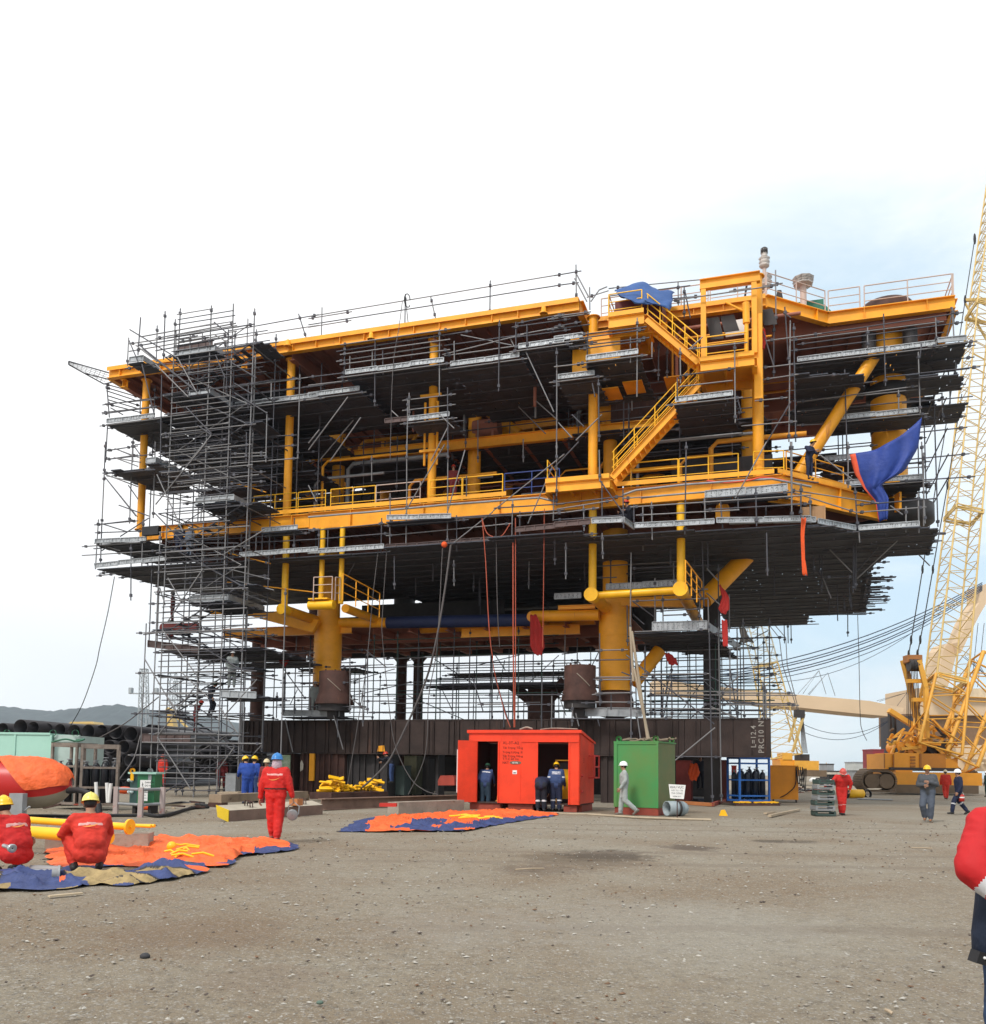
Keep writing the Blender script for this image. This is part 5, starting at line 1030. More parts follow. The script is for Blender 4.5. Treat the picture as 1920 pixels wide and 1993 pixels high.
K.px('ledger', '7', 1.0, [(548, 932, 1150, 905), (310, 915, 900, 880, 3), (530, 970, 880, 940, 3), (745, 1100, 1130, 1082), (570, 1170, 1130, 1150), (750, 1245, 1100, 1225), (800, 1275, 1000, 1268), (590, 1395, 1120, 1378), (310, 1000, 460, 995, 3)])
K.px('brace', '7', 1.0, [(1120, 930, 1205, 1020, 1), (1120, 1110, 1220, 1200, 1.5), (575, 1170, 740, 1290), (580, 1270, 660, 1340), (980, 880, 1080, 1050, 2)])
K.toe(gv('7', 380, 1090, 2.0), gv('7', 915, 1062, 2.0), h=0.3)
K.toe(gv('7', 0, 1160, 3.0), gv('7', 200, 1150, 3.0), h=0.3)
K.finish()
# ------------------------------------------------------------------ cloths, ropes, cables
def strip(name, label, pts, wid, m, parent=None, cat='cloth', fold=0.12, seg=20):
    """hanging length of cloth: a ribbon with folds, following pts (world), wid list"""
    b = MB(); vs = []; nseg = 8; P = [V(p) for p in pts]; r = random.Random(len(label))
    n = seg
    for i in range(n+1):
        f = i/n*(len(P)-1); k = min(int(f), len(P)-2); c = P[k].lerp(P[k+1], f-k); w0 = wid[k]*(1-(f-k))+wid[k+1]*(f-k)
        for j in range(nseg+1):
            q = j/nseg-0.5; vs.append(c+RU*(q*w0)+RD*(fold*sin(j*2.1+i*0.35)*min(1, w0))+UP*0.03*sin(j*1.3+i))
    for i in range(n):
        for j in range(nseg): a = i*(nseg+1)+j; b_ = a+nseg+1; b.f if False else None
    fs = [(i*(nseg+1)+j, i*(nseg+1)+j+1, (i+1)*(nseg+1)+j+1, (i+1)*(nseg+1)+j) for i in range(n) for j in range(nseg)]
    b.add(vs, fs, True); o = b.build(name, m, parent)
    mo = o.modifiers.new('thickness', 'SOLIDIFY'); mo.thickness = 0.01
    if not parent: tag(o, label, cat)
    return o
ORC = mat('orange_cloth', (0.75, 0.10, 0.02), 0.8, var=0.2, bump=0.4, bscale=12); REDC = mat('red_cloth', (0.48, 0.03, 0.025), 0.8, var=0.25, bump=0.4, bscale=10); BLC = mat('blue_tarp', (0.018, 0.05, 0.27), 0.6, var=0.25, bump=0.4, bscale=8)
strip('hanging_cloth', 'long red cloth hanging from the yellow tube left of the right leg', [gv('6', 1660, 1270, 2.9), gv('6', 1680, 1380, 2.9), gv('6', 1690, 1510, 2.9), gv('n', 1050, 1275, 2.9)], [0.35, 0.65, 0.7, 0.3], REDC)
strip('hanging_cloth', 'twisted red cloth loop high on the scaffold right of the knee brace', [gv('7', 1215, 1050, 1.5), gv('7', 1260, 1140, 1.5), gv('7', 1245, 1230, 1.5), gv('7', 1250, 1265, 1.5)], [0.08, 0.3, 0.5, 0.1], REDC)
strip('hanging_cloth', 'narrow bright red cloth hanging below the looped one', [gv('7', 1250, 1310, 1.4), gv('7', 1255, 1400, 1.4), gv('d', 1195, 180, 1.4)], [0.25, 0.25, 0.22], REDC)
strip('red_board', 'small red cloth flap under the dark platform over the green container', [gv('d', 660, 240, 3.0), gv('d', 700, 300, 3.0), gv('d', 720, 350, 3.0)], [0.25, 0.45, 0.4], REDC)
strip('hanging_cloth', 'thin orange and blue twisted tarpaulin tail under the right toe boards', [gv('8', 550, 560, -1.3), gv('8', 540, 680, -1.3), gv('8', 545, 850, -1.3), gv('8', 558, 980, -1.3)], [0.2, 0.14, 0.14, 0.2], ORC)
strip('hanging_cloth', 'red cloth pennant hung on the low scaffold behind the left leg', [gv('b', 560, 205, 1.9), gv('b', 575, 255, 1.9), gv('b', 585, 290, 1.9)], [1.0, 0.5, 0.05], REDC)
strip('hanging_cloth', 'small red rag hanging behind the portal post high on the module', [gv('3', 1540, 680, 0), gv('3', 1545, 760, 0), gv('3', 1538, 830, 0)], [0.1, 0.15, 0.1], REDC)
strip('plastic_sheet', 'torn white plastic sheet dangling under the right overhang', [gv('8', 95, 1360, 10), gv('8', 115, 1430, 10), gv('8', 130, 1475, 10)], [0.3, 0.4, 0.8], WRAP)
def drape(name, label, outline, v, m, hem=None, bulge=0.5, cat='tarpaulin', n=26, sag=0.0):
    """cloth hung in a plane: outline = two edge polylines (left, right) from top to bottom"""
    Lp, Rp = outline; b = MB(); vs = []; Lp = [gv(*p, v) for p in Lp]; Rp = [gv(*p, v) for p in Rp]
    def at(P, f):
        f *= len(P)-1; k = min(int(f), len(P)-2); return P[k].lerp(P[k+1], f-k)
    for i in range(n+1):
        a = at(Lp, i/n); c = at(Rp, i/n)
        for j in range(n+1):
            q = j/n; p = a.lerp(c, q); w_ = (c-a).length
            p = p-UP*(sag*sin(pi*q)*max(0, 1-i/n*1.6)); vs.append(p-RD*(bulge*sin(pi*q)*min(1, w_)*0.6+0.10*min(1, w_)*mnoise.noise(V((q*7+i*0.05, i*0.12, 2)))+0.07*sin(q*14+i*0.25)*min(1, w_)))
    for i in range(n):
        for j in range(n): s = (i*(n+1)+j, i*(n+1)+j+1, (i+1)*(n+1)+j+1, (i+1)*(n+1)+j); b.use(hem if hem and j < 2 else m); b.f.append(list(s)); b.m.append(b.mi); b.s.append(True)
    b.v = vs; o = b.build(name, None); mo = o.modifiers.new('thickness', 'SOLIDIFY'); mo.thickness = 0.012; tag(o, label, cat); return o
drape('tarpaulin', 'great blue tarpaulin with orange hem hanging from the right end of the module', ([('8', 888, 95), ('8', 925, 240), ('8', 990, 340), ('8', 1075, 440), ('8', 1100, 590)], [('4', 1415, 1335), ('8', 1390, 40), ('8', 1290, 210), ('8', 1120, 310), ('8', 1172, 410), ('8', 1165, 570)]), 2.0, BLC, mat('orange_hem', (0.8, 0.12, 0.05), 0.7), sag=0.45)
# blue sheet thrown over the upper landing
p0 = gv('3', 445, 380, -0.6); p1_ = gv('3', 650, 335, -0.6); p2_ = gv('3', 880, 410, -0.6)
def sheet_over(name, label, rows, m, cat='tarpaulin', sub=6, amp=0.06):
    b = MB(); R = len(rows); Cn = len(rows[0]); vs = []; nu = (Cn-1)*sub; nv = (R-1)*sub
    for i in range(nv+1):
        f = i/sub; k = min(int(f), R-2); f -= k
        for j in range(nu+1):
            g = j/sub; l = min(int(g), Cn-2); g -= l
            p = rows[k][l].lerp(rows[k][l+1], g).lerp(rows[k+1][l].lerp(rows[k+1][l+1], g), f)
            vs.append(p+V((mnoise.noise(V((j*0.35, i*0.35, 1))), mnoise.noise(V((j*0.35, i*0.35, 4))), mnoise.noise(V((j*0.35, i*0.35, 7)))))*amp)
    b.add(vs, [(i*(nu+1)+j, i*(nu+1)+j+1, (i+1)*(nu+1)+j+1, (i+1)*(nu+1)+j) for i in range(nv) for j in range(nu)], True)
    o = b.build(name, m); mo = o.modifiers.new('thickness', 'SOLIDIFY'); mo.thickness = 0.012; return tag(o, label, cat)
sheet_over('tarpaulin', 'blue tarpaulin thrown over the top landing beside the upper stair', [[gv('3', 445, 395, 1.4), gv('3', 640, 350, 1.6), gv('3', 760, 395, 1.6), gv('3', 880, 410, 1.4)],
    [gv('3', 445, 400, -0.9), gv('3', 650, 337, -0.4), gv('3', 770, 400, -0.6), gv('3', 880, 405, -0.3)], [gv('3', 470, 430, -1.5), gv('3', 590, 485, -1.5), gv('3', 690, 490, -1.5), gv('3', 860, 490, -1.0)], [gv('3', 480, 436, -1.55), gv('3', 600, 490, -1.55), gv('3', 815, 510, -1.45), gv('3', 845, 560, -1.3)]], mat('faded_blue_tarp', (0.03, 0.09, 0.27), 0.6, var=0.25, bump=0.4, bscale=8), amp=0.12)
b = MB(); ua, uc = UV(gv('3', 455, 500, -0.3))[0], UV(gv('3', 650, 500, -0.3))[0]; z0 = UZ; b.mbox(ua, uc+0.9, -0.6, 1.2, z0+0.05, z0+1.1); b.build('covered_crate', mat('maroon_box', (0.13, 0.02, 0.02), 0.6), mod)
def cable(name, label, pts, r=0.02, m=BLK, cat='cable', group=None):
    o = MB().path(pts, r, 6).build(name, m); tag(o, label, cat, group); return o
def curve(pts, n=8):
    """smooth polyline through points (Catmull-Rom)"""
    P = [V(p) for p in pts]; P = [P[0]*2-P[1]]+P+[P[-1]*2-P[-2]]; out = []
    for i in range(1, len(P)-2):
        for k in range(n):
            t = k/n; a, b_, c, d = P[i-1:i+3]; out.append(0.5*((2*b_)+(c-a)*t+(2*a-5*b_+4*c-d)*t*t+(3*b_-a-3*c+d)*t**3))
    return out+[P[-2]]
cable('rope', 'slack rope hanging from the far left platform down to the pipe stack', curve([gv('5', 388, 990, -1.5), gv('5', 340, 1250, -1.5), gv('5', 280, 1510, -1.5), gv('a', 700, 300, -1.5), gv('a', 600, 580, -1.5), gv('a', 485, 780, -1.5)]), 0.022)
CB = mat('grey_cable', (0.10, 0.09, 0.09), 0.7); OC = mat('orange_hose', (0.40, 0.08, 0.04), 0.6)
for lab, m, r, pts in (('thick grey hose sweeping from the red buoy down to the yellow clamps', CB, 0.05, [('6', 1045, 760, -1.8), ('6', 1000, 1100, -1.8), ('6', 930, 1500, -1.8), ('b', 1600, 440, -1.0), ('w', 1180, 60, -0.8), ('w', 1030, 300, -0.8), ('w', 760, 540, -0.8), ('w', 520, 610, -0.8), ('w', 300, 615, -0.8)]),
        ('thin grey cable crossing the stair of ropes left of the thick hose', CB, 0.022, [('6', 985, 780, -1.8), ('6', 945, 1500, -1.8), ('b', 1640, 500, -1), ('w', 1500, 40, -1), ('w', 1440, 300, -1), ('w', 1300, 590, -1)]),
        ('orange brown cable dropping beside the middle clamp standard', OC, 0.022, [('6', 1275, 560, -1.8), ('6', 1300, 850, -1.8), ('6', 1340, 1500, -1.8), ('c', 665, 260, -1), ('c', 730, 450, -1)]),
        ('pair of red hoses dropping from the centre platform, left strand', OC, 0.03, [('6', 1510, 740, -1.8), ('6', 1512, 1510, -1.8), ('c', 765, 450, -1.5)]),
        ('pair of red hoses dropping from the centre platform, right strand', OC, 0.022, [('6', 1528, 560, -1.8), ('6', 1528, 1510, -1.8), ('c', 772, 450, -1.5)]),
        ('thin red cord hanging right of the pair of red hoses', OC, 0.018, [('6', 1740, 490, -1.8), ('6', 1735, 1000, -1.8), ('6', 1728, 1510, -1.8)]),
        ('dark rope hanging from the left lower platform over the left leg', CB, 0.022, [('6', 515, 780, -1.2), ('6', 475, 1120, -1), ('6', 440, 1510, -1), ('b', 1180, 300, -1), ('b', 1110, 760, -1), ('w', 640, 510, -1)]),
        ('second dark rope right of the left leg', CB, 0.02, [('6', 575, 800, -1.2), ('6', 545, 1250, -1), ('b', 1300, 100, -1), ('b', 1360, 690, -1), ('w', 1180, 120, -1), ('w', 1330, 420, -1), ('w', 1480, 545, -1), ('w', 1620, 590, -1)]),
        ('dark cord hanging in the middle between the hoses', CB, 0.018, [('6', 1383, 560, -1.7), ('6', 1395, 1200, -1.7), ('6', 1412, 1510, -1.5)]),
        ('looped orange hose slung beneath the centre rail', OC, 0.025, [('6', 1275, 570, -1.9), ('6', 1320, 680, -1.9), ('6', 1420, 695, -1.9), ('6', 1490, 600, -1.9)]),
        ('orange hose laid along the right mid deck beam', mat('bright_orange_hose', (0.7, 0.08, 0.03), 0.5), 0.04, [('7', 1120, 285, -0.5), ('7', 1250, 300, -0.5), ('7', 1420, 285, -0.5), ('7', 1540, 262, -0.4), ('7', 1720, 290, 0)]),
        ('loose cord hanging in the sky below the right overhang', CB, 0.02, [('8', 945, 1260, 20), ('8', 952, 1500, 20), ('e', 712, 300, 20), ('e', 725, 900, 20), ('e', 745, 1040, 20), ('e', 785, 1125, 20)]),
        ('thin rope hanging down the stair tower side', CB, 0.018, [('2', 690, 330, -0.5), ('2', 665, 520, -0.8), ('2', 620, 830, -1.8), ('2', 600, 1500, -1.8)])):
    cable('rope' if 'rope' in lab or 'cord' in lab else 'hose', lab, curve([gv(*p) for p in pts], 5), r, m, 'rope' if 'rope' in lab or 'cord' in lab else 'hose')
b = MB().ball(gv('6', 998, 755, -1.9), 0.14, 12, 8); tag(b.build('float_buoy', ORC), 'small orange red ball tied to the brown toe boards', 'buoy')
b = MB(); a = gv('8', 620, 560, -0.2); c = gv('8', 710, 560, -0.2); ua, uc = UV(a)[0], UV(c)[0]; b.mbox(ua-0.5, uc, -0.2, 0.5, a.z-0.1, a.z+0.5)
for q in (0, 0.5, 1): b.mbox(ua-0.5+(uc-ua+0.42)*q, ua-0.5+(uc-ua+0.42)*q+0.08, -0.24, -0.2, a.z-0.1, a.z+0.5)
tag(b.build('wooden_crate', mat('crate_wood', (0.38, 0.22, 0.11), 0.8, var=0.3)), 'brown wooden crate on the lower platform near the blue tarpaulin', 'crate')
b = MB(); p = gv('5', 660, 655, -1.4); b.bar(p-RU*0.5, p+RU*0.5, 0.25, 0.45)
for i in (-0.3, 0, 0.3): b.use(BLK); 
b.mats = [BLK]; b.m = [0]*len(b.f); tag(b.build('flood_light', BLK), 'black twin lamp box clamped to the left guard rail', 'flood light')
for x in (640, 655, 672):
    pass
# ------------------------------------------------------------------ red generator container
VC = -7.1
cu0 = uu('c', 335, 1000, VC); cu1 = uu('c', 1370, 1000, VC); cz0 = gv('c', 900, 1152, VC).z; cz1 = gv('c', 850, 475, VC).z; cd = 2.6
RC = mat('orange_red_paint', (0.78, 0.050, 0.012), 0.45, var=0.22, scale=1.1, rust=0.17, rustcol=(0.42, 0.035, 0.02), bump=0.25, bscale=1.6, streak=True)
rc = thing('generator_container', 'orange red steel container with open doors and stencilled writing', 'container', W((cu0+cu1)/2, VC+1.2, 0))
def cx(x): return uu('c', x, 800, VC)
def cz(y): return gv('c', 800, y, VC).z
zr = cz1-0.45
b = MB()
b.mbox(cu0, cx(418), VC, VC+0.05, cz0, cz1-0.12); b.mbox(cx(418), cx(622), VC, VC+0.05, cz(580), cz1-0.12); b.mbox(cx(622), cx(978), VC, VC+0.05, cz0, cz1-0.12); b.mbox(cx(978), cx(1272), VC, VC+0.05, cz(585), cz1-0.12); b.mbox(cx(1272), cu1, VC, VC+0.05, cz0, cz1-0.12)
b.build('front_wall', RC, rc)
b = MB(); b.mbox(cx(830), cx(1355), VC-0.03, VC-0.002, cz(585), cz(577)); b.mbox(cu0-0.02, cu1+0.02, VC-0.04, VC-0.002, cz(490), cz(484)); b.mbox(cx(822), cx(826), VC-0.012, VC-0.001, cz0+0.1, cz(590)); b.mbox(cx(640), cx(644), VC-0.012, VC-0.001, cz(580), cz(500)); b.mbox(cx(968), cx(985), VC-0.05, VC-0.001, cz0, cz(588)); b.mbox(cx(616), cx(626), VC-0.03, VC-0.001, cz0, cz(582)); b.mbox(cx(1264), cx(1276), VC-0.03, VC-0.001, cz0, cz(588)); b.build('wall_trim', RC, rc)
b = MB(); b.prism([W(cu1, VC, cz0), W(cu1, VC+cd, cz0), W(cu1, VC+cd, zr), W(cu1, VC, cz1-0.12)], -RU*0.05); b.build('side_wall', RC, rc)
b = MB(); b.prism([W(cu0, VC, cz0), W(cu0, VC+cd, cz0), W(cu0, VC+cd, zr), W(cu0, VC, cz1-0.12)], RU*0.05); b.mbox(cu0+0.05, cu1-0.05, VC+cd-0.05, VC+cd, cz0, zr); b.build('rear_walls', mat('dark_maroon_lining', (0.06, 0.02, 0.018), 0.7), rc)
b = MB(); b.prism([W(cu0-0.06, VC-0.08, cz1-0.11), W(cu0-0.06, VC+cd+0.05, zr+0.01), W(cu0-0.06, VC+cd+0.05, zr+0.07), W(cu0-0.06, VC-0.08, cz1)], RU*(cu1-cu0+0.12)); b.build('roof', RC, rc)
b = MB(); b.mbox(cu0, cu1, VC+0.06, VC+cd-0.06, cz0-0.02, cz0+0.03); b.build('floor', mat('dark_floor', (0.05, 0.03, 0.025), 0.8), rc)
SK = mat('skid_red', (0.28, 0.05, 0.03), 0.7, var=0.3, rust=0.25)
b = MB()
for a, c in ((345, 635), (705, 930), (1215, 1335)): b.mbox(cx(a), cx(c), VC+0.12, VC+0.4, 0, cz0-0.03); b.mbox(cx(a), cx(c), VC+cd-0.5, VC+cd-0.2, 0, cz0-0.03)
b.mbox(cu1-0.3, cu1-0.02, VC+0.4, VC+cd-0.2, 0, cz0-0.03); b.build('skid', SK, rc)
dt = thing('door', None, None, W(cx(415), VC, cz0)); dt.parent = rc; dt.location = W(cx(415), VC, cz0)-V(rc['_o'])
pa = W(cx(412), VC-0.02, cz0+0.02); pb = gv('c', 235, 1132, VC-0.55); pb.z = cz0+0.02; h_ = cz(575)-cz0-0.02
b = MB(); d_ = (pb-pa); nn = d_.normalized().cross(UP); b.obox((pa+pb)/2+UP*h_/2, d_/2, nn*0.03, UP*h_/2); b.build('door_leaf', RC, dt)
b = MB(); b.obox(pb+UP*h_*0.5+nn*0.05, nn*0.02, d_.normalized()*0.02, UP*h_*0.35); b.build('lock_bar', WHT, dt)
STN = mat('dark_stencil', (0.13, 0.012, 0.008), 0.8); 
for y, s, tx in ((606, 0.15, 'XL-3T-A2'), (648, 0.115, 'T\u1ea3i Tr\u1ecdng T\u1ed5ng'), (688, 0.115, 'Tr\u1ecdng L\u01b0\u1ee3ng B\u1ecb'), (724, 0.115, 'T\u1ea3i Tr\u1ecdng N\u00e2ng'), (752, 0.12, 'T.T.C 60 Hz'), (786, 0.12, 'NKT')):
    text(tx, s, W(cx(658), VC-0.006, cz(y)), RU, UP, STN, rc, space=1.05)
b = MB(); c0 = W(cx(778), VC-0.01, cz(775)); n = 16; b.prism([c0+RU*(0.17*cos(2*pi*i/n)+(0.06 if cos(2*pi*i/n) > 0 else -0.06))+UP*0.06*sin(2*pi*i/n) for i in range(n)][::-1], -RD*0.01); b.build('oval_plate', mat('olive_plate', (0.14, 0.12, 0.08), 0.6), rc)
text('60 Hz', 0.09, c0-RU*0.12-UP*0.03-RD*0.016, RU, UP, WHT, rc)
b = MB(); b.mbox(cx(752), cx(792), VC-0.015, VC-0.001, cz(880), cz(845)); b.build('notice_plate', WHT, rc); b = MB(); b.mbox(cx(760), cx(784), VC-0.02, VC-0.0155, cz(872), cz(864)); b.build('notice_mark', DRK, rc)
wf = MB(); z0_, z1_ = cz(905), cz(700); a_ = W(cu1+0.0, VC+cd-0.9, 0)
for zz_ in (z0_, (z0_+z1_)/2, z1_): wf.bar(W(cu1+0.22, VC+1.6, zz_), W(cu1+0.22, VC+2.5, zz_), 0.06, 0.06)
for v_ in (VC+1.6, VC+2.5): wf.bar(W(cu1+0.22, v_, z0_), W(cu1+0.22, v_, z1_), 0.06, 0.06); wf.bar(W(cu1, v_, z0_), W(cu1+0.22, v_, z0_), 0.05, 0.05); wf.bar(W(cu1, v_, z1_), W(cu1+0.22, v_, z1_), 0.05, 0.05)
wf.build('side_frame', mat('pinkish_red_paint', (0.55, 0.05, 0.04), 0.5), rc)
text('S10', 0.13, W(cu1+0.004, VC+0.7, cz(770)), UP, -RD, STN, rc)
b = MB(); 
for zz_ in (cz(885), cz(1030)): b.tube(W(cu1, VC+0.25, zz_), W(cu1+0.06, VC+0.25, zz_), 0.05, n=10)
b.build('side_handle', MATS['pinkish_red_paint'], rc)
b = MB(); p = W(cx(880), VC+0.3, cz1+0.03); b.path(curve([W(cx(800), VC+0.2, cz1+0.03), W(cx(850), VC+0.4, cz1+0.12), W(cx(910), VC+0.3, cz1+0.06)]), 0.035); b.path(curve([W(cx(990), VC+0.2, cz1+0.03), W(cx(1100), VC+0.5, cz1+0.09), W(cx(1330), VC+0.3, cz1+0.05)]), 0.02); tag(b.build('rope', CONC), 'rope lying on the red container roof', 'rope')
gn = thing('generator', 'yellow generator set standing inside the red container', 'generator', W(cx(1220), VC+1.0, cz0+0.03)); ga, gc = cx(1095), cx(1095)+0.98
b = MB(); b.mbox(ga, gc, VC+0.9, VC+1.9, cz0+0.18, cz(830)); b.build('engine_cover', YELB, gn)
b = MB()
for q in (ga, gc-0.08): b.mbox(q, q+0.08, VC+0.82, VC+0.9, cz0+0.03, cz(745))
b.mbox(ga, gc, VC+0.82, VC+0.9, cz(753), cz(742)); b.build('yellow_frame', YELB, gn); b = MB(); b.mbox(ga+0.1, gc-0.1, VC+0.95, VC+1.4, cz(828), cz(770)); b.build('control_panel', DRK, gn)
b = MB(); b.mbox(ga, gc, VC+0.9, VC+1.9, cz0+0.03, cz0+0.17); b.build('base_frame', BLK, gn)
b = MB(); c_ = W(cx(565), VC+0.8, cz0+0.03); b.lathe(c_, [(0.12, 0), (0.12, 0.03), (0.06, 0.06), (0.03, 0.3), (0, 0.31)], 14); tag(b.build('traffic_cone', mat('faded_orange', (0.65, 0.25, 0.06), 0.6)), 'small orange cone inside the left door of the red container', 'cone')
# ------------------------------------------------------------------ green container on its red skid
VN = -7.6
g1 = gz_('d', 590, 1748, 0.0); GY = 31.6; gc_ = gy('d', 577, 1665, GY); gz0 = gc_.z; gz1 = gy('d', 577, 1062, GY).z
GR = V((cos(radians(29)), -sin(radians(29)), 0)); GD = V((sin(radians(29)), cos(radians(29)), 0)); GO = V((gc_.x, gc_.y, 0)); gw = 1.62; gd = 1.95
def G_(a, d, z): return GO+GR*a+GD*d+UP*z          # a runs from the near corner, negative to the left
def gbox(b, a0, a1, d0, d1, z0, z1): b.obox(G_((a0+a1)/2, (d0+d1)/2, (z0+z1)/2), GR*((a1-a0)/2), GD*((d1-d0)/2), UP*((z1-z0)/2))
GP = mat('worn_green_paint', (0.030, 0.22, 0.065), 0.55, var=0.3, scale=0.7, var2=(0.10, 0.20, 0.05), rust=0.15, rustcol=(0.17, 0.15, 0.05), bump=0.08, bscale=3, streak=True)
GP2 = mat('faded_olive_side', (0.15, 0.13, 0.045), 0.65, var=0.25, scale=0.8, var2=(0.08, 0.14, 0.045), rust=0.15, rustcol=(0.14, 0.09, 0.04), streak=True)
gt_ = thing('green_container', 'worn green steel container on a red skid with faded side', 'container', G_(-gw/2, 1, 0))
b = MB(); gbox(b, -gw, -0.012, 0, gd, gz0, gz1); b.build('body', GP, gt_); b = MB(); gbox(b, -0.011, 0, 0.012, gd-0.01, gz0+0.01, gz1-0.01); b.build('side_sheet', GP2, gt_)
b = MB(); gbox(b, -gw-0.02, -gw+0.10, -0.03, -0.001, gz0, gz1); gbox(b, -0.06, 0.012, -0.03, -0.001, gz0, gz1); gbox(b, -gw+0.1, -0.06, -0.025, -0.001, gz1-0.06, gz1); b.build('corner_trim', GP, gt_)
b = MB(); gbox(b, -gw-0.03, 0.03, -0.03, gd+0.03, gz1, gz1+0.05); b.build('roof_plate', GP, gt_)
b = MB(); gbox(b, -gw, 0, 0.02, 0.3, 0, gz0-0.005); gbox(b, -gw, 0, gd-0.3, gd-0.02, 0, gz0-0.005); gbox(b, -0.25, 0, 0.3, gd-0.3, 0.02, gz0-0.005); b.build('skid', SK, gt_)
for q, vq in ((-gw+0.12, 0.1), (-0.12, 0.1), (-0.1, gd-0.1)):
    b = MB(); b.lathe(G_(q, vq-0.03, gz1+0.14), [(0.11, 0), (0.11, 0.06), (0.05, 0.06), (0.05, 0)], 14, axis=GD); b.build('lifting_eye', GP, gt_)
b = MB(); r = random.Random(2); P = [G_(-gw+0.1+gw*i/11, 0.3+r.uniform(-0.2, 1.0), gz1+0.08+r.uniform(0, 0.12)) for i in range(13)]; b.path(curve(P, 6), 0.035, 6); P = [G_(-gw+0.1+(gw+0.3)*i/8, 0.6+r.uniform(-0.3, 1.0), gz1+0.08+r.uniform(0, 0.1)) for i in range(9)]; b.path(curve(P, 6), 0.03, 6)
tag(b.build('wire_sling', mat('rope_tan', (0.22, 0.17, 0.12), 0.8)), 'brown wire sling coiled loosely on the green container roof', 'sling')
# ------------------------------------------------------------------ yard things near the containers
def plank(name, label, k, pts, w_, h_, m, z=0.02, cat='plank'):
    b = MB(); P = [gz_(k, x, y, z+h_/2) for x, y in pts]
    for a, c in zip(P[:-1], P[1:]): b.bar(a, c, w_, h_)
    return tag(b.build(name, m), label, cat)
WOOD = mat('weathered_wood', (0.42, 0.33, 0.23), 0.85, var=0.3); BAM = MATS['bamboo']
cable('bamboo_pole', 'long bamboo pole lying on the ground before the red and green containers', [gz_('d', -60, 1722, 0.04), gz_('d', 200, 1738, 0.04), gz_('d', 400, 1750, 0.04)], 0.04, BAM, 'pole')
cable('bamboo_pole', 'second bamboo pole lying in front of the green container and the sign', [gz_('d', 330, 1748, 0.04), gz_('d', 700, 1762, 0.04), gz_('d', 1065, 1772, 0.04)], 0.04, BAM, 'pole')
cable('bamboo_pole', 'thin bamboo pole ending beside the two men at the red container', [gz_('c', 1080, 1235, 0.03), gz_('c', 1300, 1246, 0.03), gz_('c', 1560, 1250, 0.03)], 0.03, BAM, 'pole')
p = gz_('d', 650, 1725, 0.33); q = gz_('d', 835, 1700, 0.33); q = p+(q-p); d = V((0.98, 0.2, 0)).normalized(); L = 0
a = gz_('d', 655, 1740, 0.0); c = gz_('d', 838, 1738, 0.0); L = (c-a).length; a.z = 0.27; dd = (c-V((a.x, a.y, 0))); dd.z = 0; dd.normalize()
PG = mat('grey_pipe_paint', (0.27, 0.32, 0.34), 0.5, var=0.2, rust=0.1); t = thing('pipe_piece', 'short pale grey pipe lying beside the green container', 'pipe', a-UP*0.27)
MB().pipe(a, a+dd*(L-0.25), 0.26, 0.03, 24).build('barrel', PG, t); MB().lathe(a+dd*(L-0.25), [(0.26, 0), (0.25, 0.1), (0.18, 0.22), (0.01, 0.28)], 24, axis=dd).build('cap_end', PG, t); MB().lathe(a+dd*(L*0.47), [(0.262, 0), (0.275, 0.01), (0.275, 0.09), (0.262, 0.1)], 24, axis=dd).build('dark_band', DRK, t)
p = gz_('d', 752, 1765, 0); t = thing('notice_sign', 'white notice sign with small print on a thin stick before the green container', 'sign', p)
h = gv('d', 750, 1445, UV(p)[1]).z; MB().tube(p, p+UP*(h-0.05), 0.018).build('stick', RUSTY, t)
b = MB(); b.prism([p+RU*x-RD*0.03+UP*z for x, z in ((-0.27, h), (0.28, h-0.02), (0.22, h-0.48), (-0.22, h-0.46))][::-1], -RD*0.02); b.build('board', WHT, t)
for i, (tx, s) in enumerate((('KHU V\u1ef0C', 0.10), ('V\u1eacT T\u01af \u2013 TB', 0.065), ('THI C\u00d4NG', 0.075), ('N\u0102M 2017', 0.06))): text(tx, s, p-RD*0.056+UP*(h-0.13-i*0.095)+RU*0.0, RU, UP, mat('grey_print', (0.15, 0.15, 0.16), 0.7), t, align='CENTER')
plank('timber_beam', 'long orange brown timber lying right of the sign under the girder', 'd', ((735, 1608), (1075, 1632)), 0.2, 0.15, mat('orange_wood', (0.45, 0.17, 0.06), 0.8), cat='timber'); plank('timber_beam', 'reddish timber leaning past the scaffold foot', 'd', ((1070, 1632), (1220, 1580)), 0.15, 0.15, SK, cat='timber')
plank('black_tarpaulin', 'dark folded tarpaulin lying under the girder right of the sign', 'd', ((760, 1570), (1050, 1590)), 1.4, 0.15, mat('dark_plastic', (0.03, 0.03, 0.05), 0.5, bump=0.8, bscale=6), cat='tarpaulin')
t = thing('shade_backing_sheet', 'long dark sheet fence added to darken the gaps under the rear of the module', 'backing', W(-2, 17, 0)); b = MB(); b.mbox(-13, 9, 17, 17.05, 0, 2.3); b.build('sheeting', DRK, t)  # dark sheet added to close the bright gaps below the module
for i in range(9): MB().mbox(-13+i*2.5, -12.9+i*2.5, 16.9, 16.99, 0, 2.4).build('backing_post', RUSTY, t)
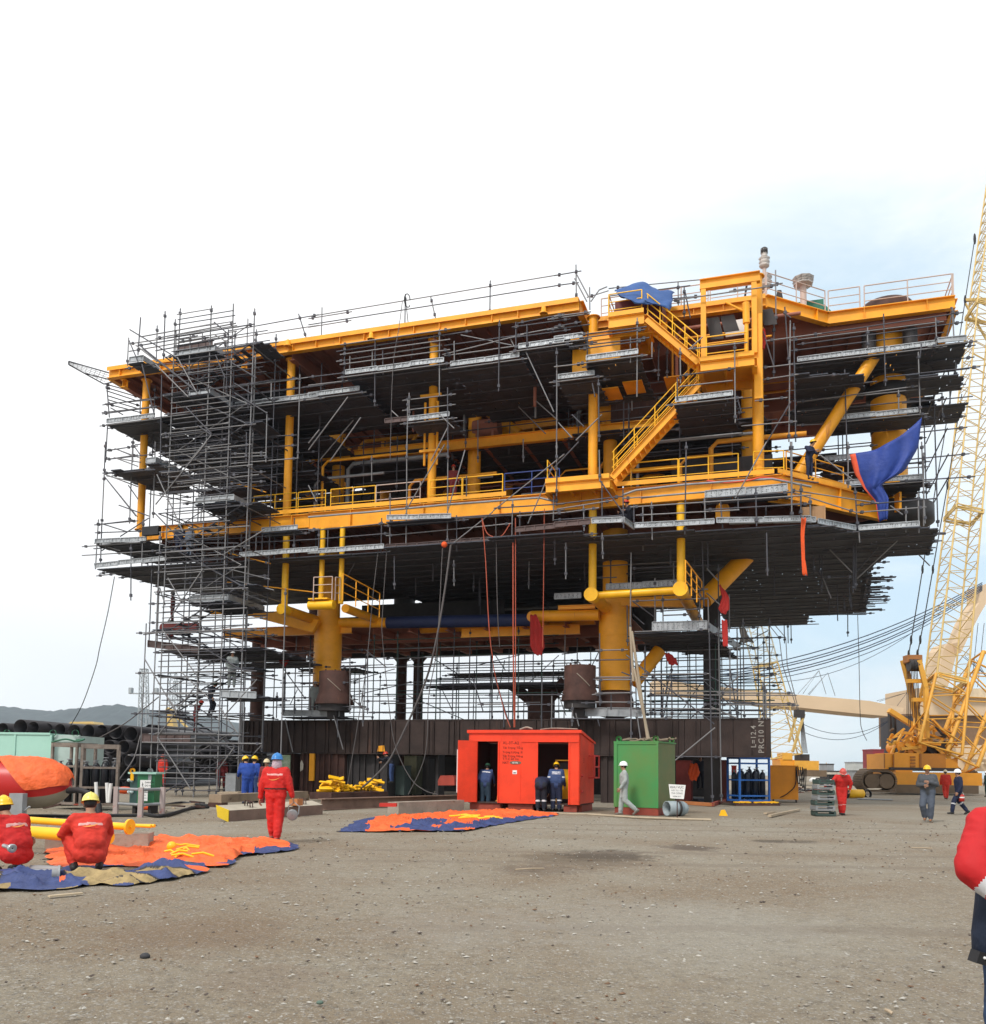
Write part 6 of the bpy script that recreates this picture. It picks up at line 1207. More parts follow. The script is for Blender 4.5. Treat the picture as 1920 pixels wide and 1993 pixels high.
# gas bottle and the blue rack
def bottle(parent, c, h=1.5, r=0.115, m=None, nm='gas_bottle'):
    b = MB().use(m or DRK); b.lathe(c, [(0.01, 0), (r, 0.02), (r, h*0.82), (r*0.85, h*0.89), (r*0.4, h*0.94)], 16); b.use(GRAT).lathe(c+UP*h*0.94, [(r*0.3, 0), (r*0.3, 0.07), (r*0.7, 0.075), (r*0.7, 0.1), (0.01, 0.1)], 10)
    return b.build(nm, None, parent)
def rack(name, label, p0, p1, depth, h, m, nb, bm, beams=(0.12, 0.45, 0.8), top=0.14, hook=True, bars=None, cat='bottle rack'):
    t = thing(name, label, cat, (p0+p1)/2); d = p1-p0; d.z = 0; L = d.length; d.normalize(); n = V((-d.y, d.x, 0))
    if n.y < 0: n = -n
    i = 0
    for o in (V((0, 0, 0)), n*depth):
        for q in (0.04, L-0.04): MB().bar(p0+o+d*q, p0+o+d*q+UP*h, 0.08, 0.08, n).build('corner_post', m, t)
    for f in beams:
        b = MB(); z = UP*h*f
        b.bar(p0+z+d*0.08, p1+z-d*0.08, 0.06, 0.07); b.bar(p0+z+n*depth+d*0.08, p1+z+n*depth-d*0.08, 0.06, 0.07)
        for q in (0.04, L-0.04): b.bar(p0+d*q+z+n*0.045, p0+d*q+z+n*(depth-0.045), 0.06, 0.07)
        b.build('cross_rail', m, t)
    b = MB(); b.bar(p0+UP*(h-top/2)+d*0.08, p1+UP*(h-top/2)-d*0.08, 0.05, top); b.bar(p0+UP*(h-top/2)+n*depth+d*0.08, p1+UP*(h-top/2)+n*depth-d*0.08, 0.05, top)
    for q in (0.04, L-0.04): b.bar(p0+d*q+UP*(h-top/2)+n*0.045, p0+d*q+UP*(h-top/2)+n*(depth-0.045), 0.05, top)
    b.build('top_rail', m, t)
    b = MB(); b.obox(p0+d*L/2+n*depth/2+UP*0.05, d*(L/2-0.001), n*(depth/2+0.03), UP*0.04); b.build('floor_plate', m, t)
    if hook:
        for q in (0.1, L-0.1): MB().lathe(p0+d*q+n*0.03+UP*(h+0.09), [(0.10, -0.02), (0.10, 0.02), (0.05, 0.02), (0.05, -0.02)], 14, axis=n).build('lifting_eye', m, t)
    r = random.Random(nb); k = 0
    for j in range(2):
        for i in range(nb):
            c = p0+d*(L*(i+0.5)/nb)+n*(depth*(0.28+0.45*j))+UP*0.09; bb = bottle(None, c, r.uniform(1.35, 1.55)*min(1, h/1.9), min(0.13, L/nb*0.45), bm); tag(bb, '%s gas bottle, number %s from the left in the %s row of the %s' % ('dark', ('one', 'two', 'three', 'four', 'five', 'six')[i], ('front', 'back')[j], 'blue rack' if 'blue' in label else 'rusty rack'), 'gas bottle', 'gas bottles in the racks')
    return t, d, n
BRK = mat('rack_blue_paint', (0.02, 0.12, 0.42), 0.5, var=0.2, rust=0.1); p0 = gz_('d', 1320, 1640, 0); p1 = gz_('d', 1605, 1640, 0); hh = gv('d', 1450, 1165, UV(p0)[1]).z
t, d, n = rack('bottle_rack', 'bright blue steel rack full of dark gas bottles beside the orange box', p0+UP*0.18, p1+UP*0.18, 1.0, hh-0.18, BRK, 4, mat('blue_black_bottle', (0.012, 0.02, 0.035), 0.4), top=0.24)
text('TK15', 0.16, p0+UP*(hh-0.17)+d*0.1-n*0.03, d, UP, WHT, t); text('R', 0.16, p0+UP*(hh-0.17)+d*((p1-p0).length-0.35)-n*0.03, d, UP, WHT, t)
t = thing('clamp_pallet', 'pallet with a layer of yellow clamps under the blue gas rack', 'pallet', p0-n*0.2); b = MB(); r = random.Random(5)
for i in range(9): b.bar(p0-n*0.5+d*(-0.4+0.28*i)+UP*0.12, p0+n*1.2+d*(-0.4+0.28*i)+UP*0.12, 0.2, 0.03)
b.bar(p0-n*0.45-d*0.5+UP*0.05, p1-n*0.45+d*0.2+UP*0.05, 0.1, 0.09); b.build('pallet', RUSTY, t)
b = MB()
for i in range(22): c = p0-n*r.uniform(0.2, 0.5)+d*r.uniform(-0.5, (p1-p0).length+0.1)+UP*0.16; b.obox(c, d*r.uniform(0.05, 0.12), n*0.05, UP*r.uniform(0.02, 0.05)); b.tube(c-d*0.1, c+d*0.15, 0.03)
b.build('yellow_clamps', YELB, t)
# orange box
p0 = gz_('e', 0, 1690, 0); p1 = gz_('e', 165, 1690, 0); p0 = p0-(p1-p0)*0.55; v0 = UV(p1)[1]; zt_ = gv('e', 100, 1360, v0).z; t = thing('orange_box', 'tall orange yellow steel box between the blue rack and the cranes', 'box', (p0+p1)/2)
ua, uc = UV(p0)[0], UV(p1)[0]; OB = mat('orange_yellow_paint', (0.72, 0.26, 0.012), 0.5, var=0.15, rust=0.1); MB().mbox(ua, uc, v0, v0+1.3, 0.15, zt_).build('body', OB, t)
b = MB(); b.mbox(ua-0.02, uc+0.02, v0-0.02, v0+1.32, zt_, zt_+0.05); b.build('lid', OB, t); b = MB()
for q in (ua+0.1, uc-0.15): b.mbox(q, q+0.08, v0+0.05, v0+1.2, 0, 0.15)
b.build('feet', DRK, t); cable('hose', 'black hose looped down the front of the orange box', curve([W(uc-0.1, v0-0.05, zt_-0.1), W(uc-0.15, v0-0.1, zt_*0.5), W(uc-0.5, v0-0.08, 0.5), W(uc-0.9, v0-0.1, 0.25)]), 0.025, BLK, 'hose')
b = MB()
for i in range(4): b.path(curve([W(uc-0.1+0.1*i, v0-0.1, zt_-0.02), W(uc+0.02+0.1*i, v0-0.15, zt_-0.9-0.1*i), W(uc+0.25+0.05*i, v0-0.1, zt_-0.1)]), 0.025)
tag(b.build('hose', BLK), 'bundle of black hoses hung on the right edge of the orange box', 'hose')
plank('timber_beam', 'brown timber on the ground right of the blue gas rack', 'd', ((1600, 1735), (1870, 1680)), 0.12, 0.08, WOOD, cat='timber'); plank('timber_beam', 'short grey timber behind the brown one near the blue rack', 'd', ((1560, 1712), (1640, 1705)), 0.12, 0.06, WOOD, cat='timber')
b = MB(); p = gz_('d', 1175, 1735, 0); b.prism([p-RU*0.15, p+RU*0.15, p+RU*0.05+UP*0.22, p-RU*0.08+UP*0.2], RD*0.15); tag(b.build('yellow_chock', YELB), 'small yellow wedge lying on the gravel before the blue rack', 'wedge')
# crates stacked, with plastic
p = gz_('e', 395, 1815, 0); t = thing('crate_stack', 'wobbly stack of grey plastic crates beside the red clad man', 'crates', p); r = random.Random(6)
for i in range(7):
    c = p+V((r.uniform(-0.05, 0.05), 0.1+r.uniform(-0.04, 0.04), 0.02+i*0.19)); a = r.uniform(-0.15, 0.15); ax = V((cos(a), sin(a), 0)); ay = V((-sin(a), cos(a), 0)); b = MB(); hw = 0.36-i*0.012
    b.obox(c+UP*0.02, ax*hw, ay*0.25, UP*0.015)
    for s in (-1, 1):
        b.obox(c+ax*hw*s+UP*0.10, ax*0.015, ay*0.25, UP*0.06); b.obox(c+ay*0.25*s+UP*0.15, ax*hw, ay*0.015, UP*0.015); b.obox(c+ay*0.25*s+UP*0.06, ax*hw, ay*0.012, UP*0.02)
        for q in (-0.9, 0.9): b.obox(c+ay*0.25*s+ax*hw*q+UP*0.10, ax*0.03, ay*0.014, UP*0.08)
    b.build('crate', GRAT if i % 2 else mat('dark_green_crate', (0.05, 0.08, 0.07), 0.6), t)
p = gz_('e', 665, 1650, 0.0); t = thing('yellow_pipe_piece', 'short yellow pipe end lying on the yard behind the red clad man', 'pipe', p); b = MB().use(YELB); b.pipe(p+V((-0.35, 0.15, 0.28)), p+V((0.75, 0.5, 0.28)), 0.27, 0.03, 22); b.build('barrel', None, t); MB().pipe(p+V((-0.55, 0.09, 0.28)), p+V((-0.352, 0.149, 0.28)), 0.29, 0.04, 22).build('black_rim', BLK, t)
p = gz_('e', 795, 1640, 0.0); b = MB(); b.lathe(p+UP*0.2+V((0, 0.2, 0)), [(0.24, 0), (0.3, 0.05), (0.3, 0.15), (0.24, 0.2)], 20, axis=V((0.3, -0.95, 0.1))); tag(b.build('tyre', BLK), 'small black tyre behind the short yellow pipe', 'tyre')
plank('steel_plate', 'flat grey steel plate on the yard right of the yellow pipe end', 'e', ((700, 1655), (1015, 1662)), 1.0, 0.04, GRAT, cat='steel plate')
b = MB(); r = random.Random(12); p = gz_('e', 250, 1600, 0)
for i in range(40): c = p+V((r.uniform(-1.3, 1.3), r.uniform(-0.5, 1.5), r.uniform(0.03, 0.35))); a = r.random()*3; d = V((cos(a), sin(a), r.uniform(-0.2, 0.2)))*r.uniform(0.3, 0.9); b.use(r.choice([RUSTY, DRK, GRAT, SK])).bar(c-d, c+d, r.uniform(0.04, 0.2), 0.04)
tag(b.build('scrap_heap', None), 'low heap of scrap steel strips behind the grey crates', 'scrap', kind='stuff')
# ------------------------------------------------------------------ people
SKIN = mat('skin', (0.36, 0.19, 0.12), 0.6, var=0.15); BOOT = mat('boot_leather', (0.10, 0.045, 0.03), 0.7, var=0.3); BOOTK = mat('black_boot', (0.02, 0.018, 0.018), 0.6)
HAIR = mat('black_hair', (0.012, 0.010, 0.010), 0.6); GLOVE = mat('white_glove', (0.60, 0.60, 0.58), 0.9); STRP = mat('reflective_stripe', (0.60, 0.60, 0.62), 0.4, var=0.1); STRP2 = mat('worn_stripe', (0.62, 0.32, 0.30), 0.5, var=0.2)
CR = mat('red_coverall', (0.54, 0.018, 0.014), 0.8, var=0.18, scale=6, bump=0.5, bscale=9); CRO = mat('orange_red_coverall', (0.58, 0.033, 0.018), 0.8, var=0.18, scale=6, bump=0.5, bscale=9); CDR = mat('dark_red_coverall', (0.17, 0.018, 0.020), 0.8, var=0.2, bump=0.4, bscale=9)
CB1 = mat('bright_blue_work_jacket', (0.02, 0.065, 0.32), 0.8, var=0.2, bump=0.5, bscale=9); CB2 = mat('blue_work_jacket', (0.035, 0.065, 0.17), 0.8, var=0.2, bump=0.5, bscale=9); CN = mat('navy_cloth', (0.012, 0.018, 0.05), 0.8, var=0.2, bump=0.5, bscale=9)
CNK = mat('navy_black_cloth', (0.010, 0.012, 0.022), 0.8, var=0.2, bump=0.5, bscale=9); CG = mat('pale_grey_workwear', (0.34, 0.37, 0.36), 0.85, var=0.2, bump=0.5, bscale=9); CDG = mat('dark_grey_workwear', (0.075, 0.08, 0.09), 0.85, var=0.2, bump=0.5, bscale=9)
JEAN = mat('blue_jeans', (0.022, 0.050, 0.115), 0.85, var=0.35, scale=5, bump=0.5, bscale=14)
HY = mat('yellow_helmet', (0.85, 0.50, 0.02), 0.3, var=0.06); HPY = mat('pale_yellow_helmet', (0.80, 0.68, 0.16), 0.35, var=0.08); HW = mat('white_helmet', (0.80, 0.80, 0.80), 0.3, var=0.05); HB = mat('blue_helmet', (0.03, 0.19, 0.50), 0.3, var=0.08); HG = mat('dark_green_helmet', (0.03, 0.10, 0.06), 0.4); HR = mat('red_helmet', (0.5, 0.04, 0.02), 0.4)
SCARF = mat('patterned_scarf', (0.50, 0.42, 0.48), 0.9, var=0.3, scale=25, rust=0.4, rustcol=(0.08, 0.05, 0.12))
STAND = dict(pel=(0, 0, .93), wai=(0, .0, 1.06), che=(0, .01, 1.28), nec=(0, .0, 1.45), hed=(0, .03, 1.585),
             sL=(-.18, 0, 1.395), eL=(-.245, -.01, 1.12), wL=(-.27, .05, .89), sR=(.18, 0, 1.395), eR=(.245, -.01, 1.12), wR=(.27, .05, .89),
             hL=(-.095, 0, .91), kL=(-.11, .03, .50), aL=(-.11, -.01, .09), hR=(.095, 0, .91), kR=(.11, .03, .50), aR=(.11, -.01, .09))
def person(label, loc, rz, pose=None, top=CR, bot=None, boots=BOOT, hat=HY, hair=True, h=1.72, gloves=None, fat=1.0, look=(0, 1, 0), stripes=(), vox=0.022, scarf=None, group=None, toe=None, brim=1.0, jacket=True, baggy=1.0, cap=None, toed=None, crease=1.0):
    J = dict(STAND); J.update(pose or {}); s = h/1.70; J = {k: V(q)*s for k, q in J.items()}; bot = bot or top
    t = thing('person', label, 'person', loc, rz, group)
    bones = []; b = MB()
    def cap_(p, q, r0, r1, n=12):
        d = q-p; L = d.length
        if L < 1e-4: return
        dn = d/L; prof = []
        for i in range(5): a = -pi/2+pi/2*i/4; prof.append((max(r0*cos(a), 1e-4), r0*sin(a)))
        for i in range(5): a = pi/2*i/4; prof.append((max(r1*cos(a), 1e-4), L+r1*sin(a)))
        prof[-1] = (1e-4, prof[-1][1]); b.lathe(p, prof, n, axis=dn)
        vs_n = 10*n
    def bone(nm, p, q, r0, r1, m, shape=True):
        bones.append((nm, p, q, m, max(r0, r1)))
        if shape: cap_(p, q, r0, r1)
    side = {}
    acrossS = (J['sR']-J['sL']).normalized(); acrossH = (J['hR']-J['hL']).normalized()
    f = fat*s
    up = (J['che']-J['wai']).normalized(); fwd = up.cross(acrossS)*-1
    fwd = acrossS.cross(up)*-1
    # torso as rows of capsules laid across
    def row(p, wd, r, ac, m, nm): bone(nm, p-ac*wd, p+ac*wd, r, r, m)
    row(J['pel']+V((0, 0, -0.0)), .085*f, .118*f, acrossH, bot, 'pelvis'); row(J['wai'], .075*f, .112*f*baggy, acrossH, top if jacket else bot, 'waist')
    mid = (J['wai']+J['che'])/2; row(mid, .09*f, .115*f*baggy, acrossS, top, 'belly'); row(J['che'], .105*f, .118*f*baggy, acrossS, top, 'chest'); row(J['che']*0.4+J['nec']*0.6-V((0, 0, .01)), .125*f, .075*f, acrossS, top, 'yoke')
    bone('spine', J['pel'], J['wai'], .13*f, .12*f, top if jacket else bot); bone('spine', J['wai'], J['che'], .13*f*baggy, .13*f*baggy, top)
    bone('neck', J['nec']-up*0.02, J['hed']-up*0.03*s, .062*s, .055*s, scarf or SKIN)
    for S in 'LR':
        sh, el, wr = J['s'+S], J['e'+S], J['w'+S]
        bone('shoulder', J['nec']-up*.06*s, sh, .07*s, .075*f, top); bone('upper_arm'+S, sh, el, .080*f, .058*f*baggy, top); bone('forearm'+S, el, el.lerp(wr, .97), .058*f*baggy, .040*f*baggy, top)
        hp, kn, an = J['h'+S], J['k'+S], J['a'+S]
        bone('thigh'+S, hp, kn, .105*f, .078*f*baggy, bot); sk = kn.lerp(an, .80); bone('shin'+S, kn, sk, .078*f*baggy, .066*f*baggy, bot); bone('ankle'+S, sk, an, .046*s, .05*s, boots)
        td = (toed or {}).get(S); td = V(td) if td else V((0.0, 1, 0))
        if abs(td.z) < .1: td = V((td.x, td.y, -0.10))
        hl = an-td*0.06*s+V((0, 0, -.025*s)); bone('foot'+S, hl, an+td*0.15*s+V((0, 0, -.015*s)), .045*s, .040*s, boots)
    # head with face
    lk = V(look).normalized(); hc = J['hed']; hx = lk.cross(V((0, 0, 1)));
    if hx.length < 0.1: hx = acrossS.copy()
    hx.normalize(); hz = hx.cross(lk).normalized()
    def hp_(x, y, z): return hc+hx*x*s+lk*y*s+hz*z*s
    HM = Matrix((hx, lk, hz)).transposed()
    bones.append(('head', hp_(0, 0, -.03), hp_(0, 0.01, .06), SKIN, .09))
    b.ball(hp_(0, -.005, .03), V((.076, .094, .088))*s, 14, 10, ax=HM); b.ball(hp_(0, .025, -.045), V((.056, .062, .062))*s, 12, 8, ax=HM)
    b.ball(hp_(0, .092, -.012), V((.013, .02, .022))*s, 8, 6, ax=HM); b.ball(hp_(0, .074, -.085), V((.025, .02, .018))*s, 8, 6, ax=HM)
    for q in (-1, 1): b.ball(hp_(.078*q, -.005, -.005), V((.012, .022, .032))*s, 8, 6, ax=HM)
    # one continuous skin by voxel remeshing
    me = bpy.data.meshes.new('b'); me.from_pydata([tuple(p) for p in b.v], [], b.f); o = bpy.data.objects.new('b', me); COL.objects.link(o)
    mo = o.modifiers.new('r', 'REMESH'); mo.mode = 'VOXEL'; mo.voxel_size = vox; ms = o.modifiers.new('s', 'SMOOTH'); ms.factor = 0.5; ms.iterations = 12
    dg = bpy.context.evaluated_depsgraph_get(); dg.update(); m2 = bpy.data.meshes.new_from_object(o.evaluated_get(dg)); bpy.data.objects.remove(o)
    vs = [v.co.copy() for v in m2.vertices]; ns = [v.normal.copy() for v in m2.vertices]
    def near(p):
        best = None; bd = 9
        for nm, a, c, m, r in bones:
            d = c-a; L2 = d.length_squared; tt = max(0, min(1, (p-a).dot(d)/L2)) if L2 > 0 else 0; e = (p-(a+d*tt)).length-r
            if e < bd: bd = e; best = (nm, tt, m)
        return best
    mats = []; idx = []
    def mi(m):
        if m not in mats: mats.append(m)
        return mats.index(m)
    vb = [near(p) for p in vs]
    for i, (nm, tt, m) in enumerate(vb):      # folds of cloth
        if m not in (SKIN, SCARF):
            p = vs[i]; q = p.x*14+p.z*9+p.y*6; k = mnoise.noise(V((p.x*7, p.y*7, p.z*13+p.x*8))) + 0.7*(1-2*abs(mnoise.noise(V((p.x*16+p.z*7, p.y*16, p.z*20))))); vs[i] = p+ns[i]*(0.0055*s*k*baggy*crease)
    B2 = MB()
    for pol in m2.polygons:
        c = V((0, 0, 0))
        for vi in pol.vertices: c += vs[vi]
        c /= len(pol.vertices); nm, tt, m = near(c)
        for sn, a0, a1, sm in stripes:
            if nm.startswith(sn) and a0 <= tt <= a1: m = sm
            if sn == 'z' and nm in ('pelvis', 'waist', 'belly', 'chest', 'yoke', 'spine', 'shoulder') and a0*s <= c.dot(V((0, 0, 1))) <= a1*s: m = sm
            if sn == 'back' and nm in ('belly', 'chest', 'yoke', 'spine', 'shoulder') and a0 <= (c-J['wai']).dot(up)/s <= a1 and abs((c-J['che']).dot(acrossS)) < 0.15*s and (c-J['che']).dot(fwd) < 0: m = sm
        idx.append(mi(m))
    B2.v = vs; B2.f = [list(p.vertices) for p in m2.polygons]; B2.m = idx; B2.s = [True]*len(idx); B2.mats = mats; bpy.data.meshes.remove(m2)
    # hands
    gm = gloves or SKIN
    for S in 'LR':
        el, wr = J['e'+S], J['w'+S]; d = (wr-el).normalized(); out = acrossS*(1 if S == 'R' else -1); pn = -out; pn = (pn-d*pn.dot(d)); pn = pn.normalized() if pn.length > .1 else d.orthogonal().normalized(); sd_ = d.cross(pn).normalized()
        if sd_.dot(fwd) < 0: sd_ = -sd_
        B2.use(gm); k = s*1.05; HMx = Matrix((sd_, d, pn)).transposed(); B2.ball(wr+d*.045*k, V((.040, .052, .018))*k, 12, 8, ax=HMx); B2.path([wr-d*.03*k, wr+d*.02*k], [.027*k, .026*k], 8)
        for q, L in ((-1.5, .060), (-.5, .074), (.5, .080), (1.5, .070)):
            p0 = wr+d*.082*k+sd_*(q*.019*k); p1 = p0+d*(L*.48*k)+pn*.010*k; p2 = p1+(d*.72+pn*.7).normalized()*(L*.34*k); p3 = p2+(d*.2+pn).normalized()*(L*.26*k); B2.path([p0-d*.02*k, p0, p1, p2, p3], [.0095*k, .0095*k, .009*k, .008*k, .006*k], 7)
        p0 = wr+d*.03*k+sd_*.034*k; B2.path([wr+d*.015*k+sd_*.02*k, p0, p0+(d*.7+sd_*.75).normalized()*.04*k, p0+(d*.7+sd_*.75).normalized()*.04*k+(d*.8+pn*.5).normalized()*.03*k], [.014*k, .013*k, .011*k, .008*k], 7)
    B2.use(mat('eye_dark', (0.02, 0.015, 0.012), 0.3))
    for q in (-1, 1): B2.ball(hp_(.031*q, .083, .008), V((.011, .006, .006))*s, 8, 6, ax=HM)
    B2.use(mat('lips', (0.28, 0.09, 0.07), 0.6)); B2.ball(hp_(0, .083, -.052), V((.022, .006, .006))*s, 8, 5, ax=HM)
    B2.build('body', None, t, local=True)
    if hair: 
        c = MB(); prof_c = hp_(0, -.018, .012); c.ball(prof_c, V((.083, .092, .085))*s, 14, 10, ax=HM); c.build('hair', HAIR, t, local=True)
    if hat:
        c = MB(); n = 20; vs = []; hc2 = hp_(0, -.005, .045); fs = []
        R = 9
        for j in range(R):
            a = (pi/2)*j/(R-1)
            for i in range(n):
                q = 2*pi*i/n; rx, ry, rz_ = .108, .132, .118; vs.append(hc2+hx*(cos(a)*cos(q)*rx*s)+lk*(cos(a)*sin(q)*ry*s)+hz*(sin(a)*rz_*s*(1.0+.03*(abs(cos(q)) < .25 and j > 1))))
        for j in range(R-1):
            for i in range(n): fs.append((j*n+i, j*n+(i+1) % n, (j+1)*n+(i+1) % n, (j+1)*n+i))
        b0 = len(vs)
        for i in range(n): q = 2*pi*i/n; e = 1.10+(.24*brim if sin(q) > .3 else 0)*sin(q); vs.append(hc2+hx*(cos(q)*.108*s*min(e, 1.14))+lk*(sin(q)*.132*s*e)-hz*.012*s)
        for i in range(n): fs.append((b0+i, b0+(i+1) % n, (i+1) % n, i))
        c.add(vs, fs, True); c.add([v-hz*.004 for v in vs], [f[::-1] for f in fs], True)
        c.path([hc2+lk*(cos(a)*.128*s)+hz*(sin(a)*.121*s) for a in [pi*i/8 for i in range(1, 8)]], .009*s, 6)
        c.build('hard_hat', hat, t, local=True)
    if cap:
        c = MB(); c.ball(hp_(0, -.005, .05), V((.095, .11, .07))*s, 14, 10, ax=HM); c.obox(hp_(0, .12, .045), hx*.06*s, lk*.05*s, hz*.006); c.build('cap', cap, t, local=True)
    if scarf:
        c = MB(); c.lathe(hp_(0, -.01, -.13), [(.085*s, 0), (.10*s, .04*s), (.09*s, .10*s), (.085*s, .14*s)], 16); c.build('scarf', scarf, t, local=True)
    return t, J, s
def at_g(k, x, y, z=0.0): p = gz_(k, x, y, z); return p
R_L = lambda *a: radians(a[0])
RST = [('back', .235, .275, STRP2)]
def back_logo(t, J, s, m1=None, zz=1.22):
    """orange swoosh printed on a coverall's back"""
    c = MB(); up = (J['nec']-J['wai']).normalized(); ac = (J['sR']-J['sL']).normalized(); bk = ac.cross(up); bk = bk if bk.dot(V((0, -1, 0))) > 0 else -bk
    base = J['wai'].lerp(J['nec'], .42)+bk*.150*s; vs = []; n = 10
    for i in range(n+1):
        x = -.11+.22*i/n; th = .020*sin(pi*(i+.3)/(n+.6)); z = .030*(2*x/.22)**2+.02*(x/.11); curve_ = -abs(x)*.13
        vs += [base+ac*x*s+up*(z-th/2)*s+bk*curve_*s, base+ac*x*s+up*(z+th/2)*s+bk*curve_*s]
    c.add(vs, [(2*i, 2*i+2, 2*i+3, 2*i+1) for i in range(n)]); c.build('back_emblem', m1 or mat('orange_print', (0.8, 0.30, 0.08), 0.7), t, local=True)
# 1 the man in red walking away with a flood light
t, J, s = person('man in red coverall and blue hard hat seen from behind carrying a grey lamp', at_g('r', 1010, 1790), radians(-1), dict(eL=(-.27, .0, 1.13), wL=(-.31, .04, .87), eR=(.27, -.02, 1.13), wR=(.32, .03, .90), kL=(-.085, .05, .50), kR=(.075, .02, .50), aL=(-.07, .12, .12), aR=(.06, -.06, .09), hL=(-.085, 0, .91), hR=(.085, 0, .91)),
                 top=CR, boots=mat('red_brown_boot', (0.25, 0.06, 0.05), 0.7), hat=HB, h=1.80, scarf=SCARF, hair=False, fat=1.05, baggy=1.14, crease=1.6, look=(-.05, 1, -.05), stripes=RST+[('z', 1.035, 1.065, mat('dark_belt', (0.06, 0.012, 0.01), 0.7))], vox=.017)
back_logo(t, J, s)
L0 = V(t.location); L0.z = 0; lm = thing('flood_light', 'round grey work lamp held in the right hand of the man in red', 'lamp', V(t.location)+V(J['wR'])+V((0.03, 0.02, -.36)))
o = V(lm['_o']); MB().lathe(o+V((0, -.06, 0)), [(.03, -.10), (.07, -.08), (.07, 0), (.115, .05), (.115, .07), (.10, .075), (.01, .08)], 20, axis=V((0, -1, -.15))).build('lamp_body', mat('lamp_grey', (0.22, 0.24, 0.25), 0.4, 0.3), lm); MB().path([o+V((-.1, 0, 0)), o+V((-.11, 0, .16)), o+V((0, 0, .25)), o+V((.11, 0, .16)), o+V((.1, 0, 0))], .012).build('handle', GRAT, lm)
# 2, 3 the squatting men
SQ = dict(pel=(0, -.16, .26), wai=(0, -.15, .40), che=(0, .0, .60), nec=(0, .07, .76), hed=(0, .11, .90), sL=(-.19, .03, .71), eL=(-.33, .16, .50), wL=(-.22, .38, .50), sR=(.19, .03, .71), eR=(.26, .20, .50), wR=(.16, .42, .48),
          hL=(-.10, -.14, .25), kL=(-.26, .26, .50), aL=(-.17, .02, .09), hR=(.10, -.14, .25), kR=(.22, .28, .48), aR=(.14, .04, .09))
t, J, s = person('man in orange red coverall and pale yellow hard hat squatting before yellow pipes', at_g('s', 1240, 1000), radians(28), SQ, top=CRO, boots=BOOTK, hat=HPY, h=1.86, fat=1.0, baggy=1.06, crease=1.7, stripes=[('back', .20, .24, STRP2)], look=(.05, 1, -.25), vox=.017)
back_logo(t, J, s)
t2, J, s = person('man in deep red coverall squatting at the left picture edge holding a torch', at_g('s', 130, 1020), radians(62), dict(SQ, eL=(-.26, .16, .46), wL=(-.16, .36, .52), hed=(0, .20, .86), nec=(0, .10, .74), eR=(.28, .12, .46), wR=(.25, -.06, .44)), top=mat('deep_red_coverall', (0.52, 0.015, 0.014), 0.8, var=0.18, scale=6, bump=0.5, bscale=9), boots=BOOTK, hat=HY, h=1.84, fat=1.0, baggy=1.06, crease=1.7, stripes=[('back', .20, .24, STRP2)], look=(0, 1, -.15), vox=.017)
back_logo(t2, J, s)
c = gy('s', 170, 655, 12.4); lt = thing('torch', 'silver torch with a round head held by the squatting man at the left edge', 'torch', c); MB().lathe(c+V((-.18, .12, .02)), [(.028, 0), (.03, .14), (.055, .19), (.06, .24), (.05, .245), (.01, .235)], 18, axis=V((.8, -.55, -.1))).build('torch_body', mat('silver_metal', (0.45, 0.46, 0.47), 0.3, 0.6), lt)
# 4-8 people among the scaffold left of the girder
person('taller man in bright blue jacket and yellow hard hat beside the stair tower', at_g('r', 540, 1120), radians(35), dict(che=(-.02, .08, 1.26), nec=(-.03, .15, 1.42), hed=(-.03, .22, 1.54), sL=(-.20, .12, 1.37), sR=(.17, .12, 1.37), eL=(-.25, .18, 1.1), wL=(-.22, .36, .98), wR=(.24, .26, .93)), top=CB1, boots=BOOTK, hat=HY, h=1.95, fat=1.1, baggy=1.15, look=(-.3, 1, -.35), group=None)
person('second blue clad man half hidden, yellow hard hat behind the taller one', at_g('r', 640, 1100), radians(-20), dict(), top=CB1, bot=CB2, boots=BOOTK, hat=HY, h=1.92, look=(.1, 1, -.2))
pf = gy('r', 95, 850, 45.0); person('man in dark red coverall and pale cap on low boards behind the tower', pf, radians(190), dict(), top=CDR, boots=BOOTK, hat=None, cap=mat('khaki_cap', (0.4, 0.33, 0.25), 0.8), h=1.62)
person('man in dark red coverall hidden behind the man with the blue hard hat', at_g('r', 860, 1180), radians(170), dict(), top=CDR, boots=BOOTK, hat=mat('cream_helmet', (0.65, 0.55, 0.35), 0.4), h=1.78)
pf = gy('w', 1120, 470, 46.0); person('man in dark clothes with orange helmet bending over beside the green machine', pf, radians(75), dict(che=(0, .14, 1.24), nec=(0, .26, 1.36), hed=(0, .36, 1.46), sL=(-.18, .22, 1.32), sR=(.18, .22, 1.32), eL=(-.2, .42, 1.18), wL=(-.16, .66, 1.3), eR=(.2, .42, 1.18), wR=(.16, .62, 1.1)), top=CNK, bot=CB2, boots=BOOTK, hat=HR, h=1.7, look=(0, 1, -.2))
person('bareheaded man in dark clothes under the girder right of the green container', gy('d', 965, 1500, 46.0)*1, radians(180), dict(), top=CNK, boots=BOOTK, hat=None, h=1.75)
pz = gy('d', 905, 1410, 45.5); strip('hanging_cloth', 'orange red jacket hung on the dull red skid box', [gy('d', 905, 1255, 44.0), gy('d', 905, 1340, 44.0), gy('d', 900, 1410, 44.0)], [.35, .55, .3], ORC, cat='jacket')
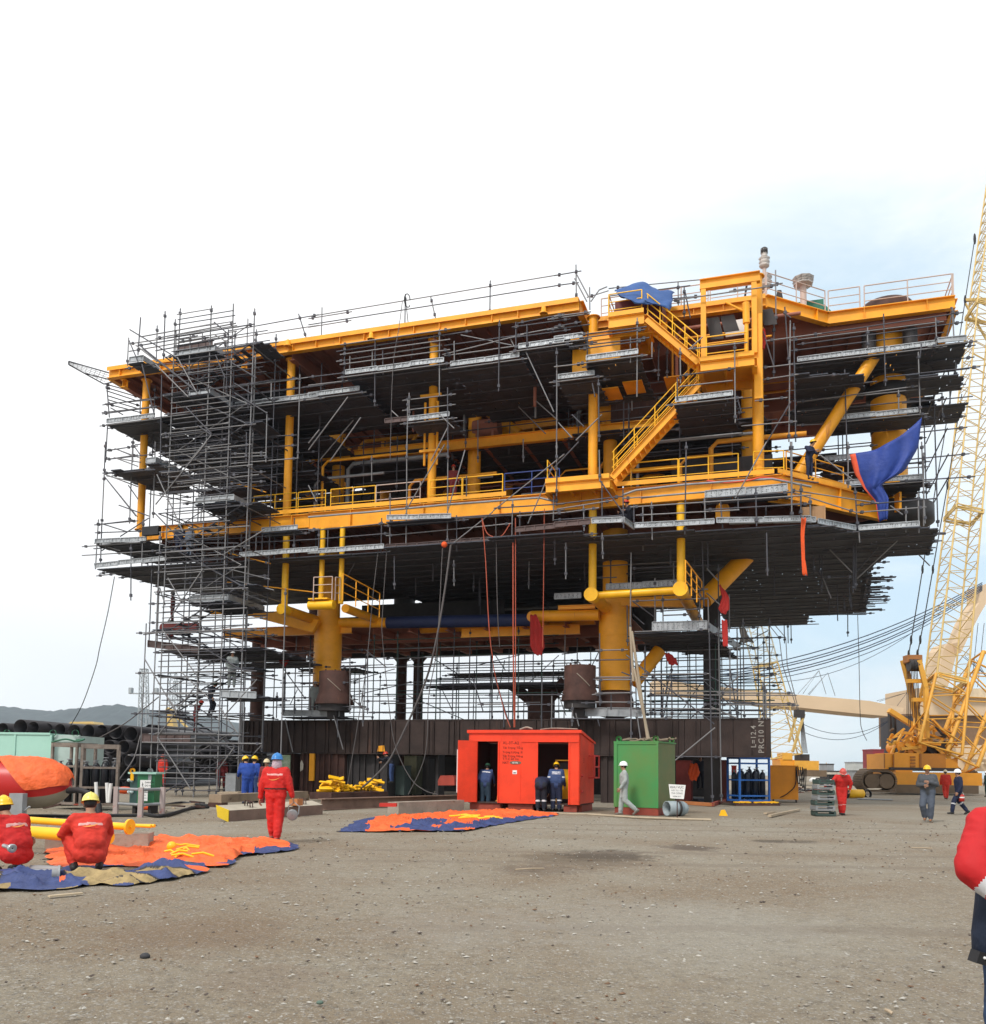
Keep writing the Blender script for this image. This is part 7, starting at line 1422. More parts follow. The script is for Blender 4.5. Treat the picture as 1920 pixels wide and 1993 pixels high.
# 9-11 men at the red container
person('man in blue jacket and green hard hat at the left door of the red container', at_g('c', 490, 1205), radians(-10), dict(che=(.02, .08, 1.27), nec=(.03, .14, 1.42), hed=(.03, .2, 1.52), sL=(-.16, .12, 1.37), sR=(.20, .12, 1.37), eR=(.28, .2, 1.12), wR=(.30, .38, .95), wL=(-.24, .22, .98), kL=(-.12, .05, .5)), top=CB2, bot=mat('teal_navy_cloth', (0.018, 0.04, 0.065), 0.85), boots=mat('brown_rubber_boot', (0.17, 0.05, 0.04), 0.6), hat=HG, h=1.80, fat=1.1, baggy=1.12, stripes=[('back', .25, .29, STRP)], look=(.1, 1, -.5))
person('bending man in navy work clothes leaning into the red container', at_g('c', 1010, 1228), radians(-6), dict(pel=(0, -.05, .93), wai=(0, .06, 1.04), che=(.03, .30, 1.10), nec=(.05, .46, 1.12), hed=(.05, .58, 1.08), sL=(-.14, .42, 1.08), sR=(.22, .42, 1.08), eL=(-.2, .55, .86), wL=(-.18, .66, .66), eR=(.26, .55, .86), wR=(.24, .66, .66)), top=CN, bot=CNK, boots=BOOTK, hat=None, hair=True, h=1.76, fat=1.15, baggy=1.1, stripes=[('shin', .25, .40, STRP)], look=(0, .7, -.7))
person('man in navy suit and yellow hard hat at the right opening of the red container', at_g('c', 1150, 1226), radians(-8), dict(che=(0, .05, 1.27), nec=(0, .1, 1.43), hed=(-.01, .16, 1.55), sL=(-.18, .08, 1.38), sR=(.18, .08, 1.38), wL=(-.27, .2, .90), wR=(.28, .2, .90)), top=CB2, bot=CN, boots=BOOTK, hat=HY, gloves=GLOVE, h=1.84, fat=1.15, baggy=1.1, stripes=[('back', .26, .29, STRP), ('back', .20, .225, STRP), ('upper_arm', .75, .92, STRP), ('shin', .30, .42, STRP)], look=(-.1, 1, -.45))
# 12 the walking man in pale grey
person('man in pale grey work clothes and white hard hat walking past the green container', at_g('d', 265, 1735), radians(84), dict(kL=(-.09, -.02, .50), aL=(-.08, -.40, .18), kR=(.09, .08, .50), aR=(.08, .12, .09), wL=(-.23, .14, .88), eL=(-.25, -.03, 1.13), wR=(.25, .05, .86), eR=(.25, -.06, 1.12)), top=CG, boots=mat('grey_boot', (0.16, 0.13, 0.11), 0.8), hat=HW, h=1.83, fat=1.0, baggy=1.15, toed={'L': (0, .75, -.65), 'R': (0, 1, 0)}, look=(-.1, 1, 0))
# 13-17 people in the right hand yard
t, J, s = person('man in grey work clothes and yellow hard hat walking with a bottle in his hands', at_g('e', 1345, 1868), radians(150), dict(eL=(-.26, .02, 1.15), wL=(-.06, .26, 1.22), eR=(.27, .0, 1.13), wR=(.08, .26, 1.12), kL=(-.09, .08, .5), aL=(-.06, .02, .09), kR=(.14, .16, .52), aR=(.10, -.06, .12)), top=CDG, bot=mat('slate_trousers', (0.075, 0.09, 0.12), 0.85, bump=.4, bscale=9), boots=mat('tan_boot', (0.30, 0.14, 0.07), 0.7), hat=HY, h=1.83, fat=1.1, baggy=1.12, look=(-.1, 1, .0))
person('man in navy coverall and white hard hat striding left with a red jug', at_g('e', 1625, 1800), radians(82), dict(kL=(-.09, .22, .52), aL=(-.09, .30, .09), kR=(.09, -.02, .52), aR=(.09, -.34, .13), wL=(-.24, .12, .86), wR=(.26, -.08, .86)), top=CN, boots=BOOTK, hat=HW, h=1.74, fat=1.0, baggy=1.15, stripes=[('shin', .2, .32, STRP)], toed={'R': (0, .8, -.5), 'L': (0, 1, 0)})
pj = at_g('e', 1640, 1800)+V((-.02, -.12, .52)); jt = thing('water_jug', 'red jug with a white band carried by the striding man', 'jug', pj); b = MB().use(RED); b.lathe(pj, [(.01, 0), (.10, .01), (.10, .14)], 16); b.use(WHT).lathe(pj+UP*.14, [(.101, 0), (.101, .05)], 16); b.use(RED).lathe(pj+UP*.19, [(.10, 0), (.10, .06), (.06, .09), (.01, .1)], 16); b.build('jug_body', None, jt); MB().path([pj+V((-.08, 0, .27)), pj+V((-.05, 0, .36)), pj+V((.05, 0, .36)), pj+V((.08, 0, .27))], .01).build('handle', WHT, jt)
person('man in red coverall walking away before the yellow crane tracks', at_g('e', 1505, 1665), radians(-20), dict(kL=(-.08, .05, .5), aL=(-.06, -.14, .12), kR=(.08, .12, .52), aR=(.05, .1, .09)), top=CRO, boots=BOOT, hat=mat('cream_helmet', (0.65, 0.55, 0.35), 0.4), h=1.80, fat=1.05, baggy=1.15)
person('dark green clad man with white hard hat cut by the right picture edge', at_g('e', 1880, 1640), radians(90), dict(), top=mat('dark_green_cloth', (0.015, 0.04, 0.035), 0.85), boots=BOOTK, hat=HW, h=1.78)
t, J, s = person('man in red coverall bowed over the grey crates holding a red cup', at_g('e', 560, 1808), radians(172), dict(che=(0, .08, 1.26), nec=(0, .16, 1.41), hed=(.0, .24, 1.50), sL=(-.19, .12, 1.36), sR=(.19, .12, 1.36), eR=(.34, .16, 1.18), wR=(.48, .20, 1.08), eL=(-.30, .08, 1.14), wL=(-.28, .02, .92), kL=(-.06, .04, .5), aL=(-.03, .06, .09), kR=(.06, .04, .5), aR=(.04, -.02, .09)), top=CR, boots=BOOTK, hat=mat('red_white_helmet', (0.62, 0.10, 0.08), 0.4), h=1.80, fat=1.02, baggy=1.12, stripes=[('shin', .3, .36, STRP2)], look=(.1, .8, -.6))
# cup: large red beaker at the hand
pc = V(t.location)+Matrix.Rotation(radians(172), 3, 'Z')@V(J['wR'])+V((-.06, -.02, -.10)); jt = thing('beverage_cooler', 'small red drink cooler with a white lid on the crates', 'cooler', pc-UP*.14); b = MB().use(RED); b.lathe(pc-UP*.14, [(.01, 0), (.11, .01), (.115, .24)], 18); b.use(WHT).lathe(pc+UP*.10, [(.12, 0), (.12, .04), (.01, .05)], 18); b.build('cooler_body', None, jt)
# people up on the scaffolding
def onsc(label, k, x, y, v, rz, **kw): return person(label, gv(k, x, y, v), radians(rz), vox=.028, **kw)
onsc('man in pale grey with white hard hat standing on a stair tower landing', 'a', 1700, 452, -2.3, 200, top=CG, hat=HW, h=1.80, baggy=1.1)
onsc('man in dark clothes climbing the scaffold stairs below the grey clad man', 'a', 1540, 660, -2.4, -60, pose=dict(kL=(-.1, .25, .62), aL=(-.1, .16, .28), kR=(.1, .05, .5), aR=(.1, -.08, .1), che=(0, .1, 1.26), nec=(0, .16, 1.42), hed=(0, .22, 1.54)), top=CNK, boots=BOOTK, hat=HG, h=1.74)
onsc('man in dark red climbing at the foot of the scaffold stairs', 'a', 1430, 780, -2.2, -70, pose=dict(che=(0, .12, 1.25), nec=(0, .2, 1.4), hed=(0, .26, 1.5)), top=CDR, boots=BOOTK, hat=HR, h=1.66)
onsc('man in navy with dark green hard hat on the left lower platform', '5', 860, 850, -0.2, 10, top=CN, boots=BOOTK, hat=HG, h=1.76)
onsc('man in grey blue with white hard hat beside him on the left lower platform', '5', 935, 855, -0.2, -15, top=mat('grey_blue_cloth', (0.11, 0.14, 0.19), 0.85), boots=BOOTK, hat=HW, h=1.68)
onsc('man in dark red standing on the red tube low in the stair tower', '5', 812, 1325, 1.6, 100, top=CDR, boots=BOOTK, hat=mat('grey_helmet', (0.3, 0.3, 0.3), 0.4), h=1.66)
onsc('man in navy with yellow hard hat leaning on the mid deck rail', '8', 590, 285, 1.2, 215, pose=dict(che=(0, .08, 1.27), nec=(0, .14, 1.43), hed=(0, .2, 1.56), eL=(-.26, .2, 1.15), wL=(-.15, .42, 1.15), eR=(.26, .2, 1.15), wR=(.15, .42, 1.15)), top=CN, boots=BOOTK, hat=HY, h=1.78)
onsc('dark clothed man crouching at the stepped toe boards', '7', 545, 600, -0.6, 120, pose={k: V(q)*1.0 for k, q in SQ.items()}, top=CNK, boots=BOOTK, hat=HR, h=1.7)
onsc('man in grey with white hard hat working behind the left rusty can', 'b', 800, 640, 3.0, 190, top=CG, hat=HW, h=1.7)
onsc('red clad man seen behind the handrail on the mid deck', '6', 1062, 425, 1.2, 180, top=CDR, boots=BOOTK, hat=HR, h=1.72)
# 18 the man in the foreground at the right edge, back to us
pf = V((2.17, 3.62, 0)); 
FG = dict(sL=(-.195, 0, 1.40), eL=(-.312, -.08, 1.245), wL=(-.08, -.25, 1.0), sR=(.195, 0, 1.40), eR=(.285, -.08, 1.225), wR=(.06, -.28, .99), hL=(-.10, 0, .91), hR=(.10, 0, .91), kL=(-.115, .02, .5), kR=(.115, .02, .5))
FRED = mat('bright_red_jacket', (0.47, 0.010, 0.013), 0.75, var=0.15, scale=5, bump=0.35, bscale=5)
t, J, s = person('man in red and navy jacket and jeans close by at the right edge', pf, radians(4), FG, top=FRED, bot=JEAN, boots=BOOT, hat=HW, h=1.69, fat=1.05, baggy=1.10, vox=.011, crease=1.1, stripes=[('z', .85, 1.145, mat('navy_jacket_cloth', (0.010, 0.018, 0.040), 0.8, var=0.15, bump=0.4, bscale=9)), ('z', 1.145, 1.185, STRP), ('forearm', .15, .27, STRP), ('forearm', .27, .66, FRED), ('forearm', .66, 1.1, CN)])
b = MB(); c0 = V((0, 0, .90))*s
for i in range(1): b.lathe(c0, [(.235, -.02), (.248, .0), (.246, .08), (.24, .18), (.236, .25), (.22, .255)], 40)
for v in b.v: v.y *= .72
for v in b.v:
    k = mnoise.noise(V((v.x*8, v.y*8, v.z*10)))*.012; v += V((v.x, v.y, 0)).normalized()*k
b.build('jacket_skirt', MATS['navy_jacket_cloth'], t, local=True)
b = MB(); b.obox(V((-.235, -.02, .885))*s, V((.045, 0, -.012)), V((0, .03, 0)), V((0.008, 0, .022))); b.build('jacket_strap', BLK, t, local=True)
for q in (-.255, -.225): MB().ball(V((q, -.052, .895))*s, .006, 8, 6).build('press_stud', WHT, t, local=True)
# ------------------------------------------------------------------ left side of the yard
PB = mat('black_pipe_coat', (0.028, 0.026, 0.030), 0.45, var=0.4, scale=0.8, rust=0.12, rustcol=(0.07, 0.05, 0.045))
DP = V((sin(radians(9)), cos(radians(9)), 0)); YP = 58.0
def big_pipe(k, x, y, r, label, Y=YP, L=11.5, grp='big black pipes stacked behind the gas bottles'):
    c = gy(k, x, y, Y); t = MB(); t.pipe(c, c+DP*L, r, 0.035, 28); o = t.build('steel_pipe', PB); tag(o, label, 'pipe', grp)
ordn = ['first', 'second', 'third', 'fourth', 'fifth', 'sixth', 'seventh', 'eighth', 'ninth', 'tenth', 'eleventh', 'twelfth']
rp = random.Random(2)
tops = [(-90, 752, 50), (20, 752, 48), (150, 737, 58), (245, 742, 48), (345, 755, 50), (440, 758, 48), (545, 768, 52), (648, 770, 54), (745, 768, 50), (850, 770, 54), (960, 787, 56)]
for i, (x, y, r) in enumerate(tops): big_pipe('a', x, y, r/3.776*YP/F, '%s pipe from the left in the top row of the black pipe stack' % ordn[i], Y=YP+rp.uniform(-.6, .6))
x = -60; i = 0
for row, (y, x0, n_) in enumerate(((868, -20, 10), (965, -70, 11), (1062, -20, 10), (1150, -70, 11))):
    for j in range(n_):
        big_pipe('a', x0+j*103, y+j*1.5, 50/3.776*YP/F, '%s pipe from the left in the %s row down of the black pipe stack' % (ordn[j], ('second', 'third', 'fourth', 'bottom')[row]), Y=YP+rp.uniform(-.5, .5))
for j, (x, y, r) in enumerate(((1100, 755, 40), (1150, 755, 34))): big_pipe('a', x, y, r/3.776*64/F, '%s small pipe just right of the top row, behind the tower' % ordn[j], Y=64.0)
for j, (x, y, r) in enumerate(((1060, 860, 56), (1070, 965, 56), (1060, 1070, 50))): big_pipe('a', x, y, r/3.776*60/F, '%s pipe down at the right hand end of the black pipe stack' % ordn[j], Y=60.0)
for j, (x, y, r) in enumerate(((1500, 915, 50), (1620, 930, 55), (1715, 935, 52), (1540, 1020, 50), (1650, 1040, 52), (1440, 960, 50), (1430, 1050, 50), (1730, 1040, 50))): big_pipe('a', x, y, r/3.776*55/F, '%s pipe of the small stack seen through the foot of the stair tower' % ordn[j], Y=55.0, L=6, grp='pipes stacked beyond the stair tower')
for j, (x, y, r) in enumerate(((1675, 855, 26), (1725, 855, 24))): big_pipe('a', x, y, r/3.776*75/F, '%s little far pipe above the small stack' % ordn[j], Y=75.0, grp='far pipes beyond the stair tower')
# pale mint container with green lugs
p0 = gy('a', -260, 780, 33.0); p1 = gy('a', 372, 782, 33.0); MINT = mat('mint_paint', (0.36, 0.60, 0.50), 0.5, var=0.06); t = thing('mint_container', 'pale mint green container with green lifting lugs at the left edge', 'container', V(((p0.x+p1.x)/2, 33, 0)))
b = MB(); b.box(p0.x, p1.x, 33.0, 35.4, 0.1, p1.z); b.build('body', MINT, t); b = MB()
for x in (-60, 108, 372): q = gy('a', x, 900, 33.0); b.box(q.x-.03, q.x+.03, 32.965, 32.999, 0.1, p1.z-.06)
b.box(p0.x, p1.x, 32.96, 32.998, p1.z-.055, p1.z+.02); b.build('frame_ribs', MINT, t)
q0 = gy('a', 385, 790, 32.9); q1 = gy('a', 560, 790, 32.9); b = MB(); b.box(q0.x-.05, q1.x, 33.2, 35.3, 0.1, q0.z-.03); b.box(q0.x-.05, q1.x+.02, 33.16, 33.199, q0.z-.25, q0.z); b.build('side_part', mat('pale_grey_green', (0.42, 0.52, 0.48), 0.6), t)
for x in (50, 388, 553): q = gy('a', x, 780, 33.1); MB().lathe(q+UP*.0, [(.12, -.03), (.12, .03)], 14, axis=V((0, 1, 0))).build('lifting_lug', mat('lug_green', (0.05, 0.25, 0.12), 0.5), t); 
# rusty rack with tall dark bottles
RF = mat('peeling_rust_frame', (0.22, 0.18, 0.15), 0.8, var=0.4, scale=4, rust=0.3, rustcol=(0.13, 0.055, 0.03))
pA = gy('a', 575, 1320, 30.0); pA.z = 0.15; pB_ = gy('a', 858, 1320, 30.4); pB_.z = 0.15; hh = gy('a', 600, 860, 30.0).z
rack('bottle_rack', 'rusty peeling steel rack full of tall dark gas bottles', pA, pB_, 1.0, hh-.15, RF, 4, mat('black_bottle', (0.014, 0.015, 0.020), 0.35, var=0.3), beams=(0.30, 0.62), hook=False)
pC = gy('a', 365, 1200, 31.0); pC.z = 0.15; pD = gy('a', 560, 1200, 30.7); pD.z = 0.15; rack('bottle_rack', 'second rusty rack behind the end of the red tank', pC, pD, 0.9, gy('a', 380, 850, 31).z-.15, RF, 3, MATS['black_bottle'], beams=(0.30, 0.62), hook=False)
cable('hose', 'green hose tangled over the top of the rusty rack', curve([gy('a', 380, 845, 30.5), gy('a', 480, 825, 30.2), gy('a', 560, 840, 30.3), gy('a', 620, 825, 30.2), gy('a', 560, 830, 30.6)]), .03, mat('green_hose', (0.03, 0.14, 0.08), 0.5), 'hose')
for j, (k, x0, y0, x1, y1) in enumerate((('a', 705, 1140, 712, 1270), ('a', 785, 1145, 792, 1290), ('a', 815, 1150, 800, 1290))): cable('plastic_tube', '%s white plastic tube strip hung in the rusty rack' % ordn[j], [gy(k, x0, y0, 29.7), gy(k, x1, y1, 29.7)], .06, WHT, 'tube')
# green cabinet
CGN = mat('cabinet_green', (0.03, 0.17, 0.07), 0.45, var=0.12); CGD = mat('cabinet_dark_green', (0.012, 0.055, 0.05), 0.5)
Yc = 28.5; c0 = gy('g', 180, 1370, Yc+.25); c1 = gy('g', 455, 1380, Yc); c2 = gy('g', 1050, 1380, Yc+.15); ztop = gy('g', 455, 290, Yc).z; z0 = c1.z
t = thing('electric_cabinet', 'green electric distribution cabinet with white notices', 'cabinet', V((c1.x, Yc, 0)))
def pr(pts, z0, z1, m, nm, par): b = MB(); b.prism([V((x, y, z0)) for x, y in pts], UP*(z1-z0)); return b.build(nm, m, par)
pr([(c1.x, Yc), (c2.x, Yc+.15), (c2.x-.05, Yc+.95), (c1.x-.0, Yc+.9)], z0, ztop, CGN, 'front_box', t)
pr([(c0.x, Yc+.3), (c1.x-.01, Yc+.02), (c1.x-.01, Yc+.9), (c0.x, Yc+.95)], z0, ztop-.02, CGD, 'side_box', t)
pr([(c0.x-.05, Yc+.22), (c1.x, Yc-.06), (c2.x+.06, Yc+.08), (c2.x+.02, Yc+1.0), (c0.x-.05, Yc+1.0)], ztop+.001, ztop+.06, MINT, 'roof', t)
for x, m in ((315, YELB), (930, GRAT)): q = gy('g', x, 180, Yc+.1); b = MB(); b.lathe(q, [(.09, -.02), (.09, .02), (.04, .02), (.04, -.02)], 14, axis=V((0, 1, 0))); b.box(q.x-.05, q.x+.05, Yc+.08, Yc+.12, q.z-.30, q.z-.06); b.build('lifting_eye', m, t)
def plate(x0, y0, x1, y1, Y, m, nm, par, k='g'): a = gy(k, x0, y0, Y); c = gy(k, x1, y1, Y); b = MB(); b.box(min(a.x, c.x), max(a.x, c.x), Y-.012, Y, min(a.z, c.z), max(a.z, c.z)); return b.build(nm, m, par), a, c
_, a, c = plate(590, 495, 945, 780, Yc-.005, WHT, 'notice', t); b = MB(); hN = a.z-c.z
b.add([V((a.x+.07, Yc-.02, a.z-.06)), V((a.x+.11, Yc-.02, a.z-.15)), V((a.x+.085, Yc-.02, a.z-.15)), V((a.x+.115, Yc-.02, a.z-.26)), V((a.x+.05, Yc-.02, a.z-.14)), V((a.x+.075, Yc-.02, a.z-.14))], [(0, 1, 2, 3, 4, 5)]); b.build('bolt_mark', BLK, t)
for i, tx in enumerate(('ANGELINE', 'DO NOT', 'OPEN THE', 'CABINET')): text(tx if i else 'DANGER', .075, V((a.x+.15, Yc-.02, a.z-.10-.10*i)), (1, 0, 0), UP, BLK, t)
_, a, c = plate(680, 840, 835, 1225, Yc-.005, WHT, 'notice', t)
for i in range(6): b = MB(); z = a.z-.08-.09*i; b.box(a.x+.02, c.x-.03-.02*(i % 2), Yc-.022, Yc-.018, z, z+.018); b.build('print_line', GRAT, t)
for x in (190, 295):
    for y in (505, 905): q = gy('g', x, y, Yc+.12); MB().lathe(q, [(.055, -.02), (.055, .01), (.03, .03), (.01, .03)], 12, axis=V((.2, -1, 0))).build('socket', mat('pale_socket', (0.5, 0.6, 0.6), 0.4), t)
b = MB(); b.box(c0.x+.1, c0.x+.2, Yc+.3, Yc+.8, 0, z0); b.box(c2.x-.2, c2.x-.1, Yc+.2, Yc+.8, 0, z0); b.build('feet', DRK, t)
# red and white barrier
PR = mat('faded_red_white_post', (0.42, 0.34, 0.32), 0.7, var=0.15, scale=1.4, rust=0.4, rustcol=(0.45, 0.12, 0.09)); t = thing('barrier', 'faded red and white steel barrier before the green cabinet', 'barrier', gy('a', 1030, 1390, 26.8))
P = [gy('a', x, y, Y) for x, y, Y in ((848, 1382, 27.4), (1030, 1392, 26.8), (1190, 1368, 27.6))]
for p in P: q = V((p.x, p.y, 0)); MB().bar(q, q+UP*gy('a', 1030, 1180, 26.8).z, .13, .13, V((0, 1, 0))).build('post', PR, t)
for f in (.93, .42):
    for a, c in ((0, 1), (1, 2)): z = gy('a', 1030, 1180, 26.8).z*f; MB().tube(V((P[a].x+.07, P[a].y, z)), V((P[c].x-.07, P[c].y, z)), .045, n=8).build('rail', GRAT, t)
cable('hose', 'long black hose loops lying on the ground before the tower foot', curve([gz_('a', 1060, 1375, .05), gz_('a', 1200, 1388, .05), gz_('a', 1400, 1335, .05), gz_('a', 1530, 1325, .05)]), .06, BLK, 'hose'); cable('hose', 'second black hose running from the barrier to the brown beam', curve([gz_('a', 1200, 1310, .05), gz_('a', 1330, 1290, .05), gz_('a', 1420, 1300, .05), gz_('a', 1530, 1310, .05)]), .05, BLK, 'hose')
cable('hose', 'third black hose trailing along the ground behind the squatting men', curve([gz_('a', -20, 1390, .05), gz_('a', 300, 1388, .05), gz_('a', 560, 1392, .05), gz_('a', 820, 1385, .05), gz_('a', 1030, 1384, .05)]), .05, BLK, 'hose')
b = MB()
for i in range(14): r = rp; a = gz_('a', r.uniform(380, 1500), r.uniform(1285, 1340), r.uniform(.02, .3)); d = V((r.uniform(-1, 1), r.uniform(-.3, .3), r.uniform(-.1, .15)))*r.uniform(.2, .7); b.use(r.choice([RUSTY, DRK, SK, WOOD, GRAT])).bar(a-d, a+d, r.uniform(.05, .15), .05)
tag(b.build('scrap_pieces', None), 'scattered scrap pieces lying around the rack and barrier', 'scrap', kind='stuff')
b = MB(); p = gy('a', 915, 1200, 29.5); b.ball(V((p.x, 29.5, p.z)), V((.30, .15, .12)), 10, 7); tag(b.build('folded_cloth', ORC), 'orange cloth lying on the barrier left of the green cabinet', 'cloth')
b = MB(); p = gz_('a', 1085, 1345, .0); b.ball(p+UP*.1, V((.3, .15, .12)), 10, 7); tag(b.build('orange_sack', ORC), 'orange sack on the ground below the green cabinet', 'sack')
# people and orange pole behind the tower foot
person('man in orange red coverall standing behind the left foot of the stair tower', gy('a', 1190, 1180, 47.0)*1, radians(170), dict(), top=CRO, boots=BOOTK, hat=HR, h=1.68)
# ------------------------------------------------------------------ red tank and its orange sheet
Yt = 25.2; cl = gy('a', -260, 1180, Yt); cr_ = gy('a', 520, 1180, Yt); rt = (gy('a', 200, 985, Yt).z-0.22)/2; zc = 0.30+rt
TR = mat('tank_red', (0.50, 0.02, 0.018), 0.35, var=0.12); TB_ = mat('tank_beige', (0.33, 0.29, 0.22), 0.5, var=0.15)
t = thing('lifeboat_tank', 'glossy red tank with beige belly partly under an orange sheet', 'tank', V((0.5*(cl.x+cr_.x), Yt, 0)))
def tsurf(f, a, k=1.0, off=0.0):
    """point on the tank: f 0..1 along, a angle (0 = towards the camera, 90 = top)"""
    x = cl.x+(cr_.x-cl.x)*f; e = 1.0
    if f > .62: e = sqrt(max(0, 1-((f-.62)/.38)**2.3))
    r = rt*e*k+off; return V((x, Yt-cos(a)*r*.95, zc+sin(a)*r-(1-e)*0.05))
def tpatch(b, f0, f1, a0, a1, nf=26, na=18, off=0.0, nz=0.0):
    vs = []
    for i in range(nf+1):
        for j in range(na+1):
            f = f0+(f1-f0)*i/nf; a = a0+(a1-a0)*j/na; vs.append(tsurf(f, a, 1, off+nz*mnoise.noise(V((f*12, a*3, 1)))))
    b.add(vs, [(i*(na+1)+j, (i+1)*(na+1)+j, (i+1)*(na+1)+j+1, i*(na+1)+j+1) for i in range(nf) for j in range(na)], True)
b = MB(); tpatch(b, 0, 1, radians(-32), radians(212), 40, 28); b.build('upper_shell', TR, t); b = MB(); tpatch(b, 0, 1, radians(-148), radians(-32), 40, 16); b.build('belly', TB_, t)
b = MB(); q = gy('a', 105, 1330, Yt-1.1)
b.box(q.x-.18, q.x+.18, Yt-1.05, Yt-.8, 0.05, .75); b.box(q.x-.35, q.x+.45, Yt-1.08, Yt-.75, 0.0, .06); b.build('saddle', GRAT, t)
b = MB(); b.path([tsurf(.31, radians(a), 1, .03)+V((-(a-60)*.002, 0, 0)) for a in range(-60, 70, 10)]+[], .06, 6); b.build('lashing_strap', BLK, t)
cable('hose', 'thick black hose arching from the end of the red tank to the ground', curve([gy('a', 500, 1205, Yt-.2), gy('a', 580, 1200, Yt-.4), gy('a', 660, 1230, Yt-.6), gy('a', 715, 1290, Yt-.8), gy('a', 728, 1370, Yt-.9)]), .085, BLK, 'hose')
cable('metal_hook', 'thin bent silver rod standing below the red tank', [gz_('a', 175, 1385, 0), gy('a', 185, 1350, 24.0), gy('a', 215, 1318, 24.0), gy('a', 222, 1325, 24.0)], .02, GRAT, 'rod')
b = MB(); OT = mat('orange_tarpaulin', (0.80, 0.13, 0.03), 0.65, var=0.25, scale=3, bump=1.0, bscale=3, bd=.12); nf, na = 46, 26; vs = []
hem = [(-.05, 50), (.33, 36), (.385, 58), (.46, 40), (.59, 10), (.68, -14), (.80, -12), (.93, -4), (1.0, 0)]
def hemf(f):
    for (a, c), (d, e) in zip(hem[:-1], hem[1:]):
        if f <= d: return c+(e-c)*(f-a)/(d-a)
    return hem[-1][1]
for i in range(nf+1):
    f = i/nf*.992
    for j in range(na+1): a = radians(hemf(f))+(radians(150)-radians(hemf(f)))*j/na; k = .03+.05*abs(mnoise.noise(V((f*16, a*2.4, 1))))+.05*abs(mnoise.noise(V((f*7+a*2, a*1.5, 4)))); p = tsurf(f, a, 1, k); vs.append(p+V((.05 if f > .9 else 0, 0, .0)))
b.add(vs, [(i*(na+1)+j, (i+1)*(na+1)+j, (i+1)*(na+1)+j+1, i*(na+1)+j+1) for i in range(nf) for j in range(na)], True); o = b.build('tarpaulin', OT); tag(o, 'orange tarpaulin draped over the top of the red tank', 'tarpaulin')
# ------------------------------------------------------------------ tarpaulins on the ground
BT = mat('blue_ground_tarp', (0.04, 0.06, 0.17), 0.65, var=0.35, scale=4, bump=1.0, bscale=3, bd=.12); KH = mat('khaki_underside', (0.33, 0.24, 0.11), 0.75, var=0.5, scale=4, bump=1.0, bscale=3, bd=.12)
def tarp(label, edge_near, edge_far, k, mf, nu=200, nv=70, amp=.13, seed=0, fr=1.0):
    N_ = [gz_(k, x, y, 0) for x, y in edge_near]; R_2 = [gz_(k, x, y, 0) for x, y in edge_far]
    def at(P, f): f *= len(P)-1; q = min(int(f), len(P)-2); return P[q].lerp(P[q+1], f-q)
    vs = []; b = MB(); mats_ = []
    for j in range(nv+1):
        for i in range(nu+1):
            f = i/nu; g = j/nv; p = at(N_, f).lerp(at(R_2, f), g); x, y = p.x*fr, p.y*fr
            xx = x+.5*mnoise.noise(V((x*.5, y*.5, 7))); h = .5*(1-abs(mnoise.noise(V((xx*.45+seed, y*1.3, 0)))*2))**2+.35*(1-abs(mnoise.noise(V((xx*1.1, y*1.8+seed, 3)))*2))**2+.55*max(0, 1-abs(mnoise.noise(V((xx*1.6+y*.8, y*2.6, seed)))*3))**2+.12*mnoise.noise(V((xx*5, y*6, seed)))+.3*mnoise.noise(V((x*.6, y*.6, 9+seed)))
            ed = min(f, 1-f, g, 1-g); k2 = min(1, ed*7); z = .015+max(0, h)*amp*(.25+.75*k2); w = .10*(1-k2)
            vs.append(V((p.x+w*mnoise.noise(V((x*3, y*3, 5))), p.y+w*2*mnoise.noise(V((x*2, y*3, 8))), z)))
    for j in range(nv):
        for i in range(nu):
            c = vs[j*(nu+1)+i]; b.use(mf((i+.5)/nu, (j+.5)/nv, mnoise.noise(V((c.x*1.3+seed, c.y*1.6, 2))))); b.f.append([j*(nu+1)+i, j*(nu+1)+i+1, (j+1)*(nu+1)+i+1, (j+1)*(nu+1)+i]); b.m.append(b.mi); b.s.append(True)
    b.v = vs; o = b.build('tarpaulin', None); tag(o, label, 'tarpaulin'); return o
tarp('crumpled orange tarpaulin with blue hem spread on the gravel before the red container', [(655, 1620), (740, 1620), (820, 1619), (905, 1618), (960, 1608), (1010, 1600), (1085, 1589)], [(690, 1601), (760, 1592), (830, 1587), (880, 1581), (960, 1579), (1020, 1581), (1088, 1584)], 'n',
     lambda f, g, n: BT if (g < .17 and (f > .55 or n > -.1)) or f < .10+.06*n or (g > .93 and f < .3) or (.28 < f < .46 and g < .42 and n > -.25) else OT, amp=.15, seed=1)
tarp('broad orange tarpaulin on the ground behind the squatting men', [(100, 1703), (215, 1690), (330, 1690), (440, 1688), (470, 1668), (582, 1655)], [(90, 1650), (205, 1655), (310, 1632), (400, 1636), (480, 1636), (578, 1647)], 'n',
     lambda f, g, n: BT if (f > .84 and g < .25+.2*n) or f > .965 or (f > .6 and g > .94) or (g < .07 and n > .1) else OT, amp=.14, seed=4)
tarp('crumpled blue and khaki tarpaulin with dirty folds in front of the squatting men', [(-60, 1738), (50, 1737), (130, 1733), (200, 1724), (250, 1727), (340, 1712), (400, 1700)], [(-60, 1700), (60, 1704), (130, 1704), (210, 1708), (250, 1700), (340, 1690), (400, 1686)], 'n',
     lambda f, g, n: OT if (g > .88 and f < .3) or (n < -.38 and f > .3) else (DRK if .15 < n < .2 else (KH if n > .2 or (n > -.05 and g < .2 and f < .7) else BT)), amp=.15, seed=7)
b = MB(); ry = random.Random(4)
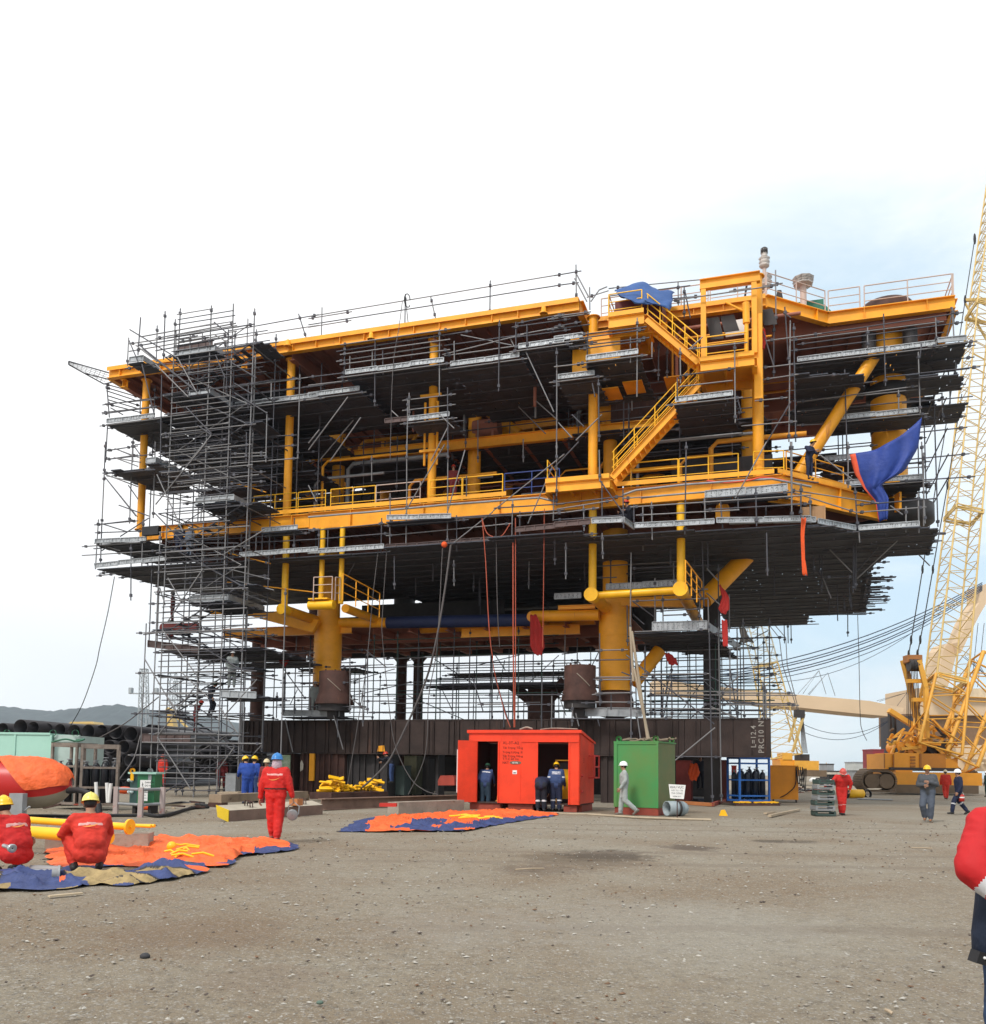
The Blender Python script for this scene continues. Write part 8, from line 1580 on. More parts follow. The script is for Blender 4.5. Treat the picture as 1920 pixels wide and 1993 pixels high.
for k, x, y in (('6', 0, 0),):
    for i in range(9): c = gz_('n', ry.uniform(325, 400), ry.uniform(1645, 1668), .12); d = V((ry.uniform(-1, 1), ry.uniform(-.2, .2), ry.uniform(-.1, .1)))*.28; b.path([c-d, c+V((0, 0, .04)), c+d], .02, 6)
    
mb_ = MB(); mb_.ball(gz_('n', 334, 1647, .13), .09, 10, 7); tag(mb_.build('yellow_bundle', YELB), 'round yellow bundle on the broad orange tarpaulin', 'bundle')
tag(b.build('harness_straps', YELB), 'yellow straps lying on the broad orange tarpaulin', 'straps')
b = MB()
for i in range(9): c = gz_('n', ry.uniform(900, 965), ry.uniform(1587, 1594), .13); d = V((ry.uniform(-1, 1), ry.uniform(-.2, .2), ry.uniform(-.1, .1)))*.45; b.path([c-d, c+V((0, 0, .04)), c+d], .03, 6)
tag(b.build('harness_straps', YELB), 'yellow straps on the orange tarpaulin before the red container', 'straps')
for j, (y0, y1, x0, x1) in enumerate(((1690, 1692, 60, 118), (1697, 1699, 60, 112))): cable('grey_tube', '%s grey tube lying between the squatting men' % ordn[j], [gz_('n', x0, y0, .08), gz_('n', x1, y1, .08)], .055, GRAT, 'tube')
b = MB(); c = gz_('n', 117, 1700, .12); b.lathe(c, [(.11, 0), (.11, .03), (.06, .03), (.06, .1), (.01, .1)], 16, axis=V((-.9, -.4, 0))); tag(b.build('pipe_flange', GRAT), 'grey round flange lying left of the squatting man', 'flange')
plank('wood_offcut', 'pale wood strip on the gravel in front of the blue and khaki tarpaulin', 'n', ((95, 1744), (160, 1738)), .06, .02, mat('pale_wood', (0.5, 0.40, 0.27), 0.8))
# yellow pipes on concrete
def yp(label, a, c, r, Y0, Y1, fl=None):
    p = gy('n', *a, Y0); q = gy('n', *c, Y1); t = thing('yellow_pipe', label, 'pipe', (p+q)/2, 0, 'yellow pipes on the concrete block'); MB().tube(p, q, r, n=20).build('barrel', YELB, t)
    if fl: MB().tube(q-(q-p).normalized()*.02, q+(q-p).normalized()*.02, fl, n=24).build('flange', YELB, t); MB().tube(q+(q-p).normalized()*.021, q+(q-p).normalized()*.05, .03, n=8).build('hub', YELB, t)
yp('thin bright yellow pipe with a round flange at its end', (-30, 1590), (252, 1609), .062, 16.6, 15.8, .135); yp('thick bright yellow pipe lying nearest behind the squatting men', (-30, 1613), (215, 1630), .105, 15.9, 15.2)
yp('upper of two slim yellow tubes sticking out past the flange', (120, 1600), (294, 1608), .032, 17.0, 16.6); yp('lower of two slim yellow tubes sticking out past the flange', (120, 1604), (301, 1607), .032, 17.3, 16.8)
b = MB(); a = gz_('n', 30, 1665, 0); c = gz_('n', 283, 1655, 0); hz_ = gy('n', 283, 1622, c.y).z; a.y = c.y-.3; b.bar(a+UP*hz_/2+V((0, .25, 0)), c+UP*hz_/2+V((0, .25, 0)), .5, hz_, UP); tag(b.build('concrete_block', CONC), 'long stained concrete block under the yellow pipes', 'block')
# ------------------------------------------------------------------ beams on the ground, centre left
t = thing('box_beam', 'long dusty steel trough beam with a yellow painted end plate', 'beam', gz_('r', 900, 1340, 0)); a = gz_('r', 235, 1420, 0); c = gz_('w', 375, 805, 0); d = (c-a); L = d.length; d.normalize(); n_ = V((-d.y, d.x, 0)); hb = .42
A3, B3, C3 = n_*.35+UP*.12, n_*.42+UP*.44, UP*.31; b = MB(); b.add([a, a+d*L, a+A3+d*L, a+A3, a+C3, a+d*L+C3, a+B3+d*L, a+B3], [(3, 2, 1, 0), (4, 5, 6, 7), (0, 1, 5, 4), (1, 2, 6, 5), (2, 3, 7, 6), (3, 0, 4, 7)]); b.build('beam_body', mat('dusty_beam', (0.20, 0.13, 0.10), 0.85, var=0.35, rust=0.15), t)
b = MB(); b.add([a+C3+UP*.006, a+C3+d*L+UP*.006, a+B3+d*L+UP*.006, a+B3+UP*.006], [(0, 1, 2, 3)]); b.build('dusty_top', mat('pale_dust', (0.44, 0.39, 0.31), 0.9, var=0.2), t)
b = MB(); e = a-d*.03; b.add([e-d*.03, e+A3*1.05-d*.03, e+B3*1.04-d*.03, e+C3*1.06-d*.03, e, e+A3*1.05, e+B3*1.04, e+C3*1.06], [(0, 1, 2, 3), (7, 6, 5, 4), (0, 4, 5, 1), (1, 5, 6, 2), (2, 6, 7, 3), (3, 7, 4, 0)]); b.build('end_plate', mat('dull_yellow', (0.68, 0.47, 0.02), 0.6, rust=0.1), t)
for f in (.22, .80):
    for q in (0, .12): c_ = a+d*(L*f+q)+n_*.2+UP*.36; MB().path([c_-n_*.1, c_-n_*.08+UP*.16, c_+n_*.08+UP*.2, c_+n_*.1], .018).build('lifting_loop', RUSTY, t)
t = thing('timber_beam', 'stained wooden sleeper behind the beam with the yellow end', 'timber', gz_('r', 300, 1250, 0)); a = gz_('r', -20, 1170, 0); c = gz_('r', 1500, 1080, 0); b = MB(); b.bar(a+UP*.33, c+UP*.33, .55, .3); b.build('sleeper', mat('stained_timber', (0.30, 0.22, 0.15), 0.9, var=0.4, rust=0.35, rustcol=(0.10, 0.06, 0.05)), t); b = MB(); b.bar(a+UP*.09, a+UP*.09+(c-a)*.06, .6, .175); b.build('foot_block', RUSTY, t)
t = thing('floor_girder', 'long low rusty beam edge on the ground left of the red container', 'beam', gz_('w', 900, 720, 0)); a = gz_('w', 360, 760, 0); c = gz_('w', 1835, 700, 0); b = MB(); b.ibeam(a+UP*.42, c+UP*.42, .35, .41, .03); b.build('beam', mat('dusty_beam2', (0.24, 0.15, 0.11), 0.85, var=.4, rust=0.1), t)
a = gz_('w', 1135, 800, 0); c = gz_('w', 1845, 765, 0); b = MB(); b.bar(a+UP*.2, c+UP*.2, .5, .40); tag(b.build('concrete_block', CONC), 'white stained concrete block below the low beam left of the red container', 'block')
b = MB(); p = gz_('w', 1085, 700, .44); b.obox(p, V((.25, 0, 0)), V((0, .2, 0)), V((0, 0, .05))); tag(b.build('red_plate', RED), 'small bright red plate on the low beam end', 'plate')
plank('timber_beam', 'orange timber end sticking out right of the man with the blue hard hat', 'r', ((1340, 1080), (1440, 1075)), .3, .2, mat('orange_wood', (0.45, 0.17, 0.06), 0.8), z=.35, cat='timber')
t = thing('clamp_heap', 'heap of bright yellow steel clamps and brackets under the girder', 'clamps', gz_('w', 640, 620, 0)); b = MB(); r = random.Random(14); g0 = gz_('w', 350, 640, 0.1); g1 = gz_('w', 970, 620, 0.1)
for i in range(70):
    f = r.random(); c = g0.lerp(g1, f)+V((0, r.uniform(0, .9), r.uniform(.35, .55+.5*max(0, sin(f*9))))); a = r.random()*3.1; ax = V((cos(a), sin(a)*.6, r.uniform(-.3, .3))).normalized(); ay = ax.orthogonal().normalized(); az = ax.cross(ay); b.obox(c, ax*r.uniform(.1, .35), ay*r.uniform(.03, .1), az*r.uniform(.02, .06))
b.build('clamps', YELB, t); b = MB(); b.bar(g0+UP*.15, g1+UP*.15, 1.3, .3); b.build('base_tray', RUSTY, t)
# grey box beside the tower foot
b = MB(); p = gy('r', 160, 850, 42.0); q = gy('r', 345, 600, 42.0); b.box(p.x, q.x, 42, 42.7, p.z-.1, q.z); b.box(p.x-.02, q.x+.02, 41.98, 42.72, q.z, q.z+.04); b.box(p.x+.05, p.x+.15, 42, 42.6, 0, p.z-.1); b.box(q.x-.15, q.x-.05, 42, 42.6, 0, p.z-.1); tag(b.build('grey_cabinet', GRAT), 'grey steel cabinet beside the man in dark red behind the tower', 'cabinet')
b = MB(); b.box(*[gy('r', 20, 1000, 40).x, gy('r', 370, 1000, 40).x], 40, 41.4, .30, .36)
for i in range(4): x = gy('r', 20, 1000, 40).x+.1+i*2.0*.6; b.box(x, x+.1, 40.05, 41.3, 0, .299)
tag(b.build('timber_platform', WOOD), 'low grey board platform at the foot of the stair tower', 'platform')
# small stones and strips lying about
b = MB(); p = gz_('n', 282, 1865, 0.0); b.ball(p+UP*.02, V((.045, .035, .028)), 7, 5); tag(b.build('dark_stone', mat('dark_rock', (0.045, 0.045, 0.05), 0.8)), 'lone dark stone on the gravel in the left foreground', 'stone')
b = MB(); p = gz_('n', 622, 1955, 0.0); b.ball(p+UP*.015, V((.026, .02, .014)), 7, 5); tag(b.build('green_stone', mat('green_rock', (0.10, 0.15, 0.12), 0.8)), 'small greenish stone in the near foreground', 'stone')
for j, (x0, y0, x1, y1, lab) in enumerate(((1005, 1692, 1060, 1690, 'thin twig lying by the dark oil stain'), (1775, 1650, 1815, 1651, 'thin brown stick on the gravel before the yellow crane'), (1725, 1965, 1738, 1972, 'pale stick in the near right foreground'))): cable('stick', lab, [gz_('n', x0, y0, .02), gz_('n', (x0+x1)/2, (y0+y1)/2-1, .03), gz_('n', x1, y1, .02)], .012, WOOD, 'stick')
# ------------------------------------------------------------------ cranes and the far side of the yard
YC = mat('crane_yellow', (0.72, 0.36, 0.045), 0.5, var=0.12, rust=0.12); YCD = mat('crane_body_orange', (0.75, 0.30, 0.02), 0.45, var=0.1, rust=0.06); BEI = mat('beige_ship_crane', (0.62, 0.46, 0.30), 0.6, var=0.08, scale=0.2)
TRK = mat('muddy_track', (0.16, 0.11, 0.07), 0.85, var=0.3, rust=0.2); LY = mat('light_boom_yellow', (0.60, 0.42, 0.15), 0.5, var=0.15)
def lattice(b, p, q, w0, w1, d0, d1, bay, rc=.06, rd=.03, sx=V((1, 0, 0)), cap=False):
    """square lattice boom: chords and zig-zag lacing; sx = width direction, depth direction from the boom"""
    p = V(p); q = V(q); ax = (q-p).normalized(); sx = (sx-ax*sx.dot(ax)).normalized(); sy = ax.cross(sx); L = (q-p).length; n = max(2, round(L/bay))
    def c(f, i, j): w = w0+(w1-w0)*f; d = d0+(d1-d0)*f; return p+ax*L*f+sx*(w/2*i)+sy*(d/2*j)
    K = ((-1, -1), (1, -1), (1, 1), (-1, 1))
    for i, j in K: b.tube(c(0, i, j), c(1, i, j), rc, n=6)
    for s in range(n):
        f0, f1 = s/n, (s+1)/n; fm = (f0+f1)/2
        for a in range(4):
            A, B = K[a], K[(a+1) % 4]; b.tube(c(f0, *A), c(fm, *B), rd, n=4, cap=False); b.tube(c(fm, *B), c(f1, *A), rd, n=4, cap=False)
    for f in ((0, 1) if not cap else (0, .985, 1)):
        for a in range(4): b.tube(c(f, *K[a]), c(f, *K[(a+1) % 4]), rd*1.4, n=5)
Yk = 70.0
kt = thing('crawler_crane', 'big yellow crawler crane with tall lattice boom at the right edge', 'crane', gz_('e', 1290, 1590, 0))
def ky(x, y, Y=Yk, k='e'): return gy(k, x, y, Y)
def kbox(x0, y0, x1, y1, Y0, dY, m, nm, tap=None):
    a = ky(x0, y1, Y0); c = ky(x1, y0, Y0); b = MB(); b.box(a.x, c.x, Y0, Y0+dY, a.z, c.z); return b.build(nm, m, kt)
# boom: three sections
b = MB(); P0 = ky(1400, 1235, Yk-1); P1 = gy('e', 1500, 600, Yk+0.5); lattice(b, P0, P1, 7.6*.42, 2.5, 2.0, 2.2, 2.0, .12, .06); b.build('boom_foot', YC, kt)
P2 = gy('8', 1722, 540, Yk+4); b = MB(); lattice(b, P1, P2, 2.4, 2.05, 2.2, 2.0, 1.6, .075, .035); b.build('boom_section', LY, kt)
P3 = gy('4', 1868, 560, Yk+9.5); b = MB(); lattice(b, P2, P3, 2.05, 1.95, 2.0, 2.0, 1.5, .07, .035); b.build('boom_section', LY, kt)
P4 = gy('n', 1944, 380, Yk+16); P4 = P4+(P4-P3)*.8; b = MB(); lattice(b, P3, P4, 1.95, 1.8, 2.0, 1.9, 1.5, .07, .035); b.build('boom_section', LY, kt)
for P_ in (P1, P2, P3): b = MB(); ax = (P3-P2).normalized(); lattice(b, P_-ax*.2, P_+ax*.2, 2.2, 2.2, 2.2, 2.2, .5, .07, .04); b.build('boom_joint', LY, kt)
# mast leaning right
b = MB(); lattice(b, ky(1590, 1330, Yk-1), ky(1930, 420, Yk+1), 2.4, 2.6, 2, 2, 2.2, .16, .06); b.build('mast', YC, kt)
# gantry frame with its blocks
for x0, x1 in ((1120, 1290), (1265, 1345)): pass
b = MB(); g1 = ky(1118, 395, Yk+.6); g2 = ky(1258, 395, Yk-.6); f1 = ky(1285, 1140, Yk+.9); f2 = ky(1345, 760, Yk-.9)
b.bar(g1, ky(1170, 600, Yk+.7), .38, .38); b.bar(ky(1170, 600, Yk+.7), f1, .38, .38); b.bar(g2, ky(1320, 640, Yk-.7), .34, .34); b.bar(ky(1320, 640, Yk-.7), ky(1330, 1100, Yk-.8), .3, .3)
b.bar(ky(1150, 585), ky(1300, 585), .3, .3); b.bar(ky(1200, 755), ky(1330, 755), .3, .3); b.build('gantry', YC, kt)
b = MB(); b.bar(ky(1135, 385, Yk), ky(1265, 385, Yk), .9, .55); b.bar(ky(1140, 405), ky(1255, 405), .7, .3); b.build('gantry_head', mat('crane_rust', (0.35, 0.14, 0.04), 0.7), kt)
b = MB(); c = ky(1200, 445); 
for q in (-.45, -.15, .15): b.tube(c+V((q, -.3, 0)), c+V((q+.26, -.3, 0)), .48, n=16)
b.build('sheave_block', DRK, kt)
b = MB()
for i in range(8): x = 1150+i*13; b.tube(ky(x, 475, Yk), ky(x+(12 if i > 3 else 0)+i*3, 900+(i % 3)*80, Yk+.4), .03, n=4)
b.build('hoist_ropes', DRK, kt)
# pendant ropes with links
for j, pts in enumerate((((1165, 345), (1185, 200), (1222, 0)), ((1245, 340), (1270, 190), (1310, 0)))):
    top = gy('8', (1520, 1605)[j], 320, Yk+4); top2 = gy('8', (1575, 1655)[j], 0, Yk+7); top3 = gy('4', (1735, 1740)[j], 470, Yk+11)
    P = [ky(*pts[0]), ky(*pts[2], Yk+1.5), top, top2]+([top3, gy('4', 1805, 20, Yk+16)] if j == 0 else [top2+(top2-top)*1.2]); b = MB(); b.path(P, .045, 5)
    for f in ((P[0]*.62+P[1]*.38), P[0], P[1].lerp(P[2], .35), P[2]): b.ball(f, V((.10, .10, .38)), 8, 6)
    if j == 0: b.ball(P[4], V((.13, .12, .5)), 8, 6); b.ball(P[5], V((.14, .12, .6)), 8, 6)
    b.build('pendant_rope', BLK, kt)
b = MB(); h = gy('4', 1735, 470, Yk+11); b.bar(h, h+V((2.2, 0, .1)), .25, .25); b.bar(h+V((0, 0, -.3)), h+V((2.0, 0, -4)), .15, .15); b.build('jib_strut', LY, kt)
# machinery deck and house
kbox(945, 1245, 1030, 1385, Yk-1.6, 3.2, YCD, 'counterweight'); kbox(1030, 1240, 1265, 1375, Yk-1.7, 3.4, YCD, 'engine_house'); kbox(1278, 1245, 1500, 1372, Yk-1.75, 3.5, mat('crane_panel_brown', (0.50, 0.19, 0.02), 0.5, var=0.1), 'side_panel'); kbox(1503, 1290, 1610, 1378, Yk-1.7, 3.4, YCD, 'front_deck')
b = MB()
for i in range(4): a = ky(1180, 1275+i*28, Yk-1.75); c = ky(1225, 1275+i*28, Yk-1.75); b.bar(a, c, .06, .12)
for x in (945, 1028, 1266, 1276): b.bar(ky(x, 1245, Yk-1.73), ky(x, 1378, Yk-1.73), .06, .08)
b.build('vents', mat('vent_brown', (0.35, 0.13, 0.02), 0.6), kt)
kbox(1000, 1376, 1640, 1392, Yk-1.9, 3.8, DRK, 'turntable'); kbox(1050, 1420, 1830, 1525, Yk-2.4, 4.0, YCD, 'car_body'); kbox(1050, 1395, 1200, 1418, Yk-2.1, 3.4, YCD, 'deck_plate')
# tracks
for j, (x0, y0, x1, y1, Y0, dY) in enumerate(((745, 1405, 1052, 1582, Yk-4.6, 1.6), (760, 1400, 1800, 1500, Yk+2.5, 1.4))):
    a = ky(x0, y1, Y0); c = ky(x1, y0, Y0); t = thing('crawler_track', None, None, V((a.x, Y0, a.z))); t.parent = kt; t.location = V((a.x, Y0, a.z))-V(kt['_o']); b = MB(); hgt = c.z-a.z; r = hgt/2; n = 40; L = (c.x-a.x)-2*r; per = 2*L+2*pi*r
    for i in range(n):
        s = per*i/n
        if s < L: p = V((a.x+r+s, Y0, a.z)); nn_ = V((0, 0, -1))
        elif s < L+pi*r: an = (s-L)/r-pi/2; p = V((a.x+r+L+cos(an)*r, Y0, a.z+r+sin(an)*r)); nn_ = V((cos(an), 0, sin(an)))
        elif s < 2*L+pi*r: p = V((a.x+r+L-(s-L-pi*r), Y0, a.z+2*r)); nn_ = V((0, 0, 1))
        else: an = (s-2*L-pi*r)/r+pi/2; p = V((a.x+r+cos(an)*r, Y0, a.z+r+sin(an)*r)); nn_ = V((cos(an), 0, sin(an)))
        tg = V((nn_.z, 0, -nn_.x)); b.obox(p+V((0, dY/2, 0)), tg*(per/n*.44), V((0, dY/2, 0)), nn_*.07)
    b.build('track_shoes', TRK, t); b = MB(); b.box(a.x+r*.4, c.x-r*.4, Y0+.15, Y0+dY-.15, a.z+.2, c.z-.2); b.build('track_frame', TRK, t)
    for f in (0, 1): MB().tube(V((a.x+r+L*f, Y0-.03, a.z+r)), V((a.x+r+L*f, Y0+dY+.03, a.z+r)), r*.75, n=18).build('sprocket', TRK, t)
kbox(1050, 1535, 1800, 1600, Yk-3.0, 2.4, TRK, 'track_beam')
b = MB(); r = random.Random(77)
for i in range(60):
    x = r.uniform(1000, 1520); y = r.uniform(1020, 1240); a = ky(x, y, Yk+r.uniform(-1.4, 1.4)); d = V((r.uniform(-1, 1), r.uniform(-.6, .6), r.uniform(-.8, .8)))*r.uniform(.3, 1.3); b.use(r.choice([YC, YC, DRK, YCD, TRK])).bar(a-d, a+d, r.uniform(.08, .3), r.uniform(.08, .25))
for x in (1060, 1130, 1220, 1330, 1430): b.use(r.choice([YC, DRK, YCD])); c = ky(x, 1190, Yk); b.tube(c-V((0, 1, 0)), c+V((0, 1, 0)), .45, n=16)
b.build('winch_machinery', None, kt)
MB().bar(ky(1130, 1155, Yk-1), ky(1280, 1250, Yk-1), .3, .25).build('strut', YC, kt); b = MB(); b.bar(ky(985, 850, Yk+1), ky(1250, 1020, Yk+1), .5, .35); b.bar(ky(1250, 1020, Yk+1), ky(1290, 1130, Yk), .5, .35); b.build('strut', YC, kt)
kbox(1000, 870, 1012, 1240, Yk+2, .4, DRK, 'ladder_post'); kbox(1040, 880, 1052, 1180, Yk+2, .4, DRK, 'ladder_post')
# ---- beige floating crane beyond the quay
YS = 150.0
st = thing('floating_crane', 'beige floating crane vessel with long box boom behind the yellow crane', 'ship crane', gy('e', 1500, 1400, YS))
def sp_(x, y, Y=YS, k='e'): return gy(k, x, y, Y)
b = MB(); prof = [('d', 560, 480), ('d', 700, 500), ('d', 1100, 545), ('e', 150, 708), ('e', 500, 738), ('e', 810, 765), ('e', 1120, 828), ('e', 1110, 870), ('e', 990, 905), ('e', 700, 880), ('e', 150, 822), ('e', 0, 815), ('d', 1300, 660), ('d', 900, 625), ('d', 560, 600)]
b.prism([gy(k, x, y, YS-8) for k, x, y in prof][::-1], V((0, 6, 0))); b.build('box_boom', BEI, st)
def sbox(x0, y0, x1, y1, Y0, dY, m, nm): a = sp_(x0, y1, Y0); c = sp_(x1, y0, Y0); b = MB(); b.box(a.x, c.x, Y0, Y0+dY, a.z, c.z); return b.build(nm, m, st)
sbox(1240, 660, 2000, 890, YS, 12, BEI, 'upper_house'); sbox(1590, 655, 2000, 735, YS-1, 1, mat('beige_light', (0.70, 0.56, 0.38), 0.6), 'parapet'); sbox(1130, 895, 2000, 1170, YS+1, 10, mat('brown_panel', (0.20, 0.12, 0.07), 0.7, var=.2), 'lower_house'); sbox(1600, 1170, 2000, 1400, YS-2, 12, BEI, 'deck_house')  # lower house takes its own brown, the other parts beige
sbox(1055, 905, 1270, 1250, YS+.5, 6, mat('dark_frame', (0.05, 0.045, 0.05), 0.7), 'ladder_tower'); 
b = MB()
for i in range(12): b.bar(sp_(1640+i*28, 1240+(i % 3)*45, YS-3), sp_(1700+i*28, 1240+(i % 3)*45, YS-3), .5, .25)
b.build('balconies', mat('beige_light', (0.70, 0.56, 0.38), 0.6), st)
b = MB(); b.prism([sp_(1418, 640, YS-4), sp_(1520, 640, YS-4), sp_(1600, 340, YS-4), sp_(1610, 250, YS-4), sp_(1520, 240, YS-4), sp_(1480, 300, YS-4)][::1], V((0, 5, 0))); b.build('crane_post', BEI, st)
b = MB(); b.prism([gy('e', 1640, 330, YS-6), gy('e', 1700, 200, YS-6), gy('e', 1800, 0, YS-6), gy('8', 1888, 1190, YS-6), gy('8', 1895, 1040, YS-6), gy('8', 1845, 1060, YS-6), gy('8', 1840, 1180, YS-6), gy('e', 1700, 30, YS-6), gy('e', 1620, 230, YS-6)], V((0, 4, 0))); b.build('a_frame_leg', BEI, st)
for pts in (((160, 700), (350, 490), (205, 700)), ((250, 705), (430, 510), (260, 710)), ((350, 490), (415, 705)), ((430, 510), (497, 720)), ((1060, 810), (1150, 690)), ((875, 765), (1145, 690), (900, 770))): MB().path([sp_(x, y, YS-5) for x, y in pts], .045, 4).build('stay_wire', CB, st)
for i in range(5): MB().path([gy('e', 1640+i*35, 350+i*10, YS-2), gy('e', 1900, 560+i*10, YS-2)], .05, 4).build('stay_wire', CB, st)
for x in (1790, 1735): MB().path([sp_(x, 640, YS), sp_(x+60, 60, YS)], .05, 4).build('stay_wire', CB, st)
# ---- heavy blue cables swooping to the floating crane
def sag(a, c, s, n=16): return [a.lerp(c, i/n)-UP*(4*s*(i/n)*(1-i/n)) for i in range(n+1)]
CBL = mat('blue_black_wire', (0.03, 0.05, 0.09), 0.5)
for j in range(6):
    a = gy('8', 1860, 1035+j*11, YS-6); c = gy('d', 650+(j % 2)*60, 455+j*9, YS-10); cable('stay_cable', '%s of the heavy blue black cables swooping down left from the beige crane' % ('top', 'second', 'third', 'fourth', 'fifth', 'lowest')[j], sag(a, c, 3.2+.35*j), .085 if j < 5 else .06, CBL, 'cable', 'heavy cables of the floating crane')
for j, (x0, y0, x1, y1) in enumerate(((1340, 40, -320, 1250), (1500, 940, 0, 845), (1500, 950, 40, 950))):
    k2 = 'e'; a = gy('e', x0, y0, YS-6); c = gy('e', -250, 590, YS-6) if j == 0 else gy('e', x1, y1, YS-6); a = gy('e', 1340, 40, YS-6) if j == 0 else gy('e', 990, 935+j*5, YS-6); cable('stay_cable', ('thin single wire below the heavy cables', 'upper slack line under the beige boom', 'lower slack line under the beige boom')[j], sag(a, c, 3.0), .045, CBL, 'cable')
# ---- smaller yellow crane behind the blue rack
Y2 = 105.0; k2 = thing('crawler_crane', 'smaller far yellow crawler crane with slim boom behind the orange box', 'crane', gz_('e', 150, 1440, 0))
b = MB(); lattice(b, gy('d', 1740, 1190, Y2), gy('d', 1560, 350, Y2), 3.6, 2.3, 1.6, 2.2, 1.8, .08, .045); b.build('boom_section', LY, k2); b = MB(); lattice(b, gy('d', 1560, 350, Y2), gy('d', 1380, -350, Y2+1), 2.3, 2.2, 2.2, 2.2, 1.8, .08, .045); b.build('boom_section', mat('pale_grey_boom', (0.45, 0.42, 0.33), 0.5), k2)
b = MB(); A = gy('e', 150, 880, Y2); B_2 = gy('e', 215, 885, Y2); b.bar(A, gy('e', 75, 1140, Y2), .25, .25); b.bar(B_2, gy('e', 110, 1230, Y2-.5), .25, .25); b.bar(gy('e', 130, 985, Y2), gy('e', 175, 985, Y2), .15, .15); b.bar(gy('e', 100, 1060, Y2), gy('e', 155, 1060, Y2), .15, .15); b.build('gantry', LY, k2)
b = MB(); b.bar(A-V((.3, 0, 0)), B_2, .6, .9); b.build('gantry_head', DRK, k2); b = MB()
for i in range(6): b.tube(gy('e', 185+i*4, 920, Y2), gy('e', 195+i*10, 1240, Y2), .04, n=4)
for x in (0, 42): b.path([gy('e', 165+x*.2, 880, Y2), gy('e', 20+x, 440, Y2+1), gy('d', 1690+x*1.4, 100, Y2+1), gy('8', 290+x, 1340, Y2+1)], .05, 4)
b.build('ropes', CB, k2)
def k2box(x0, y0, x1, y1, Y0, dY, m, nm, par=k2): a = gy('e', x0, y1, Y0); c = gy('e', x1, y0, Y0); b = MB(); b.box(a.x, c.x, Y0, Y0+dY, a.z, c.z); return b.build(nm, m, par)
k2box(0, 1300, 130, 1360, Y2-1, 3, YCD, 'engine_house'); k2box(130, 1310, 350, 1395, Y2-1.2, 3, YC, 'counterweight'); k2box(180, 1250, 265, 1330, Y2-.5, 2, DRK, 'winch'); k2box(180, 1395, 420, 1450, Y2-2, 3.5, TRK, 'crawler_track'); k2box(20, 1240, 110, 1305, Y2-1, 2, YC, 'boom_seat')
# ---- far vehicles and boxes
def far_box(name, label, cat, x0, y0, x1, y1, Y, m, extra=None, dY=3):
    a = gy('e', x0, y1, Y); c = gy('e', x1, y0, Y); t = thing(name, label, cat, V(((a.x+c.x)/2, Y, min(0, a.z)))); b = MB(); z0 = a.z; b.box(a.x, c.x, Y, Y+dY, z0, c.z); b.build('body', m, t)
    b = MB(); w = (c.x-a.x); b.box(a.x-.05, c.x+.05, Y-.05, Y+dY+.05, c.z, c.z+.15); b.box(a.x+w*.1, a.x+w*.2, Y+.1, Y+dY-.1, min(0, z0)-.02, z0-.01); b.box(c.x-w*.2, c.x-w*.1, Y+.1, Y+dY-.1, min(0, z0)-.02, z0-.01); b.build('lid_and_feet', extra or DRK, t); return t
far_box('site_cabin', 'small grey white cabin on the quay left of the big crane', 'cabin', 668, 1330, 778, 1395, 118, mat('cabin_white', (0.5, 0.52, 0.5), 0.6), GRAT)
far_box('fender_rack', 'dark red steel frame on the quay beside the big yellow crane', 'frame', 840, 1215, 940, 1385, 112, mat('quay_red', (0.25, 0.03, 0.04), 0.6), mat('quay_red', (0, 0, 0)))
far_box('pale_box', 'pale beige crate beside the red frame on the quay', 'crate', 878, 1362, 925, 1395, 110, BEI)
far_box('far_container', 'grey far container behind the smaller crane tracks', 'container', 425, 1345, 485, 1410, 125, GRAT); far_box('far_container', 'long low brown white skid on the quay behind the red clad man', 'container', 420, 1410, 560, 1432, 112, WPT)
def car(label, x0, x1, y, Y, m):
    a = gy('e', x0, y, Y); c = gy('e', x1, y, Y); L = c.x-a.x; t = thing('parked_car', label, 'car', V(((a.x+c.x)/2, Y, 0)), 0, 'far cars on the quay'); z = .3; h = L*.16
    b = MB(); b.prism([V((a.x+L*x, Y, z+h*q)) for x, q in ((0, 0), (1, 0), (1, .9), (.97, 1.1), (.75, 1.3), (.6, 2.1), (.22, 2.15), (.06, 1.3), (0, 1.1))], V((0, 1.7, 0))); b.build('body', m, t)
    b = MB(); b.prism([V((a.x+L*x, Y-.02, z+h*q)) for x, q in ((.13, 1.3), (.68, 1.3), (.58, 1.95), (.25, 1.98))], V((0, .02, 0))); b.build('window', BLK, t)
    for q in (.2, .8): MB().tube(V((a.x+L*q, Y-.03, .3)), V((a.x+L*q, Y+.2, .3)), .32, n=14).build('wheel', BLK, t)
car('white car on the quay, right one of the far pair', 605, 695, 1440, 108, WHT); car('white car on the quay, left one behind the red clad man', 480, 570, 1440, 109, WHT); car('pale truck cab above the small crane on the quay', 300, 405, 1330, 122, WHT)
far_box('red_container', 'far pale container with red rim behind the yellow box', 'container', -10, 1300, 20, 1440, 115, WHT, RED)
b = MB(); q = gz_('e', 420, 1440, 0); b.box(q.x-.1, q.x+.1, q.y, q.y+.2, 0, gy('e', 415, 1325, q.y).z); tag(b.build('bollard_post', ORG_), 'slim orange post on the quay right of the small crane', 'post')
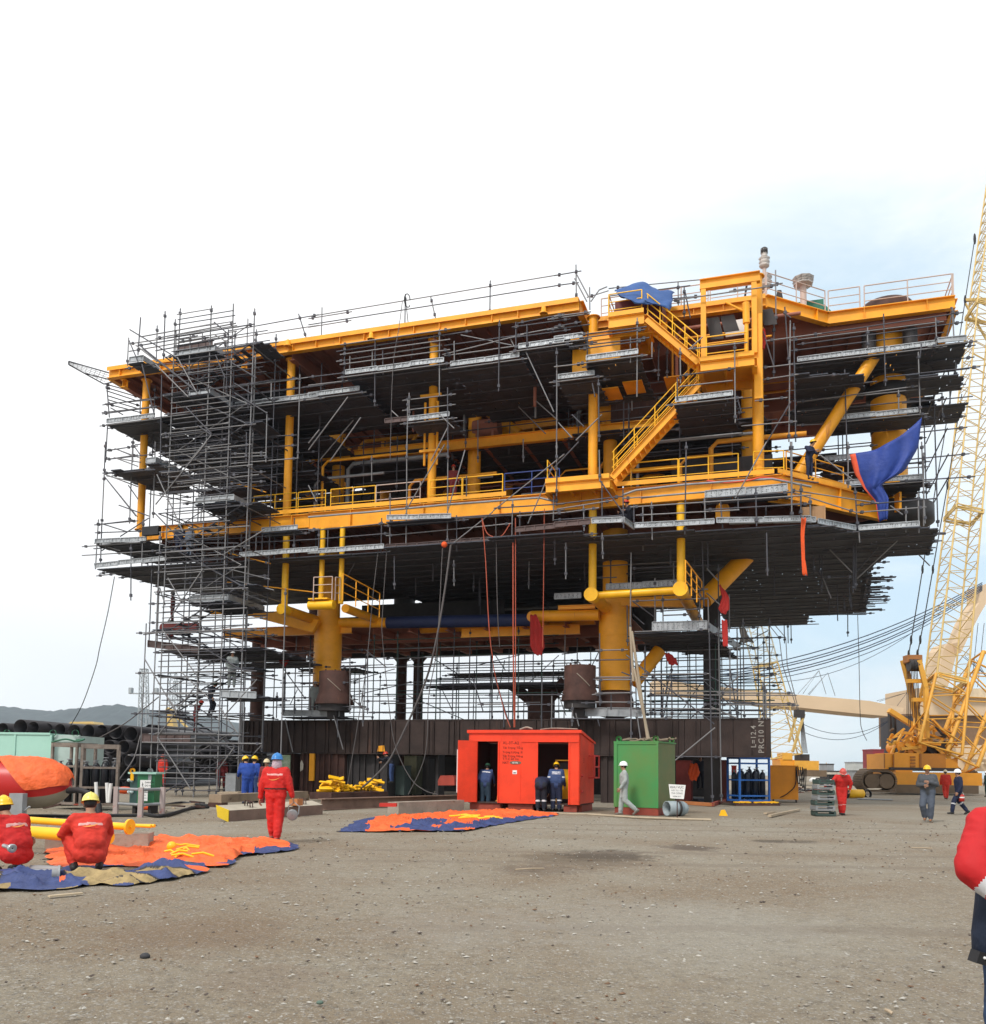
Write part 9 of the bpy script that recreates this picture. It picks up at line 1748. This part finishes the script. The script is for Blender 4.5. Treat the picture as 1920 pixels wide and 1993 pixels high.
# ---- left distance
def far_mast(label, x, y0, y1, Y, w, m, lights=False):
    a = gy('a', x, y0, Y); c = gy('a', x+3, y1, Y); t = thing('lattice_mast', label, 'mast', a); b = MB(); lattice(b, a, c, w, w*.7, w, w*.7, w*1.2, .12, .07); b.build('mast_frame', m, t)
    if lights: b = MB(); h = gy('a', x, 490, Y); b.box(h.x-3, h.x+3, Y-.5, Y+.5, h.z-.1, h.z+.1); b.box(h.x-3, h.x-2.4, Y-.6, Y+.6, h.z, h.z+1.2); b.box(h.x+2.4, h.x+3, Y-.6, Y+.6, h.z, h.z+1.2); b.build('platform', m, t)
FM = mat('far_grey_steel', (0.35, 0.38, 0.40), 0.7)
far_mast('slim white light mast beyond the pipe stack', 1055, 760, 310, 190, 1.8, FM, True); far_mast('far lattice crane mast left of the pair behind the tower', 1265, 640, 340, 260, 2.6, FM); far_mast('far lattice crane mast right of the pair behind the tower', 1300, 640, 400, 260, 2.4, FM)
b = MB(); b.prism([gy('a', x, y, 140) for x, y in ((1215, 600), (1245, 600), (1290, 795), (1235, 795))][::-1], V((0, 2, 0))); b.prism([gy('a', x, y, 139) for x, y in ((1220, 595), (1240, 590), (1400, 760), (1385, 765))][::-1], V((0, .6, 0))); tag(b.build('far_crane_leg', LY), 'tapering yellow leg of a far crane seen through the stair tower', 'crane leg')
b = MB(); b.prism([gy('a', x, y, 150) for x, y in ((500, 710), (690, 712), (680, 695), (520, 697))], V((0, 4, 0))); tag(b.build('far_roof', LY), 'low yellow roof just above the pipe stack', 'roof')
cable('rope', 'rope running up from the pipe stack to the stair tower', curve([gy('a', 670, 845, 50), gy('a', 900, 720, 48), gy('a', 1060, 600, 46), gy('a', 1165, 515, 44.5)]), .03, CB, 'rope'); cable('rope', 'rope falling from the tower foot to the green cabinet', curve([gy('a', 1030, 800, 44), gy('a', 985, 960, 38), gy('a', 870, 1130, 32)]), .025, CB, 'rope')
# ------------------------------------------------------------------ haze
b = MB(); b.box(-1600, 1700, -70, 3700, -4.5, 430); hz = b.build('haze', None) if False else None
me = bpy.data.meshes.new('haze'); me.from_pydata([tuple(p) for p in b.v], [], b.f); hz = bpy.data.objects.new('haze', me); COL.objects.link(hz); hz['kind'] = 'stuff'; hz['label'] = 'thin pale haze hanging over the yard and hills'
hm = bpy.data.materials.new('haze'); hm.use_nodes = True; t_ = hm.node_tree; t_.nodes.clear(); ov = t_.nodes.new('ShaderNodeOutputMaterial'); pv = t_.nodes.new('ShaderNodeVolumePrincipled'); pv.inputs['Color'].default_value = (0.78, 0.88, 1.0, 1); pv.inputs['Density'].default_value = 0.00013; pv.inputs['Anisotropy'].default_value = 0.2
t_.links.new(pv.outputs[0], ov.inputs['Volume']); me.materials.append(hm)
